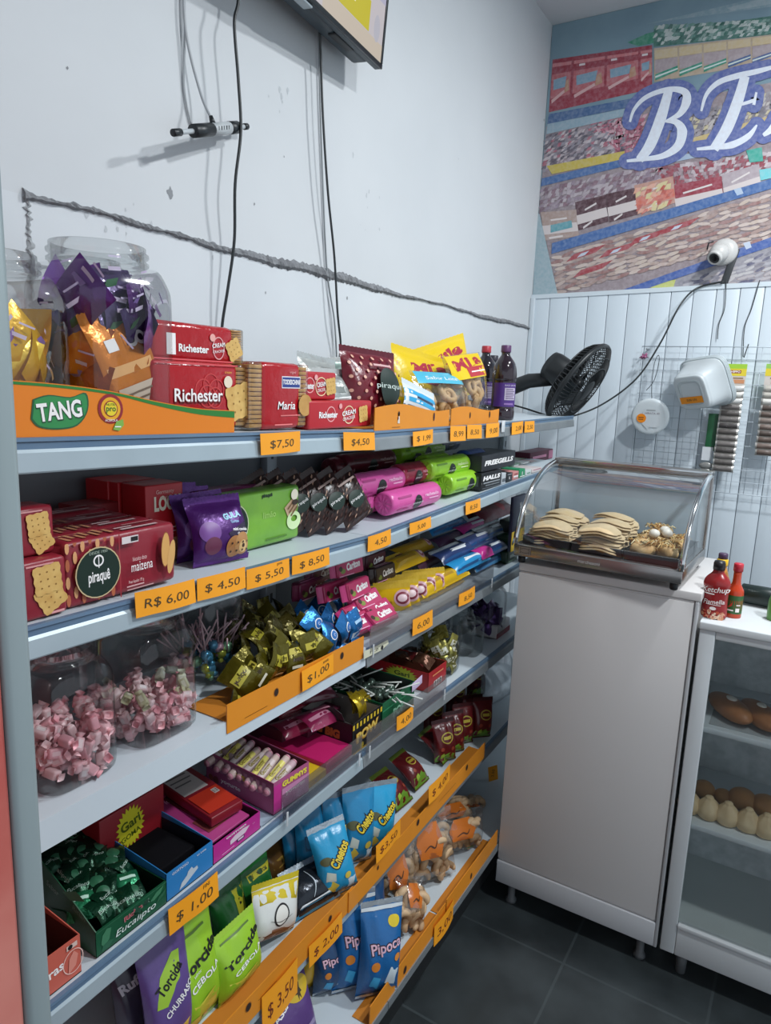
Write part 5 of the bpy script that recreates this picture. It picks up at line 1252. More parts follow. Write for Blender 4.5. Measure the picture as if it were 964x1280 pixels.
o = bag('snack_bag', .05, zat(450, 455, -1.0) - 1.62, .03, film('#26408a'), [('rect', -.3, .5, .3, .6, W_)], 'small blue bag peeking out behind the maroon dotted bag', seed=25, seal=film('#e0c11c')); stand(o, 1, yat(1, 447, -1.0), -1.0, .03, 90, 0, 8)

# maroon dotted bag
xf = -.86; yc, w, zb, h = slot(1, 449, 500, 444, xf); dots = []
for i in range(6):
    for j in range(10): dots.append(('disc', -.42 + .16 * i + .08 * (j % 2), .06 + .095 * j, .024, ink('#d9a58f')))
o = bag('biscuit_bag', w * 1.05, h, .07, film('#6a1424', bump=.5), dots + [('disc', .12, .52, .22, ink('#16281f'), .27), ('text', 'piraquê', .12, .52, .105, ink('#c9d6cf'), {'width': .52}), ('rect', -.1, .80, .2, .83, ink('#c9a0a0'))], 'maroon bag with pale dots and a dark green oval', 'biscuit bag', seed=31, seal=film('#5a1020')); stand(o, 1, yc, xf, .07, 80, -6, 3)
# clear packs of ring biscuits with coloured headers
clr = clear('bag_film', (.95, .95, .95), .09, .65, .12, .7, 40)
ring_b = M('#c9a878', .6, bump=.3, bscale=40, var=.5, vscale=20, c2='#b08a58'); ring_d = M('#8f6a48', .6, bump=.3, bscale=40)
def ring_bag(name, w, h, t, label, head, n, seed, mat=ring_b, group=None, size=.020, z1=.62, cat='biscuit bag', hmarks=(), hz=.66):
    def inner(o, P):
        r = random.Random(seed)
        for k in range(n):
            s = MB(); q = [(size * math.cos(2 * PI * i / 16), size * math.sin(2 * PI * i / 16), 0) for i in range(17)]; s.tube(q, size * .42, mat, 8, None, False)
            b_ = s.build('ring_biscuit', o); u = r.uniform(-.62, .62); v = .10 + (z1 - .1) * (k + .5) / n
            b_.matrix_local = Matrix.Translation((u * P.xw(v), -r.uniform(-.2, .55) * P.half(u, v), v * h)) @ Euler((PI / 2 + r.uniform(-.6, .6), r.uniform(-.7, .7), 0)).to_matrix().to_4x4()
        s = MB(); f = P.fn(1)
        for j in range(6):
            for i in range(10):
                pass
        s.rect(-w * .44, hz * h, w * .44, .985 * h, lambda x, z: f(x, z, .0009), head, 12, 8)
        deco(s, hmarks, lambda x, z, e: f(x, z, e + .0008), w, h, 4, 1); s.build('header_print', o)
    return bag(name, w, h, t, clr, (), label, cat, group, seed, None, 1.3, .3, None, inner)
xf = -.845; yc, w, zb, h = slot(1, 512, 545, 480, xf)
o = bag('wafer_pack', w * 1.0, h * .72, .025, film('#d6dde0'), [('rect', -.5, .35, .5, .5, ink('#2a9fd0')), ('rect', -.5, .62, .5, .8, ink('#2a9fd0')), ('rect', -.5, .16, .5, .24, ink('#5f7a8a')), ('rect', -.2, .52, .3, .6, ink('#1c3a5a'))], 'small blue and white striped pack leaning beside the maroon bag', 'biscuit pack', seed=33, seal=film('#c9d3d9')); stand(o, 1, yc, xf, .03, 80, -16, 16)
yel = film('#e3c316'); xf = -.86
yc, w, zb, h = slot(1, 540, 585, 474, xf)
o = ring_bag('ring_biscuit_bag', w * 1.15, h * 1.1, .06, 'clear bag of ring biscuits with a light blue header', film('#4fb4d0'), 11, 41, hz=.72, hmarks=[('text', 'Sabor Leite', 0, .84, .11, W_, {'width': .6, 'shear': .15})]); stand(o, 1, yc, xf, .06, 84, -12, 0)
yc, w, zb, h = slot(1, 582, 614, 447, xf)
o = ring_bag('ring_biscuit_bag', w * 1.3, h, .06, 'clear bag of ring biscuits with yellow header and red letters', yel, 12, 42, ring_b, hz=.60, hmarks=[('text', 'Mila', 0, .86, .22, ink('#a8203a'), {'width': .7, 'bold': .04, 'rot': .1}), ('rect', -.1, .62, .42, .78, ink('#b5303a')), ('rect', -.05, .69, .36, .71, W_)]); stand(o, 1, yc, xf, .06, 88, -10, -6)
for k, (pl, pr, pt, rz, ry, lab) in enumerate(((506, 556, 452, 78, 8, 'yellow bag with red letters behind the striped blue pack'), (536, 590, 448, 84, -14, 'yellow bag with red letters slanting behind the ring biscuits'))):
    yc, w, zb, h = slot(1, pl, pr, pt, -.96)
    o = bag('biscuit_bag', w * 1.1, h, .05, yel, [('text', 'Mila', .05, .78, .24, ink('#a8203a'), {'width': .62, 'bold': .05, 'rot': .15}), ('rect', -.2, .5, .3, .58, ink('#a8203a')), ('rect', -.4, .2, .4, .38, ink('#c9b06a'))], lab, 'biscuit bag', seed=44 + k, seal=yel, wr=1.5); stand(o, 1, yc, -.96, .05, rz, -6, ry)
for k, (pl, pr, pt, lab) in enumerate(((512, 548, 446, 'clear bag of pale round biscuits against the wall behind the yellow bags'), (552, 592, 443, 'clear bag of pale round biscuits against the wall, nearer the juice bottles'))):
    yc, w, zb, h = slot(1, pl, pr, pt, -1.03); o = ring_bag('ring_biscuit_bag', w * 1.1, h, .05, lab, film('#cfae8a'), 9, 51 + k, ring_b, z1=.8, hz=.9); stand(o, 1, yc, -1.03, .05, 90)
# two wavy orange trays
hm = [(.12, .024, .004, .007), (.78, .026, .0035, .0085)]
def figure(s, fn, L):
    q = lambda a, b: fn(a / L, b, .0011); x = L * .28
    s.disc(x, .036, .0042, q, ink('#4a2a1a'), 12, .006); s.disc(x, .034, .003, q, ink('#d9b090'), 12, .004); s.decal([(x - .005, .014), (x + .005, .014), (x + .003, .030), (x - .003, .030)], q, ink('#d9d0c4')); s.disc(x - .003, .026, .002, q, ink('#a8303a'), 8, .004)
    s.disc(L * .76, .026, .0042, q, ink('#3a1420'), 14, .0105); s.rect(L * .2, .005, L * .3, .006, q, ink('#7a4a10'))
y0, y1 = yat(1, 468, -.808), yat(1, 561, -.808)
strip_tray('orange_tray', -.808, y0, y1, 1, [.050, .056, .058, .052, .044, .040, .043], 'wavy orange card tray in front of the maroon dotted bag', [figure], .12)
y0, y1 = yat(1, 563.5, -.808), yat(1, 623, -.808)
strip_tray('orange_tray', -.808, y0, y1, 1, [.044, .050, .050, .045, .040, .038, .042], 'wavy orange card tray beside the grape juice bottles', [], .12, holes=[(.36, .026, .004, .008), (.78, .026, .005, .009)])
# grape juice bottles
def juice(label, cap, cx, py0, x, dark='#241520', lab_c='#4a2a78', rad=.040):
    yc = yat(1, cx, x); zb = surf(1, yc); H = zat(cx, py0, x) - zb; k = H / .245
    o = empty('juice_bottle', label, 'bottle', 'grape juice bottles'); s = MB()
    s.lathe(catmull([(rad * .9, 0), (rad, .006), (rad * 1.0, .03), (rad * .97, .04), (rad * .97, .125), (rad, .135), (rad, .155), (rad * .85, .185), (rad * .5, .205), (.0145, .214), (.0145, .222)], 3), M(dark, .12, coat=.5), 34, Matrix.Diagonal((1, 1, k, 1))); s.build('body', o)
    s = MB(); s.lathe([(.0165, .2222 * k), (.0168, .226 * k), (.0165, .243 * k), (.015, .245 * k)], M(cap, .4), 26); s.build('cap', o)
    s = MB(); n = 26; R = rad * .985; vs = []
    for i in range(n + 1):
        a = -PI * 1.0 * i / n; vs += [(R * math.cos(a), R * math.sin(a), .044 * k), (R * math.cos(a), R * math.sin(a), .122 * k)]
    s.add(vs, [(2 * i, 2 * i + 1, 2 * i + 3, 2 * i + 2) for i in range(n)], M(lab_c, .35), None, True)
    f = lambda x_, z: ((R + .0008) * math.sin(x_ / R), -(R + .0008) * math.cos(x_ / R), z * k)
    s.rect(-.022, .066, .020, .106, f, ink('#b9aec4'), 10, 1); f = lambda x_, z: ((R + .0013) * math.sin(x_ / R), -(R + .0013) * math.cos(x_ / R), z * k)
    for q in range(6): s.rect(-.018, .070 + .006 * q, .016 - .006 * (q % 2), .0725 + .006 * q, f, ink('#5a4a6a'), 6, 1)
    s.text('SUCO DE UVA', 0, .114, .007, f, ink('#d9cfe6')); s.rect(-.022, .050, .012, .056, f, ink('#8a6aa8'), 6, 1); s.build('label', o)
    put(o, x, yc, zb + .0006, 60); return o
juice('grape juice bottle with purple cap and purple label, nearest the shelf edge', '#5a3560', 627, 431, -.875)
juice('dark grape juice bottle with red cap behind the yellow header bag', '#b0303c', 603, 432, -.985, '#1f1a22')
juice('dark juice bottle partly hidden between the red capped and purple capped ones', '#33303a', 613, 444, -1.045, '#26222a')

# price cards on the top rail
T1 = [(325, 375, 541, 568, '$7,50', 'price card below the tall red biscuit pack'), (429, 468, 541, 564, '$4,50', 'price card below the small red cracker packs'), (516, 541, 539, 557, '$ 1,99', 'price card below the wavy tray of the maroon bag'),
      (563, 582, 533, 552, '8,99', 'price card at the seam of the two wavy trays, left of three'), (584, 602, 531.5, 549, '8,50', 'price card under the second wavy tray, middle of three'), (608, 624, 529.5, 547, '9,00', 'price card under the second wavy tray, right of three'),
      (640, 654, 528, 543, '2,00', 'left of the two price cards past the juice bottles'), (656, 668, 527, 541, '2,50', 'right of the two price cards past the juice bottles')]
for (a, b, c, d, t, lab) in T1: price_tag(1, a, b, c, d, t, lab)
s = MB(); p = WX(629, 533, XF + .006); s.box((p.x - .001, p.y - .012, p.z - .018), (p.x + .001, p.y + .014, p.z + .018), M('#c9cdd0', .5), .0008); tag(s.build('paper_chip'), 'white paper scrap on the top rail under the juice bottles', 'paper')
# ================================================================== deck 2
maroon = film('#8a2230', bump=.2, rough=.35); finger = M('#d9a878', .6, var=.5, vscale=40, c2='#c98f5a')
def cracker_print(o, items, w, h, d, part='printed_cracker'):
    s = MB()
    for k, (x, z, r, rot) in enumerate(items): cracker(s, x * w, z * h, r * h, rot, lambda a, b, e: (a, -d / 2 - e, b), k=k)
    s.build(part, o)
xf = -.815; yc, w, zb, h = slot(2, 30, 86, 700, xf)
o = carton('cracker_pack', w, h, .05, maroon, [('rect', .1, .04, .4, .08, ink('#d99a9a')), ('rect', -.4, .9, .2, .93, ink('#d99a9a'))], 'lower red cracker pack at the left end of the second deck, beside the cooler', 'biscuit pack', None, .006, fins=maroon); cracker_print(o, [(.10, .34, .32, .5), (.04, .66, .33, .1)], w, h, .05); stand(o, 2, yc, xf, .05)
xf = -.835; yc2, w2, zb, h2 = slot(2, 20, 70, 634, xf, h + .002)
o = carton('cracker_pack', w2, h2, .05, maroon, [('rect', -.4, .9, .2, .93, ink('#d99a9a'))], 'upper red cracker pack at the left end of the second deck, beside the cooler', 'biscuit pack', None, .006, fins=maroon); cracker_print(o, [(.14, .30, .30, .5), (.06, .64, .32, .1)], w2, h2, .05); stand(o, 2, yc2, xf, .05, dz=h + .002)
# long maizena packs, four rows deep
xf = -.822; yc, w, zb, h = slot(2, 84, 221, 668, xf)
mz = []
for i in range(7):
    for j in range(4):
        x = -.485 + .058 * i; z = .04 + .26 * j + .10 * (i % 2)
        if z < .95: mz.append(('poly', [(x + .017 * math.cos(q * PI / 5), min(.985, z + .1 + .095 * math.sin(q * PI / 5))) for q in range(10)], ink('#d9a06f') if (i + j) % 2 else ink('#b0613f')))
mz += [('rect', -.08, .0, -.07, 1, ink('#9a2f38')), ('disc', -.26, .48, .39, ink('#c9b58a')), ('disc', -.26, .48, .37, ink('#12291f')), ('text', 'piraquê', -.257, .40, .24, W_, {'width': .18, 'bold': .02}), ('ring', -.26, .66, .09, .025, W_), ('rect', -.263, .55, -.256, .73, W_), ('text', 'DESDE 1950', -.26, .79, .06, ink('#a9b8a9')), ('text', 'biscoito doce', .10, .56, .10, ink('#e6c9c6'), {'width': .13}), ('text', 'maizena', .12, .43, .23, W_, {'width': .20}), ('rect', -.06, .83, .09, .94, ink('#d9d0d0')), ('rect', .02, .85, .085, .92, K_), ('text', 'Peso líquido 175 g', .06, .20, .07, ink('#e6c9c6'), {'width': .14}), ('rect', -.03, .13, .13, .15, ink('#d9b0b0')), ('rect', -.03, .08, .22, .095, ink('#d9b0b0')),
       ('poly', [(.345 + .045 * math.cos(q * PI / 8) + .006 * math.sin(q * PI / 8), .60 + .30 * math.sin(q * PI / 8)) for q in range(16)], ink('#8f4a2a')), ('poly', [(.345 + .041 * math.cos(q * PI / 8) + .006 * math.sin(q * PI / 8), .60 + .28 * math.sin(q * PI / 8)) for q in range(16)], ink('#d9a55f')), ('poly', [(.40 + .036 * math.cos(q * PI / 8) + .022 * math.sin(q * PI / 8), .46 + .28 * math.sin(q * PI / 8)) for q in range(16)], ink('#d9a866'))]
mtop = [('rect', -.45 + .058 * i, .1 + .2 * (i % 2), -.42 + .058 * i, .6 + .2 * (i % 2), ink('#c98f66')) for i in range(7)] + [('rect', .0, .1, .34, .24, ink('#d9c0c0')), ('rect', -.02, .35, .14, .45, ink('#d9c0c0')), ('rect', .1, .62, .4, .70, ink('#b98a8a'))]
def maizena(lab): return carton('biscuit_pack', w, h, .046, maroon, mz, lab, 'biscuit pack', 'long maroon biscuit packs in a row', .009, top=mtop, fins=maroon)
o = maizena('front long maroon biscuit pack with round green emblem, above the 6,00 price card'); stand(o, 2, yc, xf, .046)
for k, lab in enumerate(('long maroon biscuit pack directly behind the front one', 'third long maroon biscuit pack, two rows behind the front one', 'rearmost long maroon biscuit pack in the dark of the second deck')):
    c = dup(o, lab); stand(c, 2, yc - .004 * k, xf - .050 * (k + 1), .046, dz=.004 * k)
# LOOK boxes
xf = -.935; yc, w, zb, h = slot(2, 184, 230, 606, xf); red_l = card('#b01822', rough=.4); brn = card('#7a1a20', rough=.45)
look = [('rect', -.5, .0, .5, .30, ink('#d9a878')), ('rect', -.5, .04, .5, .26, ink('#c98f5f')), ('text', 'LOOK', .08, .76, .24, ink('#e6dfc9'), {'width': .74, 'bold': .05}), ('text', 'Germanty', 0, .90, .07, ink('#d9b0a8')), ('text', 'WAFER', 0, .83, .05, ink('#d9b0a8')), ('rect', -.3, .43, .46, .445, ink('#e6c9c0')), ('rect', -.3, .38, .3, .395, ink('#e6c9c0')), ('rect', -.3, .34, .2, .35, ink('#e6c9c0'))]
o = carton('wafer_box', w, h, .06, red_l, look, 'front red wafer box with white letters behind the maroon biscuit packs', 'wafer box', 'red wafer boxes'); stand(o, 2, yc, xf, .06)
for k, lab in enumerate(('second red wafer box, pressed behind the front one', 'third red wafer box, deepest in the shadow')):
    c = dup(o, lab); stand(c, 2, yc - .004 * (k + 1), xf - .064 * (k + 1), .06)
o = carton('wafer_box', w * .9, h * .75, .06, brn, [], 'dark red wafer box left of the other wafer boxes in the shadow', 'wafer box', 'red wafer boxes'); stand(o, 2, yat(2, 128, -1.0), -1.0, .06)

# purple cookie bags and green wafer pack
def purple_bag(lab, seed, full=True):
    pr_ = foil('#4a1a66', metal=.35, rough=.3)
    return bag('cookie_bag', .118, .110, .045, pr_, [('text', 'GULA', .18, .74, .13, ink('#9fd0e6'), {'bold': .05, 'rot': .1}), ('text', 'Gotas', .20, .64, .07, ink('#8fb0d9'), {'bold': .03}), ('poly', [(.02, .46), (.40, .62), (.44, .42), (.10, .30)], ink('#2a1a3a')), ('text', 'mini cookies', .28, .50, .07, W_, {'bold': .03, 'rot': -.1}), ('text', 'chocolate', .30, .43, .06, W_, {'bold': .02, 'rot': -.1}),
               ('disc', -.26, .52, .17, ink('#7a4a96')), ('disc', -.24, .30, .14, ink('#6a2f4a')), ('disc', .13, .24, .17, ink('#a8713f')), ('disc', .29, .27, .18, ink('#b5834f')), ('disc', .30, .22, .10, ink('#d9b47a')), ('disc', .30, .23, .035, ink('#3a2418'))] + [('disc', .06 + .11 * (q % 4), .16 + .13 * (q // 4), .018, ink('#3a2418')) for q in range(8)], lab, 'cookie bag', 'purple cookie bags', seed, foil('#5a2a7a', metal=.4), 1.3)
xf = -.835; yc = (yat(2, 240, xf) + yat(2, 328, xf)) / 2 + .004; o = purple_bag('front purple cookie bag with printed chocolate chip cookies', 61); stand(o, 2, yc, xf, .045, 80, -14)
for k, lab in enumerate(('purple cookie bag right behind the front one', 'third purple cookie bag, deeper in the row', 'rearmost purple cookie bag in the shadow')):
    c = dup(o, lab); stand(c, 2, yc + .004 + .012 * k, xf - .05 * (k + 1), .045, 86, -8, 2 * k)
xf = -.885; yc, w, zb, h = slot(2, 283, 374, 616, xf); grn = film('#7fb53a', bump=.15, var=.8, vscale=9, c2='#5f9440')
gw = [('disc', -.42, .48, .38, ink('#c9d0a8')), ('disc', -.42, .48, .36, ink('#12291f')), ('text', 'piraquê', -.42, .46, .17, W_, {'width': .26}), ('text', 'piraquê', .02, .90, .09, ink('#1f3a1f'), {'bold': .05}), ('text', 'limão', .05, .56, .16, ink('#a8d070'), {}), ('poly', [(.26, .62), (.40, .80), (.46, .60), (.34, .36)], ink('#c9a888')), ('rect', .0, .10, .3, .13, ink('#4f7a2a'))] + [('ring', .40, .36 + .02 * q, .20 - .03 * q, .05, ink('#cfe6b0'), .17 - .03 * q) for q in range(3)] + [('poly', [(.30 + .022 * q, .60 - .065 * q), (.40 + .02 * q, .76 - .065 * q), (.41 + .02 * q, .73 - .065 * q), (.31 + .022 * q, .57 - .065 * q)], ink('#7a5a3a')) for q in range(3)] + [('disc', .40, .84, .10, ink('#efe6d0')), ('disc', .41, .70, .09, ink('#3a2a20'), .05)]
o = carton('wafer_pack', w, h, .05, grn, gw, 'light green wafer pack lying on its long side beside the purple cookie bags', 'wafer pack', None, .008, fins=grn); stand(o, 2, yc, xf, .05)
o2 = carton('wafer_pack', w, h, .05, film('#7a2a5a', bump=.15), [], 'dark magenta wafer pack behind the light green one', 'wafer pack', None, .008); stand(o2, 2, yc - .01, xf - .06, .05, dz=.004)

# dark brown wafer bags leaning in a row
choc = film('#2e1a16', bump=.3, rough=.3)
bm_ = []
for i in range(6):
    for j in range(9): bm_.append(('poly', [(-.45 + .17 * i + .08 * (j % 2), .05 + .108 * j), (-.37 + .17 * i + .08 * (j % 2), .09 + .108 * j), (-.36 + .17 * i + .08 * (j % 2), .12 + .108 * j), (-.44 + .17 * i + .08 * (j % 2), .085 + .108 * j)], ink('#b58f78') if (i * 3 + j * 5) % 4 == 0 else ink('#4a2a22')))
bm_ += [('disc', .0, .50, .20, ink('#12291f'), .17), ('text', 'piraquê', 0, .50, .085, W_, {'width': .42}), ('rect', -.25, .86, .3, .9, ink('#a89088'))]
proto = bag('wafer_bag', .092, .115, .026, choc, bm_, 'front dark brown wafer bag with round green emblem, leaning back in its row', 'wafer bag', 'dark brown wafer bags', 71, choc, .9)
p = WZ(462, 672, surf(2, 1.2)); ys = [yat(2, px, -.85) for px in (449, 432, 417, 403, 390, 377)]
WL = ['second', 'third', 'fourth', 'fifth', 'sixth']
for k, y in enumerate(ys):
    c = proto if k == 0 else dup(proto, 'dark brown wafer bag leaning in the row, %s from the front' % WL[k - 1])
    stand(c, 2, y, -.835 - .015 * k, .026, 78, -16, -24)
# biscuit rolls
def roll_at(o, lv, pl, pr, xf, rad, dz=0.0, rz=90):
    yc = (yat(lv, pl, xf - rad, dz + rad) + yat(lv, pr, xf - rad, dz + rad)) / 2
    return put(o, xf - rad, yc, surf(lv, yc) + dz + .0006, rz)
def length(lv, pl, pr, xf, rad, dz=0.0): return yat(lv, pr, xf - rad, dz + rad) - yat(lv, pl, xf - rad, dz + rad)
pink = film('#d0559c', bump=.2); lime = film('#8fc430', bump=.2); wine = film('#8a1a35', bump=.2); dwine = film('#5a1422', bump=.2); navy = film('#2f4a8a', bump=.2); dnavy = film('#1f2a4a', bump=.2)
def rmarks(dark, lt): return [('disc', -.02, .36, .34, ink('#14201c'), .34), ('text', 'piraquê', -.02, .36, .13, ink('#d9e0dc'), {'width': .2}), ('text', 'recheado', .26, .62, .20, ink(lt), {'width': .28, 'bold': .02}), ('rect', .2, .42, .4, .47, ink(lt)), ('rect', -.42, .2, -.2, .26, ink(dark)), ('rect', -.40, .7, -.15, .78, ink(dark))]
RR = .030
rolls = [(pink, 479, 541, -.828, 0, '#a83a7a', '#f0c0dd', 'pink biscuit roll in front at the deck edge, right of the brown wafer bags'),
         (pink, 450, 505, -.885, 0, '#a83a7a', '#f0c0dd', 'pink biscuit roll behind the front pink one, on the deck'),
         (pink, 434, 496, -.87, .056, '#a83a7a', '#f0c0dd', 'pink biscuit roll on top, left of the dark red roll'),
         (wine, 494, 530, -.87, .056, '#5a1020', '#e6a0b0', 'dark red biscuit roll on top beside the pink one'),
         (wine, 505, 535, -.905, .0, '#5a1020', '#e6a0b0', 'dark red biscuit roll under the top one'),
         (lime, 555, 601, -.828, 0, '#5f8a1f', '#dff0b0', 'lime green biscuit roll in front at the deck edge'),
         (lime, 531, 572, -.875, 0, '#5f8a1f', '#dff0b0', 'lime green biscuit roll behind the front lime one'),
         (lime, 530, 578, -.852, .056, '#5f8a1f', '#dff0b0', 'lime green biscuit roll on top of the lime rolls'),
         (lime, 527, 555, -.925, .05, '#5f8a1f', '#dff0b0', 'lime green biscuit roll deeper behind the top lime one'),
         (navy, 577, 599, -.862, .056, '#1f2f6a', '#b0c0e6', 'blue biscuit roll on top, right of the lime rolls'),
         (navy, 585, 606, -.88, 0, '#1f2f6a', '#b0c0e6', 'blue biscuit roll beneath the top blue one'),
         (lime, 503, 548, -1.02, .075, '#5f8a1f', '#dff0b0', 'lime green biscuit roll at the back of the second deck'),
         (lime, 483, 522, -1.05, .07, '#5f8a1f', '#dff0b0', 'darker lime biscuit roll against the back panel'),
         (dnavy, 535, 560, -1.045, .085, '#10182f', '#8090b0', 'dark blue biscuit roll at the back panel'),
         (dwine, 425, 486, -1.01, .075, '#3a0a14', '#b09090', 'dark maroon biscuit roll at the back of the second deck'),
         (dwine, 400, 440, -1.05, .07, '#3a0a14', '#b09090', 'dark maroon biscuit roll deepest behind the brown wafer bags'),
         (film('#8a2a55', bump=.2), 395, 450, -.97, .03, '#5a1a3a', '#d9a0bb', 'magenta biscuit roll behind the brown wafer bags')]
base = {}
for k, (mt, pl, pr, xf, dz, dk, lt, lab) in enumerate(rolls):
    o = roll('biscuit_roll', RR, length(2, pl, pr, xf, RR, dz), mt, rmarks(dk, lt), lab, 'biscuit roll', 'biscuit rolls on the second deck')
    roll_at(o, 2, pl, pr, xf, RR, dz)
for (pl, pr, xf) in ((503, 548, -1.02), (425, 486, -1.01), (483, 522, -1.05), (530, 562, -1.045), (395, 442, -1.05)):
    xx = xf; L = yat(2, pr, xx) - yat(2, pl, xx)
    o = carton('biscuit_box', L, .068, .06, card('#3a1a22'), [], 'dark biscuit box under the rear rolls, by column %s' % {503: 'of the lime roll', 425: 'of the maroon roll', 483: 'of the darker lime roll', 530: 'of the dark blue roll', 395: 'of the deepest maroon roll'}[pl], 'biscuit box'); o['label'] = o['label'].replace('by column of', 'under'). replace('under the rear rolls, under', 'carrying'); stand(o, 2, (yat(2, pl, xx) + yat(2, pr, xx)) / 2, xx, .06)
# mint boxes towards the far end
def small_box(lv, pl, pr, pt, xf, d, c, marks, lab, cat='mint box', dz=0.0, rz=90, group='mint boxes at the far end', name='mint_box', bev=.0015):
    yc, w, zb, h = slot(lv, pl, pr, pt, xf, dz)
    o = carton(name, w, h, d, card(c, rough=.4), marks, lab, cat, group, bev, side=[('rect', -.4, .2, .4, .8, ink('#4a5054'))] if name == 'mint_box' else ()); stand(o, lv, yc, xf, d, rz, dz=dz); return o, h
b1, h1 = small_box(2, 601, 626, 591, -.812, .09, '#15171b', [('text', 'HALLS', 0, .66, .34, W_, {'width': .86, 'bold': .06, 'shear': .15}), ('rect', -.4, .34, .42, .42, ink('#8f9499')), ('rect', -.3, .18, .4, .26, ink('#6f7479')), ('rect', -.45, .05, .45, .1, ink('#5a5f64'))], 'black mint box with white letters beside the blue biscuit rolls')
yc, w, zb, _ = slot(2, 598, 640, 580, -.83, h1 + .002)
o = carton('mint_box', w, .05, .10, card('#23262c', rough=.4), [('text', 'FREEGELLS', 0, .5, .40, W_, {'width': .86, 'bold': .05, 'shear': .2})], 'dark mint box lying across the top of the black mint box', 'mint box', 'mint boxes at the far end'); stand(o, 2, yc, -.82, .10, dz=h1 + .002)
small_box(2, 627, 632, 592, -.812, .07, '#b9bfc4', [('rect', -.4, .2, .4, .5, ink('#5f666c'))], 'silver sided mint box right of the black one')
small_box(2, 633, 640, 592, -.812, .07, '#24272b', [('text', 'R', 0, .45, .4, W_, {'bold': .05}), ('rect', -.4, .8, .4, .9, ink('#8f9499'))], 'narrow dark mint box in the far row')
small_box(2, 641, 648, 590, -.812, .07, '#c98a86', [('rect', -.4, .3, .4, .5, W_), ('rect', -.3, .65, .3, .75, ink('#8f3a3a'))], 'narrow salmon mint box in the far row')
small_box(2, 649, 656, 587, -.812, .07, '#1f8a5a', [('text', 'S', 0, .5, .5, W_, {'bold': .06}), ('rect', -.4, .1, .4, .2, W_)], 'narrow green mint box in the far row')
small_box(2, 657, 664, 588, -.812, .07, '#c9cfce', [('rect', -.3, .3, .3, .5, ink('#4a8a6a'))], 'narrow white mint box in the far row')
small_box(2, 665, 677, 586, -.812, .08, '#d0c6c4', [('rect', -.4, .6, .4, .8, ink('#b06a7a'))], 'pale pink mint box at the end of the far row')
o, hh = small_box(2, 640, 690, 578, -.98, .08, '#b9c9b0', [('rect', -.4, .5, .3, .8, ink('#6f9a4a')), ('rect', -.2, .2, .4, .3, ink('#8f9a86'))], 'pale green gum box behind the far mint row', 'gum box')
yc, w, zb, _ = slot(2, 661, 703, 575, -.97, hh + .002)
o = carton('gum_box', w, .045, .07, card('#5a2036'), [('rect', -.4, .35, .2, .6, ink('#d98aa8')), ('rect', .3, .1, .5, .9, ink('#b06a86'))], 'dark pink gum box on top of the pale green one', 'gum box', 'mint boxes at the far end'); stand(o, 2, yc, -.965, .07, dz=hh + .002)
for k, (pl, pr, pt, c, lab) in enumerate(((640, 650, 580, '#6f8a78', 'small green mint box in the second row of the far end'), (652, 662, 578, '#a9b0ae', 'small grey mint box in the second row of the far end'), (664, 676, 577, '#c9b0b0', 'small rosy mint box in the second row of the far end'))):
    small_box(2, pl, pr, pt, -.92, .06, c, [('rect', -.3, .3, .3, .6, W_)], lab)

for (a, b, c, d, t, sm, lab) in ((168, 243, 742, 774, 'R$ 6,00', None, 'price card reading 6,00 below the maroon biscuit packs'), (246, 306, 724, 752, '$ 4,50', None, 'price card reading 4,50 right of the 6,00 card'), (308, 361, 712, 737, '$ 5,50', 'goma', 'price card reading 5,50 with a small note in its corner'),
                                 (365, 411, 696, 719, '$ 8,50', None, 'price card reading 8,50 below the light green wafer pack'), (460, 488, 671, 690, '4,50', None, 'price card below the front brown wafer bag'), (512, 538, 655, 669, '5,00', None, 'price card below the front pink roll'), (582, 600, 629, 644, '8,50', None, 'price card below the black mint box')):
    price_tag(2, a, b, c, d, t, lab, sm)

# ================================================================== deck 3
def base_y(px, py, lv, x): return WX(px, py, x).y
# jars of wrapped taffy
def taffy(seed, c, c2):
    s = MB(); r = random.Random(seed); mt = M(c, .4, bump=.3, bscale=60, var=.5, vscale=60, c2=c2)
    s.box((-.0105, -.0075, -.0065), (.0105, .0075, .0065), mt, .003); w2 = M(c2, .4)
    for sg in (-1, 1):
        n = 8; vs = []
        for k in range(n):
            a = 2 * PI * k / n; vs += [(sg * .010, .003 * math.cos(a), .003 * math.sin(a)), (sg * .0165, .0065 * math.cos(a) * (1 + .3 * (k % 2)), .0055 * math.sin(a) * (1 + .3 * (k % 2)))]
        s.add(vs, [(2 * k, 2 * ((k + 1) % n), 2 * ((k + 1) % n) + 1, 2 * k + 1) for k in range(n)], mt, None, True)
    s.rect(-.006, -.003, .006, .003, lambda x, y: (x, y, .0068), w2); s.rect(-.006, -.003, .006, .003, lambda x, y: (x, -.0078, y), w2)
    return s.mesh('taffy_candy')
tp_ = [taffy(1, '#e8b0b6', '#f2d6d8'), taffy(2, '#e29ca6', '#eec6ca'), taffy(3, '#e8c0c3', '#f5e6e6')]
r1 = .061; x1 = -.885; y1 = yat(3, 80, x1); z1 = surf(3, y1) + .0006
J = jar('candy_jar', r1, .198, 'clear jar of pink taffy at the left end of the third deck', sq=5); put(J, x1, y1, z1, 90)
in_jar(x1, y1, z1, r1, .012, .088, 105, tp_, 'pink wrapped taffy in the jar beside the cooler frame', 'pink taffy in the left jar', 5, 'candy', 'taffy_candy', 5)
r2 = .0665; x2 = -.895; y2 = yat(3, 184, x2); z2 = surf(3, y2) + .0006
J = jar('candy_jar', r2, .205, 'clear jar of pink taffy, second from the left on the third deck', sq=5); put(J, x2, y2, z2, 90)
in_jar(x2, y2, z2, r2, .012, .070, 84, tp_, 'pink wrapped taffy in the second jar of the third deck', 'pink taffy in the second jar', 6, 'candy', 'taffy_candy', 5)
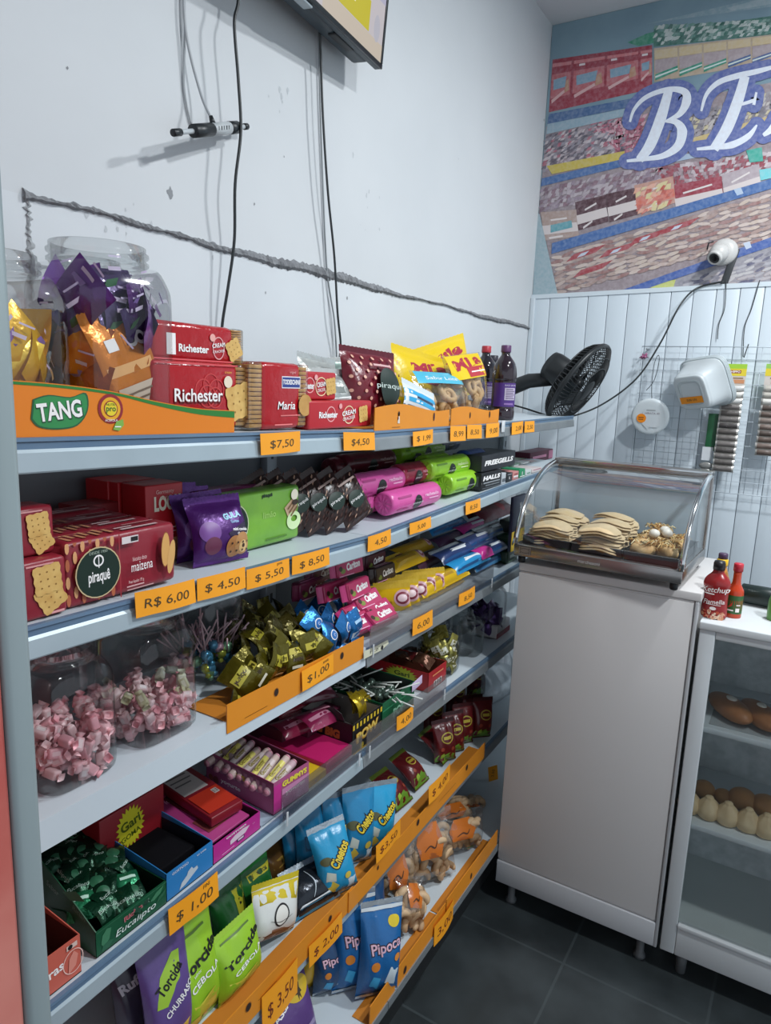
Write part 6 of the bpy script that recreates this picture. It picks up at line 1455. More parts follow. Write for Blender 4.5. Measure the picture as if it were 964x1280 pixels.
in_jar(x2, y2, z2, r2, .068, .082, 12, [taffy(7, '#c9c9b0', '#e6e6d9'), taffy(8, '#b5b08a', '#d9d6c0'), taffy(9, '#c9a0a0', '#e6d9d9')], 'pale or yellowish wrapped taffy on top of the second jar\'s pink ones', 'pale taffy on top in the second jar', 7, 'candy', 'taffy_candy', 5)
r3 = .060; x3 = -.985; y3 = yat(3, 258, x3); z3 = surf(3, y3) + .0006
J = jar('candy_jar', r3, .20, 'clear jar of lollipops behind the orange card tray', sq=5); put(J, x3, y3, z3, 90)
def lolly(c, seed):
    s = MB(); s.blob(.011, .011, .012, foil(c, metal=.4), None, seed, .12, 4, 2); s.lathe([(.004, .010), (.007, .016), (.002, .02)], foil(c, metal=.4), 10, Matrix.Rotation(PI, 4, 'X'), cap0=False, cap1=False); s.tube([(0, 0, .010), (0, 0, .075)], .0017, M('#c9a8ae', .5), 6); return s.mesh('lollipop')
in_jar(x3, y3, z3, r3, .02, .06, 36, [lolly('#4a8fb0', 1), lolly('#7fae8a', 2), lolly('#a9b04a', 3), lolly('#5f9fc0', 4)], 'blue or green wrapped lollipop in the rear jar', 'lollipops in the rear jar', 9, 'lollipop', 'lollipop', 5, tilt=.7, k0=.7)
in_jar(x3, y3, z3, r3, .055, .075, 7, [lolly('#c9a0b0', 5), lolly('#5f9fc0', 6)], 'lollipop with its pale stick up in the rear jar', 'lollipops with sticks up in the rear jar', 10, 'lollipop', 'lollipop', 5, tilt=.55, k0=.6)
# heap of gold candy bags and blue ones behind the orange card
def sweets(c, c2, seed, marks):
    s = MB(); P = Pillow(.055, .070, .018, seed, 1.6, .2); mt = foil(c, metal=.55, bump=.8, bscale=55)
    for side in (1, -1):
        vs = [P.pt(2 * i / 10 - 1, j / 12, side) for j in range(13) for i in range(11)]
        s.add(vs, [(j * 11 + i, j * 11 + i + 1, (j + 1) * 11 + i + 1, (j + 1) * 11 + i) for j in range(12) for i in range(10)], mt, Matrix.Translation((0, 0, 0)), True)
    deco(s, marks, P.fn(1), .055, .070, 3, 1)
    for v in s.v: v.z -= .035
    return s.mesh('sweet_bag')
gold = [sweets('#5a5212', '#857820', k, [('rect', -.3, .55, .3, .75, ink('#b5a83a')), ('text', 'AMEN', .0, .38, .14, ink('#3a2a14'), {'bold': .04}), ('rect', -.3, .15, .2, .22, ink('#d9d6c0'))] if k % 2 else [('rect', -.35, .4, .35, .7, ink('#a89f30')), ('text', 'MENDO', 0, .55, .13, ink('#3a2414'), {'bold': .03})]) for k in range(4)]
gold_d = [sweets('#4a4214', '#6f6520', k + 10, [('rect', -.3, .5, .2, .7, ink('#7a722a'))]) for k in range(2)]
r = random.Random(13)
def heap(lv, plist, protos, name, label, cat, grp, seed, tilt=(.9, .5)):
    rr = random.Random(seed)
    for k, (px, py, x) in enumerate(plist):
        p = WX(px, py, min(x - .010, -.846)); o = add_obj(name, protos[k % len(protos)], label, cat, grp)
        o.matrix_world = Matrix.Translation(p) @ Euler((rr.uniform(-tilt[0], .2), rr.uniform(-tilt[0], tilt[0]), PI / 2 + rr.uniform(-tilt[1], tilt[1]))).to_matrix().to_4x4()
gp = []
for (px, py, x) in ((300, 868, -.83), (316, 856, -.83), (340, 846, -.83), (365, 832, -.835), (392, 820, -.835), (290, 880, -.835), (304, 836, -.86), (325, 822, -.86), (350, 812, -.86), (376, 806, -.86), (398, 808, -.86), (345, 832, -.84), (322, 842, -.84), (382, 824, -.84)): gp.append((px, py, x))
heap(3, gp, gold, 'sweet_bag', 'shiny gold sweet bag at the front of the heap behind the orange card', 'sweet bag', 'gold sweet bags at the front of the heap', 4)
gq = []
for (px, py, x) in ((292, 852, -.90), (300, 815, -.91), (318, 800, -.91), (338, 792, -.91), (360, 788, -.90), (382, 790, -.90), (296, 790, -.97), (316, 780, -.97), (336, 775, -.97), (358, 776, -.96), (300, 770, -1.02), (325, 765, -1.02), (348, 766, -1.02), (288, 800, -.96), (370, 800, -.89)): gq.append((px, py, x))
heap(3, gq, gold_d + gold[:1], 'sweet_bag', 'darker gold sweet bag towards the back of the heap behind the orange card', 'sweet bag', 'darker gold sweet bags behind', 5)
blue = [sweets('#1f6aa8', '#3a8ac9', k + 30, [('disc', .1, .55, .17, W_), ('disc', .1, .55, .14, ink('#2a6ab0')), ('text', 'C', .1, .55, .14, W_)] if k != 1 else [('rect', -.4, .1, .4, .35, ink('#d0dae0')), ('rect', -.2, .6, .3, .7, ink('#9fc4e0'))]) for k in range(3)]
heap(3, [(440, 812, -.835), (424, 818, -.835), (408, 798, -.835), (426, 796, -.835), (440, 798, -.84), (390, 782, -.86), (408, 782, -.90), (425, 780, -.91), (440, 785, -.90), (400, 768, -.96), (420, 766, -.97), (378, 772, -.95), (412, 826, -.83)], blue, 'sweet_bag', 'bright blue sweet bag at the right end of the heap behind the orange card', 'sweet bag', 'blue sweet bags in the heap', 6)
y0, y1 = yat(3, 284, -.7975), yat(3, 454.5, -.7975)
def fold(s, fn, L): s.rect(.1, -.010, .24, -.0092, lambda a, b: fn(a, b, .0009), ink('#6a3f10'), 8, 1); s.rect(.66, -.006, .7, -.0052, lambda a, b: fn(a, b, .0009), ink('#6a3f10'), 4, 1)
strip_tray('orange_tray', -.7975, y0, y1, 3, [.032, .032, .032, .031, .031, .031], 'plain orange card tray with two punched holes before the gold sweet bags', [fold], .10, holes=[(.30, .008, .0060, .0075), (.80, .012, .0060, .0075)], ext=.022)
price_tag(3, 377, 416, 838, 863, '$1,00', 'price card stuck on the orange card tray of gold sweets', 'amido', x=-.7945)

# pink and dark snack packs
def snack(c, lab, k, grp, w=.100, h=.045, d=.03, rim='#c9347a'):
    return carton('cake_pack', w, h, d, film(c, bump=.3), [('rect', -.47, .08, .47, .92, ink(c)), ('text', 'Cariton', .10, .55, .52, W_, {'width': .52, 'bold': .05, 'shear': .2, 'rot': .08}), ('disc', -.30, .35, .20, ink('#7a8a3a'), .14), ('disc', -.38, .5, .14, ink('#3a2418')), ('rect', -.45, .06, .1, .11, ink('#e6a0c0'))], lab, 'cake pack', grp, .006, top=[('rect', -.4, .2, .4, .35, ink('#e68ab8')), ('rect', -.3, .6, .35, .7, ink('#f0b8d0'))], fins=film(rim))
pk = '#b5305f'
specs = [(pk, 414, 478, 792, -.832, 0, 22, 'pink cake pack lying flat at the front, lowest of its pile'), (pk, 428, 499, 770, -.826, 0, 28, 'pink cake pack lying flat right of the lowest one'), (pk, 415, 470, 770, -.86, .030, 20, 'pink cake pack stepped up behind the flat ones'), (pk, 404, 460, 752, -.875, .058, 8, 'pink cake pack standing in the middle of the pile, white letters in view'), (pk, 395, 448, 725, -.90, .095, 6, 'pink cake pack standing on top at the back of the pile')]
zs = surf(3, 1.34)
packs = [(458, 778, -.84, -50, 0), (478, 762, -.84, -50, 0), (450, 764, -.862, -50, 0), (482, 770, -.82, -55, 0), (462, 750, -.868, -40, 0), (446, 736, -.882, -16, 0), (434, 708, -.925, -10, 0), (418, 738, -.93, -12, 0)]
labs = ['pink cake pack lying at the front, lowest on the left of the pile', 'pink cake pack lying at the front, right of the lowest one', 'pink cake pack wedged between the lying ones and the upright ones', 'pink cake pack nearest the deck edge, at the right of the pile', 'pink cake pack on the second step of the pile', 'upright pink cake pack in the middle of the pile, white letters in view', 'topmost upright pink cake pack at the back of the pile', 'pink cake pack at the rear left of the pile']
for k, (px, py, x, rx, ry) in enumerate(packs):
    o = snack(pk, labs[k], k, 'pink cake packs'); p = WX(px, py, x); hh = .045
    put(o, p.x, p.y, max(p.z - hh / 2, surf(3, max(p.y, 1.29)) + .004), 84 + (k % 3) * 4, rx, ry)
for k, (px, py, x, rx, lab) in enumerate(((485, 740, -.93, -10, 'dark brown cake pack right of the pink pile, lower one'), (478, 716, -.96, -8, 'dark brown cake pack right of the pink pile, upper one'))):
    o = snack('#33201c', lab, k, 'dark cake packs', rim='#33201c'); p = WX(px, py, x); put(o, p.x, p.y, p.z - .0225, 88, rx)
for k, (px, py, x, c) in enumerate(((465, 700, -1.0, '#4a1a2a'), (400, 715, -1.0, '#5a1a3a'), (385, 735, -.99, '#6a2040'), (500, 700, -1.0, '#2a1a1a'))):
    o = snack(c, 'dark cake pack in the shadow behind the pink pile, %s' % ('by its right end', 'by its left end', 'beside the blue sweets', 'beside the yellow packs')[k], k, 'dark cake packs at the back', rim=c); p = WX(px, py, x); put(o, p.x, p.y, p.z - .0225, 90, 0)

# yellow packs, blue and dark rolls
yl = film('#d0a818', bump=.35)
ypk = bag('wafer_pack', .125, .062, .034, yl, [('disc', .33, .55, .36, ink('#c9a0a8'), .36), ('disc', .33, .55, .28, ink('#7a2a3a'), .26), ('disc', .33, .55, .2, ink('#d9c0c4'), .16), ('rect', -.35, .3, .1, .45, ink('#a8801c'))], 'yellow wafer pack standing end-on, first of the row beside the dark cake packs', 'wafer pack', 'yellow wafer packs standing end-on', 81, film('#d9b83a'), .8)
for k, px in enumerate((507, 518, 529, 540, 551)):
    c = ypk if k == 0 else dup(ypk, 'yellow wafer pack standing end-on, %s in the row from the dark cake packs' % ORD[k])
    y = yat(3, px, -.83); put(c, -.882, y + .004, surf(3, y) + .004, 24 + 4 * (k % 2), -14, -10)
def lying(lv, pl, pr, xf, dz, mt, marks, lab, w_h=.055, seed=1, cat='wafer pack', grp=None, seal=None, rz=90, rx=-62, ry=0):
    w = length(lv, pl, pr, xf, .02, dz); o = bag('wafer_pack', w, w_h, .034, mt, marks, lab, cat, grp, seed, seal, .9)
    yc = (yat(lv, pl, xf, dz) + yat(lv, pr, xf, dz)) / 2; return put(o, xf - .012, yc, surf(lv, yc) + dz + .004, rz, rx, ry)
rose = [('disc', .34, .5, .36, ink('#c9a0a8'), .36), ('disc', .34, .5, .27, ink('#8a2a3a'), .27), ('disc', .34, .5, .19, ink('#d9c0c4'), .16), ('rect', -.38, .35, .15, .5, ink('#a8801c'))]
lying(3, 535, 592, -.822, .03, yl, rose, 'yellow wafer pack lying along the deck edge over the guard strip', seed=91, seal=film('#d9b83a'))
lying(3, 540, 585, -.84, .002, yl, rose, 'yellow wafer pack at the bottom behind the guard strip', seed=92, seal=film('#d9b83a'))
lying(3, 500, 540, -.93, .075, yl, rose, 'yellow wafer pack on top of the end-on row', seed=93, seal=film('#d9b83a'))
lying(3, 507, 548, -.97, .085, film('#b5901c', bump=.3), rose, 'dull yellow wafer pack behind the top one', seed=94)
bl = film('#2a8ac0', bump=.3); nv = film('#2a3a66', bump=.3); mg = film('#c0348a', bump=.3)
def br(t): return [('poly', [(-.22, .40), (.2, .36), (.26, .58), (-.18, .62)], ink('#dfe4e8')), ('rect', -.45, .1, .45, .2, ink('#1f4a7a'))]
lying(3, 577, 618, -.822, .048, bl, br('Bono'), 'bright blue wafer pack lying over the guard strip beside the yellow one', seed=95, seal=foil('#b9c4cc'))
lying(3, 613, 640, -.822, .055, nv, br('Oro'), 'navy and silver wafer pack at the right end of the blue ones', seed=96, seal=foil('#c4cbd0'))
lying(3, 608, 622, -.818, .060, mg, [], 'short magenta wafer pack between the blue and navy ones', seed=97, w_h=.05)
lying(3, 560, 600, -.865, .072, nv, br('Negresco'), 'navy wafer pack behind the bright blue one', seed=98, seal=foil('#b9c4cc'))
lying(3, 592, 630, -.87, .082, foil('#4a5a8a', metal=.3), br('Passa'), 'steel blue wafer pack behind the navy and silver one', seed=99, seal=foil('#c4cbd0'))
lying(3, 600, 640, -.84, .010, film('#3a7fae', bump=.3), br('Trakinas'), 'blue wafer pack at the bottom right behind the guard strip', seed=100, seal=foil('#b9c4cc'))
lying(3, 585, 625, -.93, .10, mg, br('Mix'), 'magenta wafer pack in the upper back of the third deck', seed=101)
lying(3, 545, 590, -.98, .12, film('#1f6fa8', bump=.3), br('Mix'), 'blue wafer pack at the top back of the third deck', seed=102)
lying(3, 555, 600, -.94, .085, film('#4a2a4a', bump=.3), [], 'dark plum wafer pack in the back behind the navy one', seed=103)
lying(3, 590, 640, -.99, .13, film('#5a1a26', bump=.3), [('rect', .1, .1, .4, .8, ink('#a8303a'))], 'dark red snack bag at the top back near the battery card', seed=104, w_h=.08)
lying(3, 610, 650, -.93, .12, film('#6a1f2c', bump=.3), [('disc', .1, .5, .3, ink('#a8303a'))], 'red snack bag just left of the battery card', seed=105, w_h=.08)
lying(3, 530, 575, -.93, .05, film('#5a3a4a', bump=.3), [], 'brownish wafer pack under the plum one', seed=106)
lying(3, 612, 642, -.87, .09, foil('#8a949c', metal=.4), br('Sil'), 'silver wafer pack over the steel blue one', seed=107, seal=foil('#c4cbd0'))
# battery card hanging at the far end
o = empty('battery_pack', 'dark blue and yellow battery pack hanging at the far end of the shelves', 'battery pack'); a = WX(643, 622, -.80); b2 = WX(656, 622, -.80); zz = zat(650, 684, -.80); s = MB()
s.box((-.012, a.y, zz), (0, b2.y + .02, a.z), card('#181c30', rough=.35), .002, Matrix.Translation((-.80, 0, 0))); s.build('card', o)
s = MB(); s.box((-.7999, a.y + .0005, zz), (-.7985, b2.y + .0195, zz + (a.z - zz) * .36), card('#e0bb1a', rough=.35), 0); s.build('yellow_band', o)
s = MB(); q = lambda u, v: (-.7978, a.y + v, zz + u); s.text('RAYOVAC', (a.z - zz) * .66, (b2.y + .02 - a.y) * .45, .018, lambda u, v: (-.7990, a.y + (b2.y + .02 - a.y) - v, zz + u), W_, bold=.03, width=(a.z - zz) * .42)
s.disc((a.z - zz) * .16, .012, .008, q, K_, 14); s.build('lettering', o)

price_tag(3, 516, 540, 775, 795, '6,00', 'price card below the yellow wafer pack, nearer the seam'); price_tag(3, 574, 593, 743, 758, '8,50', 'price card below the bright blue wafer pack')
o = empty('paper_label', 'torn pale yellow paper label at the seam of the third deck', 'paper'); s = MB(); a, b2 = WX(455, 818, XF + .008), WX(486, 804, XF + .008)
fl_ = lambda u, v, e=0: (XF + .008 + e, a.y + (b2.y - a.y) * u, a.z + (b2.z - a.z) * u + .022 * v - .012)
s.decal([(0, 0), (.7, .1), (1, .5), (.96, 1), (.5, .85), (0, .9)], fl_, M('#cfcdb4', .6)); s.build('sheet', o)
s = MB(); s.text('11,0', .40, .42, .42, lambda u, v: fl_(u, v, .0006), M('#3a3a3a', .6), sx=.5); s.disc(.72, .4, .05, lambda u, v: fl_(u, v, .0007), K_, 12, .25); s.build('handwriting', o)
# ================================================================== deck 4
def boxslot(lv, pl, pr, xf, dz=0.0):
    y0, y1 = yat(lv, pl, xf, dz), yat(lv, pr, xf, dz); return (y0 + y1) / 2, y1 - y0
xf = -.812
# coral box at the cooler
yc, w = boxslot(4, 58, 102, xf); hf = zat(100, 1168, xf) - surf(4, yc)
coral = card('#c4604f', rough=.45)
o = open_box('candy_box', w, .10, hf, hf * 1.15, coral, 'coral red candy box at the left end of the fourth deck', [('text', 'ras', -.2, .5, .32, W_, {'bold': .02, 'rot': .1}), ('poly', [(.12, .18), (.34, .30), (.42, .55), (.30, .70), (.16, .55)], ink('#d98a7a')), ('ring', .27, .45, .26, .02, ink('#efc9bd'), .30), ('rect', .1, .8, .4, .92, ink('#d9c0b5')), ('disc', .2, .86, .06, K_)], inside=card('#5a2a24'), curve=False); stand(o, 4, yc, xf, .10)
# big green box of eucalyptus sweets
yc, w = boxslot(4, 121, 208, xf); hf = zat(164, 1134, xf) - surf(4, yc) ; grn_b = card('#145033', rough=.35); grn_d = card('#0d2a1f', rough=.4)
leaf = ink('#3f7a58'); leaf2 = ink('#2a6044')
front = [('poly', [(-.40, .22), (-.33, .40), (-.30, .78), (-.36, .86), (-.42, .70), (-.44, .40)], leaf), ('poly', [(-.44, .12), (-.34, .10), (-.28, .25), (-.33, .36), (-.42, .30)], leaf2), ('poly', [(.24, .62), (.34, .82), (.46, .90), (.40, .66), (.30, .56)], leaf), ('poly', [(.34, .36), (.46, .50), (.48, .68), (.38, .55)], leaf2),
         ('text', 'Eucalipto', .04, .34, .36, ink('#dfe8e2'), {'width': .58, 'shear': .25}), ('text', 'Riclan', .0, .72, .26, ink('#d9a9a9'), {'width': .26, 'rot': .08, 'bold': .05}), ('text', 'Riclan', .0, .725, .26, ink('#9c3a44'), {'width': .25, 'rot': .08, 'bold': .02}), ('rect', -.5, .965, .5, .985, ink('#3a7a58'))]
side = [('text', 'Eucalipto', -.30, .34, .13, ink('#c9d6cf'), {'rot': -.35, 'shear': .2, 'width': .24}), ('text', 'Riclan', -.20, .60, .14, ink('#b9707a'), {'rot': -.35, 'bold': .05, 'width': .14}), ('disc', -.06, .38, .07, leaf), ('text', 'Sabor', .10, .56, .10, ink('#7f9f8f'), {'rot': -.3}), ('poly', [(.05, .25), (.2, .34), (.28, .30), (.14, .2)], leaf2), ('poly', [(.2, .6), (.34, .72), (.42, .66), (.28, .55)], leaf), ('text', 'alipto', .22, .82, .10, ink('#7f9f8f'), {'rot': -.3, 'shear': .2}), ('text', 'Riclan', .36, .46, .10, ink('#5f8a74'), {'rot': -.3})]
o = open_box('candy_box', w, .25, hf, .135, grn_b, 'large dark green candy box with white script and printed leaves', front, side, inside=grn_d, far=hf * 1.0); stand(o, 4, yc, xf, .25)
gsw = [sweets(c, c2, 60 + k, mk) for k, (c, c2, mk) in enumerate((('#123f2a', '#1f5a3a', [('text', 'Eucalipto', 0, .5, .16, ink('#a9bfb2'), {'width': .8, 'shear': .2})]), ('#0f3423', '#1a4f33', [('disc', 0, .5, .2, leaf2), ('text', 'Riclan', 0, .3, .16, ink('#7f9f8f'), {'width': .6})]), ('#2f8a5f', '#5fb08a', [('rect', -.3, .5, .3, .62, ink('#bfe0cf'))])))]
r = random.Random(61); wb = w
for k in range(44):
    u, v = r.uniform(-.36, .36), (k + .5) / 44
    g = add_obj('wrapped_sweet', gsw[2] if k in (5, 9) else gsw[k % 2], 'green wrapped sweet heaped in the dark green candy box', 'sweet', 'green sweets in the dark green box')
    g.matrix_world = Matrix.Translation((xf - .018 - .215 * v, yc + wb * u, surf(4, yc) + hf * .78 + .045 * v + r.uniform(0, .008))) @ Euler((-1.15 + r.uniform(-.3, .3), r.uniform(-.3, .3), PI / 2 + r.uniform(-.9, .9))).to_matrix().to_4x4() @ Matrix.Scale(.75, 4)
# red box with the yellow burst, behind the green one
def burst(cx, cz, r1, r2, n=22): return [(cx + (r1 if k % 2 else r2) * math.cos(2 * PI * k / (2 * n)) * .62, cz + (r1 if k % 2 else r2) * math.sin(2 * PI * k / (2 * n))) for k in range(2 * n)]
o = carton('gum_box', .14, .115, .14, card('#8a1a24', rough=.45), [('poly', burst(-.05, .62, .36, .28), ink('#c9c22a')), ('text', 'Gari', -.05, .68, .22, ink('#4a5a14'), {'bold': .03, 'width': .3, 'rot': .2}), ('text', 'GOMA', -.05, .48, .12, ink('#4a5a14'), {'bold': .02, 'rot': .2})], 'dark red box with a yellow starburst behind the green candy box', 'candy box'); stand(o, 4, yat(4, 160, -.96), -.96, .14)
# blue box
yc, w = boxslot(4, 209, 266, xf); hf = zat(237, 1073, xf) - surf(4, yc); blu = card('#2a78b5', rough=.35)
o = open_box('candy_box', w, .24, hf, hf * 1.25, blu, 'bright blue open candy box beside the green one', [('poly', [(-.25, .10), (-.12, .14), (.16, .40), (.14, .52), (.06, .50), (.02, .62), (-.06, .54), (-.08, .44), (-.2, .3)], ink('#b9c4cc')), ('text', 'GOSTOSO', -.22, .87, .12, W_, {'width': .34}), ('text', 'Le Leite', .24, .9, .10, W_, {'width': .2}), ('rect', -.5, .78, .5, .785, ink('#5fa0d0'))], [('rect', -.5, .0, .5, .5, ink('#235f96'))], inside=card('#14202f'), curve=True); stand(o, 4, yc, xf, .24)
c = M('#0b0b0f', .8, spec=.1); s = MB(); s.box((-w * .42, -.085, .0), (w * .42, .09, hf * .60), c, .003); o2 = s.build('chocolate_carton'); tag(o2, 'black inner carton inside the bright blue candy box', 'carton'); stand(o2, 4, yc, xf - .03, .18, dz=.004)
# pink box with lid cards
yc, w = boxslot(4, 267, 325, xf); hf = zat(296, 1037, xf) - surf(4, yc); pkc = card('#b52a86', rough=.35)
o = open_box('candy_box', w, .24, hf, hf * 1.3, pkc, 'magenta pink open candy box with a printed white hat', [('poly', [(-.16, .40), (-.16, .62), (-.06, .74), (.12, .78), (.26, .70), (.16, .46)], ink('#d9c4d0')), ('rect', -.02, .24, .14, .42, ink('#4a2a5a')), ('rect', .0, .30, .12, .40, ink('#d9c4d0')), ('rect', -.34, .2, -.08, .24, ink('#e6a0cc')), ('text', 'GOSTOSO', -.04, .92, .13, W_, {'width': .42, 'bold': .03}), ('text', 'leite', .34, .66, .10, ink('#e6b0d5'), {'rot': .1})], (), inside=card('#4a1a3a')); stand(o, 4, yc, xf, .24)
s = MB(); ww = w * .86; s.box((-ww / 2, -.11, 0), (ww / 2, .11, .006), card('#a83a78', rough=.4), .002)
deco(s, [('text', 'Moranguete', .05, .66, .10, ink('#e0a8c8'), {'rot': -.1, 'width': .7}), ('text', '21', .12, .42, .16, ink('#e6c9d9'), {'bold': .04}), ('rect', -.3, .1, .4, .3, ink('#7a3a3a'))], lambda x, z, e: (x, z - .11, .006 + e), ww, .22); o2 = s.build('candy_card'); tag(o2, 'pink printed card of sweets sloping inside the magenta box', 'candy card'); put(o2, xf - .125, yc - .004, surf(4, yc) + hf * .95, 90, 4)
s = MB(); s.box((-.038, -.095, 0), (.038, .095, .020), card('#7a1420', rough=.4), .002)
deco(s, [('rect', -.44, .45, .30, .96, ink('#b9b4b0')), ('rect', -.40, .88, .26, .92, ink('#5a5655')), ('rect', -.40, .78, .20, .80, ink('#5a5655')), ('rect', -.40, .70, .22, .72, ink('#5a5655')), ('rect', -.40, .62, .10, .64, ink('#5a5655')), ('rect', -.44, .06, .44, .40, ink('#b5301c')), ('rect', .18, .28, .34, .36, ink('#cfc4c0')), ('rect', .2, .29, .22, .35, K_), ('rect', .25, .29, .26, .35, K_), ('rect', .29, .29, .31, .35, K_)], lambda x, z, e: (x, z - .095, .020 + e), .076, .19); o2 = s.build('candy_carton'); tag(o2, 'flat dark red carton with a white information panel beside the pink card', 'carton')
p = WX(240, 1015, -.94); put(o2, p.x, p.y + .01, surf(4, p.y) + .047, 84, 3)
o = carton('candy_box', .085, .044, .16, card('#5a1a22'), [], 'dark red carton carrying the flat one with the information panel', 'candy box'); stand(o, 4, p.y + .012, -.86, .16)
# pale blue box below the stick box
yc, w = boxslot(4, 327, 371, xf); hf = zat(349, 1022, xf) - surf(4, yc)
o = carton('candy_box', w, hf, .22, card('#a9bccb', rough=.4), [('rect', -.5, .8, .5, 1, ink('#3a7ab0')), ('disc', -.05, .42, .30, ink('#c9b8ae')), ('disc', .18, .36, .2, ink('#8a6a5a')), ('ring', .0, .45, .35, .05, ink('#d9dfe4'), .30)], 'pale blue printed box carrying the pink stick box', 'candy box'); stand(o, 4, yc, xf, .22); hb_ = hf
# pink box of chewing sticks
yc, w = boxslot(4, 352, 385, xf + .004, hb_); w *= 1.05; h1_ = zat(368, 962, xf) - surf(4, yc) - hb_; h1_ = max(.04, min(h1_, .07)); pkb = card('#a8557f', rough=.4)
o = open_box('stick_box', w * 1.15, .20, h1_, h1_ * 1.02, pkb, 'pink open box of wrapped chewing sticks on top of the pale blue box', [('rect', -.5, .1, -.3, .9, ink('#c0348a')), ('text', 'GUMMYS', .08, .80, .22, ink('#e6d94a'), {'width': .7, 'bold': .05}), ('rect', -.28, .05, .5, .66, ink('#c98ab0')), ('text', 'yogurte', .1, .45, .18, W_, {'width': .55, 'bold': .02}), ('disc', .2, .2, .12, ink('#d9a9c9'))],
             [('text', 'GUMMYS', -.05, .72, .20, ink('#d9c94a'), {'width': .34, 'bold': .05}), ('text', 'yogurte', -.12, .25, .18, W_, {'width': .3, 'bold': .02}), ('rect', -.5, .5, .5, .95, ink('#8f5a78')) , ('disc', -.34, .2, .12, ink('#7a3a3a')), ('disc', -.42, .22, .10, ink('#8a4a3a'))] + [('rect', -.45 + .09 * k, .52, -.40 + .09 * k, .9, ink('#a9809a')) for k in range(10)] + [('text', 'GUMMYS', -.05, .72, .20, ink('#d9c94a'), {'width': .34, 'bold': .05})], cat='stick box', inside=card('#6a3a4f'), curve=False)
put(o, xf - .10, yc, surf(4, yc) + hb_ + .001, 90 - 4)
zst = surf(4, yc) + hb_ + h1_ * .9; r = random.Random(3)
for k in range(9):
    q = empty('chewing_stick', 'cream wrapped chewing stick in the pink box, %s from the front' % (ORD[k]), 'chewing stick', 'chewing sticks in the pink box'); L = .10; s = MB()
    s.lathe([(.003, -L / 2), (.0085, -L / 2 + .004), (.0090, 0), (.0085, L / 2 - .004), (.003, L / 2)], film('#d0b8b0' if k % 3 else '#c9a8b0', bump=.3), 16, Matrix.Rotation(PI / 2, 4, 'Y'))
    f = lambda x, z, e=.0006: (x, -(.0092 + e) * math.cos(z / .009), (.0092 + e) * math.sin(z / .009))
    s.text('Gummy', 0, .010, .011, lambda x, z: f(x, z), ink('#8a7a2a'), bold=.05); s.rect(-.03, .004, .03, .016, lambda x, z: f(x, z, .0003), ink('#d9cf6a') if k % 2 else ink('#cfc0bd'), 6, 4); s.build('wrapper', q)
    for sg in (-1, 1): s = MB(); s.lathe([(.0078, 0), (.0062, .004)], M('#c98a9a', .5), 12, Matrix.Translation((sg * (L / 2 - .002), 0, 0)) @ Matrix.Rotation(sg * PI / 2, 4, 'Y')); s.build('twist_end', q)
    put(q, xf - .022 - .0195 * k, yc + r.uniform(-.008, .004) - .012, zst + .004 + .006 * (k > 5), 90 + r.uniform(-14, 4) + 8, 0, -10 + r.uniform(-4, 4))
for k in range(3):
    s = MB(); L = .09; s.lathe([(.003, -L / 2), (.0085, -L / 2 + .004), (.0085, L / 2 - .004), (.003, L / 2)], film('#8f7a7a', bump=.3), 14, Matrix.Rotation(PI / 2, 4, 'Y')); q = s.build('chewing_stick'); tag(q, 'shaded chewing stick at the deep end of the pink box', 'chewing stick', 'shaded chewing sticks'); put(q, xf - .185, yc - .02 + .022 * k, zst + .012, 170, 0, -4)  # darker wrapper colour paints in the shade at the deep end
# yellow and magenta boxes, clear wrapped
yc, w = boxslot(4, 373, 408, xf); hf = zat(390, 975, xf) - surf(4, yc)
o = carton('candy_box', w, hf, .18, card('#cda91f', rough=.4), [('poly', [(-.1, .2), (.2, .35), (.3, .6), (.15, .75), (-.1, .55)], ink('#b5862a')), ('rect', -.4, .8, .4, .9, ink('#a87a1c')), ('disc', .1, .45, .15, ink('#8a5a7a'))], 'yellow candy box behind the clear guard strip', 'candy box'); stand(o, 4, yc, xf, .18)
yc, w = boxslot(4, 408, 440, xf); hf = zat(424, 944, xf) - surf(4, yc); mgc = card('#b51f5f', rough=.35)
o = carton('candy_box', w, hf, .20, mgc, [('rect', -.4, .3, .4, .5, ink('#8a1a4a'))], 'magenta candy box right of the yellow one', 'candy box', side=[('rect', -.4, .2, .4, .6, ink('#8a1a3a'))]); stand(o, 4, yc, xf, .20)
for k, (px, py, x, c, lab) in enumerate(((410, 935, -.86, '#8a1f4a', 'clear wrapped pink sweet pack on the magenta box, nearer the edge'), (380, 945, -.90, '#7a1a3a', 'clear wrapped dark pink sweet pack left of the magenta box top'), (372, 925, -.97, '#a81a3a', 'red sweet pack lying behind the pink stick box'), (350, 935, -1.0, '#8a1a30', 'dark red sweet pack at the back, left of the other wrapped packs'), (400, 918, -.95, '#6a1a34', 'plum sweet pack at the back behind the magenta box'))):
    o = bag('sweet_pack', .11, .065, .022, film(c, bump=.5, coat=.6), [('rect', -.4, .3, .4, .45, ink('#c98aa0')), ('rect', -.2, .6, .4, .68, ink('#d9a0b0'))], lab, 'sweet pack', None, 110 + k, clear('bag_film', (.95, .95, .95), .09, .65, .12, .7, 40)); p = WX(px, py, x)
    put(o, p.x, p.y, surf(4, p.y) + (.076 if k in (0, 4) else .060), 84 - 4 * k, -76, 4); 
for k, (pl, pr, x, hh, lab) in enumerate(((385, 425, -.915, .055, 'dark carton under the wrapped sweet packs'), (345, 385, -.97, .055, 'dark carton behind the pink stick box'))):
    yc, w = boxslot(4, pl, pr, x); o = carton('candy_box', w, hh, .13, card('#5a1a34'), [], lab, 'candy box'); stand(o, 4, yc, x, .13)
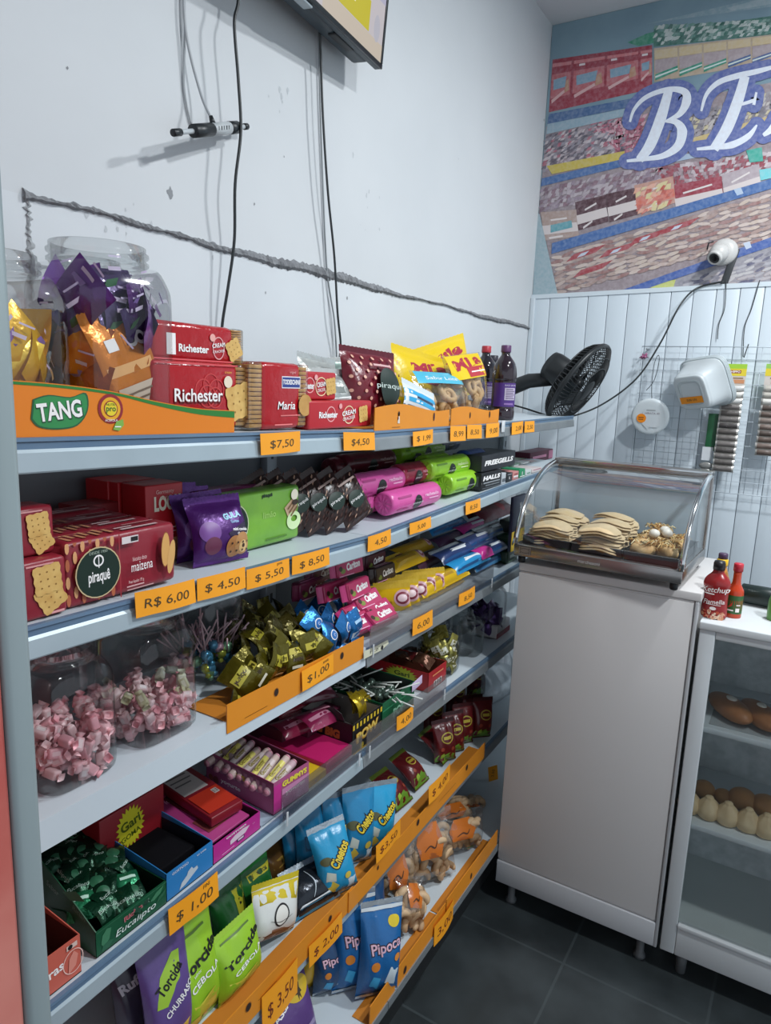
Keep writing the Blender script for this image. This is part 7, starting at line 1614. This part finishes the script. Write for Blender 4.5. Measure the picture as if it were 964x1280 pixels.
# black and gold box, torn open
yc, w = boxslot(4, 441, 474, xf); hf = zat(458, 896, xf) - surf(4, yc); blk_c = card('#17171a', rough=.4)
gm_ = [('rect', -.5 + .12 * k, .80, -.44 + .12 * k, .97, ink('#d0b02a')) for k in range(9)]
o = open_box('gum_box', w * 1.05, .15, hf, hf * 1.0, blk_c, 'torn black and gold gum box with yellow letters', gm_ + [('text', 'POW', 0, .50, .42, ink('#c9952a'), {'width': .8, 'bold': .08, 'rot': .06}), ('text', 'POW', 0, .52, .40, ink('#e0c96a'), {'width': .74, 'bold': .01, 'rot': .06}), ('poly', burst(-.2, .14, .12, .08, 9), ink('#c9b02a')), ('rect', -.5, .0, .5, .05, ink('#c9a02a'))],
             [('text', 'BIG BIG', -.05, .55, .36, ink('#a8642a'), {'width': .62, 'bold': .07, 'rot': -.03}), ('disc', -.42, .35, .12, ink('#c98a3a')), ('rect', -.5, .03, .5, .12, ink('#7a6a3a')), ('rect', -.44, .72, -.30, .92, ink('#c9c6c0'))], cat='gum box', inside=card('#8f8a86'), curve=False); stand(o, 4, yc, xf, .15)
s = MB(); zz = hf
for k, (pts, mt) in enumerate((([(-.05, 0), (.0, .018), (.03, .035), (.055, .022), (.06, 0)], card('#1a1a1c')), ([(-.02, .0), (.02, .026), (.05, .014), (.05, 0)], card('#b9b5ae')))):
    s.prism(pts, -.001, 0, mt, Matrix.Translation((0, .004 * k, 0)))
q = s.build('torn_flap'); q.parent = o; q.matrix_local = Matrix.Translation((-w * .5, .01, zz)) @ Matrix.Rotation(-PI / 2, 4, 'Z') @ Matrix.Rotation(.25, 4, 'X')
gg = [sweets('#b59a1f', '#d9c04a', 80 + k, [('rect', -.3, .4, .3, .6, ink('#5a4a14'))]) for k in range(2)]
for k, (px, py, x) in enumerate(((447, 880, -.86), (455, 876, -.87), (440, 878, -.88))):
    g = add_obj('gum_packet', gg[k % 2], 'gold gum packet inside the torn black box', 'gum packet', 'gold gum packets in the black box'); p = WX(px, py, x); g.matrix_world = Matrix.Translation((p.x, p.y, p.z)) @ Euler((-.5, .2 * k, PI / 2 + .2)).to_matrix().to_4x4() @ Matrix.Scale(.8, 4)
# box of white lollipop sticks with green front
yc, w = boxslot(4, 478, 516, xf); hf = zat(497, 868, xf) - surf(4, yc)
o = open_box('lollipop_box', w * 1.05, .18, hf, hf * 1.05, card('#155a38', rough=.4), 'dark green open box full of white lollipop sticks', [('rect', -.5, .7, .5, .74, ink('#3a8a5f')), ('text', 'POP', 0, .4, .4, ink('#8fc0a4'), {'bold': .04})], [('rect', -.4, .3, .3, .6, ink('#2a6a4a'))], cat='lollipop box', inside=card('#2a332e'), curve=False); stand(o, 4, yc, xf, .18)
stick_me = MB(); stick_me.blob(.013, .013, .013, foil('#4a5a50', metal=.4), None, 3, .12, 4, 2); stick_me.tube([(0, 0, .011), (0, 0, .088)], .0021, M('#c9ccc6', .5), 6); stick_me = stick_me.mesh('lollipop')
r = random.Random(17)
for k in range(38):
    g = add_obj('lollipop', stick_me, 'white stick lollipop heaped in the dark green box', 'lollipop', 'lollipops in the dark green box')
    g.matrix_world = Matrix.Translation((xf - .03 - .13 * r.random(), yc + r.uniform(-.042, .03), surf(4, yc) + hf * .80 + .012 * r.random())) @ Euler((r.uniform(-1, 1) * .35 + PI / 2 * .92, r.uniform(-.2, .2), r.uniform(-3.1, 3.1))).to_matrix().to_4x4()
p = WX(500, 862, xf + .004); s = MB(); s.box((-.030, -.0008, -.006), (.030, .0008, .018), M('#cdb9d6', .5), .0005); o = s.build('price_card'); tag(o, 'pale lilac card standing on the green lollipop box', 'card'); put(o, xf + .004, yat(4, 520, xf + .004), surf(4, 1.5) + hf * .86, 92, 0, -4)
# red box with a starburst on its side
yc, w = boxslot(4, 536, 556, -.83); hf = zat(546, 836, -.83) - surf(4, yc)
o = open_box('candy_box', w * 1.1, .20, hf, hf * 1.02, card('#a8181f', rough=.4), 'bright red candy box with a yellow starburst on its side', [('rect', -.2, .08, .25, .4, ink('#c9b9b5')), ('rect', -.14, .1, -.1, .38, K_), ('rect', .0, .1, .04, .38, K_), ('rect', .12, .1, .18, .38, K_), ('rect', -.3, .7, .3, .78, ink('#d98a5a'))],
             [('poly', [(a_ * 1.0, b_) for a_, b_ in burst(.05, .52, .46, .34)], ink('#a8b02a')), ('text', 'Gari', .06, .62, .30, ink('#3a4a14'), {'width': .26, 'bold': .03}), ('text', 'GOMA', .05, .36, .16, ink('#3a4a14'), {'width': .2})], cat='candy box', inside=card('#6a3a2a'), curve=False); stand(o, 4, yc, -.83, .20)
dk_sw = [sweets('#5a3a2a', '#7a5a44', 90, []), sweets('#7a2a2a', '#a85a4a', 91, [('rect', -.3, .4, .3, .6, ink('#c9a08a'))])]
for k, (px, py, x) in enumerate(((530, 826, -.86), (520, 824, -.90), (505, 822, -.93), (540, 820, -.90), (515, 814, -.97))):
    g = add_obj('wrapped_sweet', dk_sw[k % 2], 'brown wrapped sweet in the bright red candy box', 'sweet', 'brown sweets in the red box'); p = WX(px, py, x); g.matrix_world = Matrix.Translation(p) @ Euler((-1.2, .2 * (k - 2), PI / 2 + .3 * k)).to_matrix().to_4x4() @ Matrix.Scale(.8, 4)
# jar of pale gold sweets, empty jars, purple jar
pg = [sweets('#9a934a', '#d0cca0', 95 + k, [('rect', -.3, .35, .3, .7, ink('#d9d6c4'))]) for k in range(3)]
xj = -.885; yj = yat(4, 547, xj); zj = surf(4, yj) + .0006
J = jar('candy_jar', .058, .115, 'clear open jar of pale gold sweets behind the bright red box', sq=4); put(J, xj, yj, zj, 90)
r = random.Random(31)
for k in range(20):
    g = add_obj('wrapped_sweet', pg[k % 3], 'pale gold wrapped sweet heaped in the open jar', 'sweet', 'pale gold sweets in the open jar'); a = r.uniform(0, 6.28)
    g.matrix_world = Matrix.Translation((xj + .042 * math.cos(a), yj + .042 * math.sin(a), zj + .030 + .0045 * k)) @ Euler((r.uniform(-.5, .3), r.uniform(-.9, .9), a + PI / 2)).to_matrix().to_4x4() @ Matrix.Scale(.78, 4)
for k, (px, x, rad, h_, lab) in enumerate(((574, -.90, .045, .15, 'empty clear jar right of the pale gold sweets'), (586, -.87, .042, .12, 'second empty clear jar, nearer the deck edge'), (570, -1.0, .05, .16, 'empty clear jar at the back behind the pale gold sweets'))):
    y = yat(4, px, x); J = jar('candy_jar', rad, h_, lab, sq=4); put(J, x, y, surf(4, min(y, 2.8)) + .0006, 90)
y = yat(4, 607, -.90); J = jar('candy_jar', .062, .19, 'clear jar of purple sweets at the far end of the fourth deck', sq=4); put(J, -.90, y, surf(4, y) + .0006, 90)
ps = [sweets('#4a2a6a', '#6a4a8a', 99 + k, []) for k in range(2)]
in_jar(-.90, y, surf(4, y), .062, .03, .10, 22, ps, 'purple wrapped sweet in the far jar', 'purple sweets in the far jar', 22, 'sweet', 'wrapped_sweet', 4, tilt=.8, k0=.62)
for (a, b, c, d, t, sm, lab) in ((210, 272, 1138, 1171, '$ 1,00', 'FINI', 'price card reading 1,00 under the bright blue candy box'), (496, 516, 896, 913, '4,00', None, 'price card below the dark green lollipop box')): price_tag(4, a, b, c, d, t, lab, sm)
# stock half hidden behind the white counter
for k, (px, py, x, c, lab) in enumerate(((628, 745, -.86, '#1f3a2a', 'dark green pack half hidden beside the counter, lower one'), (632, 728, -.86, '#2a4a34', 'dark green pack half hidden beside the counter, middle one'), (636, 712, -.87, '#26302c', 'dark green pack half hidden beside the counter, top one'))):
    p = WX(px, py, x); o = carton('biscuit_pack', .11, .045, .06, film(c), [('rect', -.3, .4, .3, .65, ink('#b9c6bc')), ('rect', -.4, .1, .4, .2, ink('#7f9a86'))], lab, 'biscuit pack', None, .006); put(o, p.x, p.y, surf(3, min(p.y, 2.8)) + .0006 + .048 * k, 90)

# ================================================================== deck 5
def chips(pl, pr, pt, xf, lv, mat, marks, lab, seed, t=.05, rz=86, rx=-8, ry=0, seal=None, hs=1.0, cat='bag of snacks', grp=None, full=.3, dz=0.0, back=None, ws=1.0):
    yc, w, zb, h = slot(lv, pl, pr, pt, xf, dz); o = bag('snack_bag', w * ws, h * hs, t, mat, marks, lab, cat, grp, seed, seal, 1.2, full, back); return stand(o, lv, yc, xf, t, rz, rx, ry, dz)
def bag_at(lv, px, py, pt, w, t, mat, marks, lab, seed, rz, rx=-8, ry=0, seal=None, dx=0.0):
    z = surf(lv, yat(lv, px, XF)); p = WZ(px, py, z); x = p.x + dx; h = zat(px, pt, p.x) - z
    o = bag('snack_bag', w, h, t, mat, marks, lab, 'bag of snacks', None, seed, seal, 1.2, .32); return put(o, x, p.y, z + .001, rz, rx, ry)
limeb = film('#8fbf2a', bump=.3, var=.4, vscale=7, c2='#a9cc3a'); chip_y = ink('#d0b84a')
def torcida(c1): return [('poly', [(-.48, .04), (.48, .04), (.48, .26), (.2, .36), (-.1, .30), (-.48, .40)], ink('#b9b03a')), ('disc', -.2, .14, .07, chip_y, .05), ('disc', .15, .20, .08, chip_y, .05), ('disc', .0, .08, .07, ink('#d9c668'), .05), ('text', 'Torcida', .02, .70, .14, K_, {'width': .86, 'bold': .03, 'rot': .28}), ('text', 'CEBOLA', .05, .52, .09, W_, {'width': .66, 'bold': .02, 'rot': .22}), ('rect', -.35, .92, .3, .94, ink('#4a6a14')), ('text', 'sabor', -.1, .60, .04, W_, {'rot': .22})]
chips(232, 286, 1160, -.835, 5, limeb, torcida(0), 'lime green snack bag standing left of the other lime one', 201, seal=film('#a9d04a'), hs=.92, rz=90)
chips(284, 336, 1160, -.825, 5, limeb, torcida(0), 'lime green snack bag standing nearest the orange tray', 202, seal=film('#a9d04a'), hs=.88, rz=90)
pur = film('#5f4a86', bump=.3)
chips(198, 254, 1186, -.835, 5, pur, [('poly', [(-.48, .03), (.48, .03), (.48, .30), (.1, .24), (-.2, .36), (-.48, .30)], ink('#c09a3a')), ('poly', [(-.34, .52), (-.2, .74), (.1, .86), (.26, .84), (.14, .66), (-.16, .5)], ink('#9ac03a')), ('text', 'Torcida', -.04, .69, .12, K_, {'width': .56, 'bold': .03, 'rot': .55}), ('text', 'CHURRASCO', .12, .50, .08, W_, {'width': .72, 'bold': .02, 'rot': .5}), ('disc', .1, .15, .08, ink('#d0a84a'), .05)], 'purple snack bag with a green emblem at the left of the lime ones', 203, seal=film('#7f6aa8'))
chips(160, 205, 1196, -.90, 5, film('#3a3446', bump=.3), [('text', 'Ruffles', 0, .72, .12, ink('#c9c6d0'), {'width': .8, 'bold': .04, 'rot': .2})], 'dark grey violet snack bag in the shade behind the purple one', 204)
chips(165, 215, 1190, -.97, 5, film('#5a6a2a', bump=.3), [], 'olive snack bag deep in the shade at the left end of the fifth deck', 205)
dg = film('#1f6a2c', bump=.3)
chips(312, 350, 1094, -.90, 5, dg, [('rect', -.2, .84, .5, .93, ink('#c9c02a')), ('text', 'CEBOLITOS', .1, .885, .06, ink('#3a2a14'), {'width': .5, 'bold': .02})], 'dark green snack bag with a yellow strip behind the lime ones', 206, hs=1.0, seal=film('#2f8a3f'))
chips(280, 318, 1118, -.90, 5, film('#1a5a26', bump=.3), [('rect', .1, .6, .5, .9, ink('#b5b02a')), ('rect', .2, .7, .4, .78, K_)], 'dark green snack bag tucked behind the two lime bags', 207)
chips(322, 372, 1130, -.845, 5, film('#d6d8d4', bump=.3), [('poly', [(-.5, .72), (.5, .62), (.5, .97), (-.5, .97)], ink('#cfb82a')), ('poly', [(-.5, .03), (.5, .03), (.5, .22), (-.1, .30), (-.5, .24)], ink('#6a3f22')), ('ring', .0, .52, .17, .03, K_, .20), ('disc', .0, .52, .14, ink('#e6e4dc'), .17), ('stroke', [(-.22, .47), (.0, .41), (.22, .49)], [.004, .016, .004], K_)], 'white snack bag with yellow top and a round black ring mark', 208, ry=14, rz=78, seal=film('#c9b52a'))
chips(338, 372, 1062, -.97, 5, film('#6a4a22', bump=.3), [('rect', -.3, .5, .3, .7, ink('#a8863a'))], 'brown snack bag deep behind the dark green one', 209)
# black silver bag lying
o = bag('snack_bag', .135, .10, .05, foil('#2a2f36', metal=.5, rough=.2), [('rect', -.49, .02, .49, .20, ink('#2a8ab5')), ('poly', [(-.4, .20), (.42, .20), (.36, .27), (-.34, .25)], ink('#c9d0d4')), ('stroke', [(-.05, .9), (.02, .6), (-.1, .3)], [.01, .03, .01], ink('#b9c4cc'))], 'black and silver snack bag tipped on its back with a blue hem', 'bag of snacks', None, 210, foil('#b9c4cc')); p = WZ(398, 1138, surf(5, 1.2)); put(o, p.x, p.y, surf(5, p.y) + .003, 74, -42, 0)
# bright blue bags
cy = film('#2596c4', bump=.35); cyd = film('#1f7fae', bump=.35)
def chee(seed): return [('poly', [(-.45, .08), (-.15, .05), (-.05, .2), (-.2, .3), (-.42, .25)], ink('#d0b84a')), ('poly', [(-.36, .32), (-.12, .28), (-.1, .40), (-.3, .46)], ink('#c9d0c4')), ('disc', -.26, .60, .08, ink('#5a5a3a'), .06), ('text', 'Cheetos', .10, .62, .20, K_, {'width': .66, 'bold': .12, 'rot': .75}), ('text', 'Cheetos', .10, .62, .20, ink('#e6c93a'), {'width': .62, 'bold': .03, 'rot': .75}), ('poly', [(.1, .04), (.4, .04), (.45, .2), (.2, .24)], ink('#c9d6dc')), ('disc', .2, .3, .05, ink('#d0b84a'), .05)]
silv = foil('#b5c0c8')
bag_at(5, 425, 1120, 1044, .100, .05, cy, chee(1), 'front bright blue snack bag beside the black and silver one', 211, 62, -14, -8, silv)
bag_at(5, 468, 1066, 994, .100, .05, cy, chee(2), 'bright blue snack bag at the right end of the blue ones', 212, 62, -6, 8, silv)
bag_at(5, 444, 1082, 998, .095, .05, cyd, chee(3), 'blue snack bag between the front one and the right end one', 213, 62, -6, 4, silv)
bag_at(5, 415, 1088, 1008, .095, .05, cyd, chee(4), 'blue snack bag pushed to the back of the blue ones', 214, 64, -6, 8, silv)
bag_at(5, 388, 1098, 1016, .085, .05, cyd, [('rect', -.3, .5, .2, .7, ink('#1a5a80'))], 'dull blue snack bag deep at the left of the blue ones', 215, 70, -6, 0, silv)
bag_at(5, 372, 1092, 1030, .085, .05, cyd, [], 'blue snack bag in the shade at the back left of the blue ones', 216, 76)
# red and green bags
rg = film('#5a1418', bump=.4); gcol = ink('#5f8a2a')
def rgm(): return [('poly', [(-.48, .03), (.48, .03), (.48, .22), (.1, .30), (-.2, .22), (-.48, .28)], gcol), ('ring', .05, .66, .16, .03, ink('#a8963a'), .13), ('rect', -.12, .63, .22, .70, ink('#b5a33a')), ('disc', -.2, .4, .05, ink('#8a3a2a')), ('disc', .25, .38, .05, ink('#8a3a2a')), ('poly', [(-.3, .15), (-.1, .2), (-.14, .3), (-.28, .26)], ink('#8fae3a'))]
for k, (px, py, x, rz, rx, ry, lab) in enumerate(((508, 982, -.865, 45, -58, 20, 'dark red and green snack bag lying flat nearest the orange tray'), (530, 955, -.87, 48, -55, 24, 'dark red and green snack bag lying, middle of the three flat ones'), (562, 938, -.865, 50, -52, 28, 'dark red and green snack bag lying, farthest of the three flat ones'))):
    o = bag('snack_bag', .085, .115, .045, rg, rgm(), lab, 'bag of snacks', 'dark red snack bags lying flat', 220 + k, film('#4a5a1f')); p = WX(px, py, x); put(o, p.x, p.y, surf(5, p.y) + .008, rz + 40, rx, 0)
for k, px in enumerate((556, 567, 578, 589, 600)):
    x = -.875 if k < 4 else -.84; y = yat(5, px, x); o = bag('snack_bag', .08, .135, .045, rg, rgm(), 'upright dark red and green snack bag, %s in its row from the left' % ORD[k], 'bag of snacks', 'dark red snack bags standing in a row', 230 + k, film('#3a1418')); put(o, x, y, surf(5, y) + .001, 52, -6, -4 + 2 * k)
for k, px in enumerate((548, 575, 600)):
    y = yat(5, px, -.97); o = bag('snack_bag', .09, .14, .045, rg, rgm(), 'dark red snack bag in the shade behind its row, %s from the left' % ORD[k], 'bag of snacks', 'dark red snack bags standing in a row', 240 + k); put(o, -.99, y, surf(5, min(y, 2.8)) + .001, 60, -6)
# clear sack and white pack by the counter
o = bag('clear_sack', .20, .19, .10, clear('sack_film', (.9, .92, .94), .22, .6, .25, .8, 30), [], 'crumpled clear plastic sack at the far end of the fifth deck', 'plastic sack', None, 250, None, 2.2); put(o, -.90, 2.42, surf(5, 2.42) + .001, 80, -4)
o = carton('biscuit_pack', .13, .05, .08, film('#c9c4c6'), [('rect', -.5, .0, .5, .4, ink('#8a1f30'))], 'white and red pack beside the counter at the far end of the fourth deck', 'biscuit pack', None, .006); y = yat(4, 625, -.84); stand(o, 4, y + .03, -.84, .08)
# trays and cards
hole = [(.22, .016, .0075, .0085), (.80, .016, .006, .0075)]
y0, y1 = yat(5, 262, -.793), yat(5, 441, -.793); strip_tray('orange_tray', -.793, y0, y1, 5, [.036] * 4, 'orange card strip along the near bay of the fifth deck before the lime bags', [lambda s, fn, L: s.rect(.28, .006, .40, .007, lambda a, b: fn(a, b, .0009), ink('#5a3410'), 8, 1)], .06, holes=hole, ext=.022)
y0, y1 = yat(5, 436, -.790), yat(5, 606, -.790); strip_tray('orange_tray', -.790, y0, y1, 5, [.034] * 4, 'orange card strip along the far bay of the fifth deck before the blue bags', [lambda s, fn, L: s.rect(.58, .006, .72, .007, lambda a, b: fn(a, b, .0009), ink('#5a3410'), 8, 1)], .06, holes=[(.16, .016, .004, .006), (.42, .017, .0075, .009), (.82, .017, .0075, .009)], ext=.022)
for (a, b, c, d, t, lab) in ((327, 371, 1246, 1292, '$ 3,50', 'large price card reading 3,50 at the bottom of the near orange strip'), (386, 426, 1184, 1210, '$ 2,00', 'price card on the near orange strip right of the 3,50 one'), (470, 499, 1057, 1078, '$3,50', 'price card on the far orange strip below the blue bags'), (536, 561, 983, 1004, '$ 4,00', 'price card on the far orange strip below the dark red bags')):
    price_tag(5, a, b, c, d, t, lab, x=-.787 + (0 if a > 440 else -.003), ink_c='#6a1f14')

# ================================================================== deck 6 (base)
pm_ = [('text', 'Pipoca', .05, .60, .15, ink('#2a1a2a'), {'width': .74, 'bold': .09, 'rot': .15}), ('text', 'Pipoca', .05, .60, .15, ink('#d9b0c0'), {'width': .7, 'bold': .02, 'rot': .15}), ('disc', .24, .84, .07, ink('#d9c02a'), .06), ('disc', -.2, .42, .05, ink('#c97a2a')), ('poly', [(.05, .2), (.3, .16), (.36, .34), (.14, .40)], ink('#c9d6dc')), ('poly', [(-.3, .2), (-.1, .14), (-.06, .28), (-.24, .32)], ink('#3a9ac9')), ('disc', .3, .48, .04, ink('#d98a3a')), ('rect', -.49, .95, .49, .985, ink('#c4ccd0'))]
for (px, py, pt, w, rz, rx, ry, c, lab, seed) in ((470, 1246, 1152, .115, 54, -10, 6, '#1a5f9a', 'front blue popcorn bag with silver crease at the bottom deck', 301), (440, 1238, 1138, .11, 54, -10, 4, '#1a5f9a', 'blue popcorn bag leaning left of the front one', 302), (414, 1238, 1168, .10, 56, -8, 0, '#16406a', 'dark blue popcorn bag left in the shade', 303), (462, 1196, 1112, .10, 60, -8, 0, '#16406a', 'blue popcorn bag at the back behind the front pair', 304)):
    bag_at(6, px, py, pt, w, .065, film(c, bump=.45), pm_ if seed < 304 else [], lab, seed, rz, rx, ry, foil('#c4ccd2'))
# yellow purple bag at the frame's foot
o = bag('snack_bag', .13, .20, .06, film('#5a3f7a', bump=.4), [('text', 'ASSADO', -.05, .72, .09, W_, {'width': .66, 'bold': .03, 'rot': .5}), ('disc', .2, .78, .16, ink('#c9a82a'), .12), ('poly', burst(.2, .78, .12, .07, 8), ink('#3a2a14')), ('rect', -.4, .3, .4, .36, ink('#9a8ab0'))], 'purple and yellow snack bag at the foot of the shelves, left of the popcorn', 'bag of snacks', None, 310, film('#c9b02a')); yy = yat(6, 352, -.79); put(o, -.80, yat(6, 372, -.80, .18), surf(6, 1.1) + .0, 74, -14, -6)
o = bag('snack_bag', .11, .19, .05, film('#b5901f', bump=.4), [('rect', -.4, .5, .4, .7, ink('#d9b83a')), ('disc', .1, .4, .12, ink('#7a4a1f')), ('poly', [(-.4, .74), (.4, .78), (.4, .9), (-.4, .9)], ink('#3a2a1a'))], 'dull yellow snack bag behind the purple and yellow one', 'bag of snacks', None, 311, film('#b5901f')); put(o, -.88, yat(6, 392, -.88, .19), surf(6, 1.2) + .0, 80, -8, 10)
# clear bags of orange labelled ring biscuits
cash = M('#cfb08a', .55, bump=.3, bscale=30, var=.6, vscale=14, c2='#b58f62')
def cashew_bag(name, w, h, t, label, n, seed, pat):
    n = int(n * 1.7)
    def inner(o, P):
        r = random.Random(seed)
        for k in range(n):
            s = MB(); q = [(.019 * math.cos(a), .019 * math.sin(a), 0) for a in [-.3 + i * 3.9 / 10 for i in range(11)]]; s.tube(q, [.004, .008, .010, .0105, .011, .011, .011, .0105, .010, .008, .004], cash, 9)
            b_ = s.build('crisp', o); u = r.uniform(-.74, .74); v = .05 + .62 * (k + .5) / n
            b_.matrix_local = Matrix.Translation((u * P.xw(v), -r.uniform(.1, .68) * P.half(u, v), v * h)) @ Euler((PI / 2 + r.uniform(-.7, .7), r.uniform(-.9, .9), r.uniform(-.4, .4))).to_matrix().to_4x4()
        s = MB(); f = P.fn(1); e = lambda x, z: f(x, z, .0010); orr = film('#c46a1c', bump=.3)
        s.decal([(x * w, z * h) for x, z in [(-.20, .46), (.16, .43), (.24, .62), (.18, .88), (-.12, .90), (-.24, .68)]], e, orr, 5)
        s.stroke([(x * w, z * h) for x, z in [(-.12, .56), (-.02, .62), (.06, .58), (.12, .66)]], [.002, .005, .002], lambda x, z: f(x, z, .0016), ink('#4a2a14'))
        if pat: s.decal([(x * w, z * h) for x, z in [(.1, .08), (.26, .10), (.24, .17), (.12, .18)]], e, ink('#3a8a3a'), 3)
        s.build('orange_print', o)
    return bag(name, w, h, t, clr, (), label, 'bag of snacks', 'clear bags of crisps with orange print', seed, None, 1.4, .3, None, inner)
cb_ = [(526, 568, 1036, -.775, 78, -8, -4, 'clear crisp bag with orange print, front left of the standing pair', 18, 0), (559, 601, 1032, -.765, 84, -8, 4, 'clear crisp bag with orange print and green spot, front right of the pair', 18, 1), (545, 590, 1010, -.86, 80, -6, 2, 'clear bag of pale crisps with orange print behind the standing pair', 12, 0), (572, 606, 1016, -.84, 84, -6, 16, 'clear bag of pale crisps leaning to the right behind the standing pair', 10, 0), (487, 522, 1068, -.80, 74, -8, 0, 'clear crisp bag with orange print beside the blue popcorn bags', 12, 0), (508, 540, 1050, -.86, 78, -6, 0, 'clear crisp bag in the shade between the popcorn and the pair', 9, 0)]
for (pl, pr, pt, xf, rz, rx, ry, lab, n, pat) in cb_:
    yc, w, zb, h = slot(6, pl, pr, pt, xf); o = cashew_bag('snack_bag', w * .84, h, .065, lab, n, pl, pat); stand(o, 6, yc, xf, .065, rz - 22, rx, ry)
o = cashew_bag('snack_bag', .10, .13, .06, 'clear bag of pale crisps lying in front right of the blue popcorn', 12, 77, 0); p = WZ(512, 1190, surf(6, 1.3)); y = yat(6, 514, -.755); put(o, -.765, y, surf(6, y) + .004, 60, -26, 16)
# trays
y0, y1 = yat(6, 462, -.703), yat(6, 556, -.703); strip_tray('orange_tray', -.703, y0, y1, 6, [.054, .056, .054, .052], 'orange card tray along the bottom deck before the blue popcorn bags', [], .05, holes=[(.42, .020, .0075, .010)])
y0, y1 = yat(6, 557.5, -.7025), yat(6, 621, -.7025); strip_tray('orange_tray', -.7025, y0, y1, 6, [.058, .058, .056, .056], 'orange card tray along the bottom deck before the clear crisp bags', [], .05, holes=[(.45, .022, .0065, .009)])
price_tag(6, 543, 565, 1158, 1181, '3,00', 'price card at the joint of the two bottom orange trays', x=-.699, ink_c='#6a1f14')
o = empty('price_tag', 'price card standing deep on the bottom deck next to the counter', 'price tag', 'orange price cards'); s = MB(); s.box((-.022, -.0006, 0), (.022, .0006, .055), orange, 0); s.build('card', o); s = MB(); s.text('2,50', 0, .028, .017, lambda x, z: (x, -.0009, z), M('#6a1f14', .6), rot=1.3); s.build('handwriting', o)
p = WX(617, 1022, -.86); put(o, -.86, yat(6, 617, -.86), surf(6, 2.1) + .001, 60, -12)
# ------------------------------------------------------------------ let every shelf item rest on its deck and clear the back panel
import numpy as np
bpy.context.view_layer.update()
for o in list(sc.objects):
    if o.parent or 'category' not in o or o['category'] in ('shelves', 'price tag', 'display tray', 'shelf guard', 'cable', 'paper', 'cooler', 'fan', 'television', 'antenna'): continue
    ms = [q for q in [o] + list(o.children_recursive) if q.type == 'MESH' and len(q.data.vertices)]
    if not ms: continue
    P = []
    for q in ms:
        a = np.empty(len(q.data.vertices) * 3); q.data.vertices.foreach_get('co', a); mw = np.array(q.matrix_world); P.append(a.reshape(-1, 3) @ mw[:3, :3].T + mw[:3, 3])
    P = np.vstack(P); lo, hi = P.min(0), P.max(0); c = (lo + hi) / 2
    if not (XBK - .04 < c[0] < XBASE and YS[0] < c[1] < YS[3] and lo[2] < 1.7): continue
    dz = 0.0
    for lv in range(1, 7):
        s_ = max(surf(lv, min(max(v, YS[0]), YS[3] - .001)) for v in (lo[1], hi[1]))
        if s_ - .05 < lo[2] < s_ + .0008 and c[2] > s_: dz = s_ + .0008 - lo[2]
    dx = max(0.0, XBK + .0235 - lo[0])
    if lo[2] > 1.57: dx = max(0.0, XW + .012 - lo[0])
    if dz or dx: o.location = o.location + Vector((min(dx, .05), 0, dz))
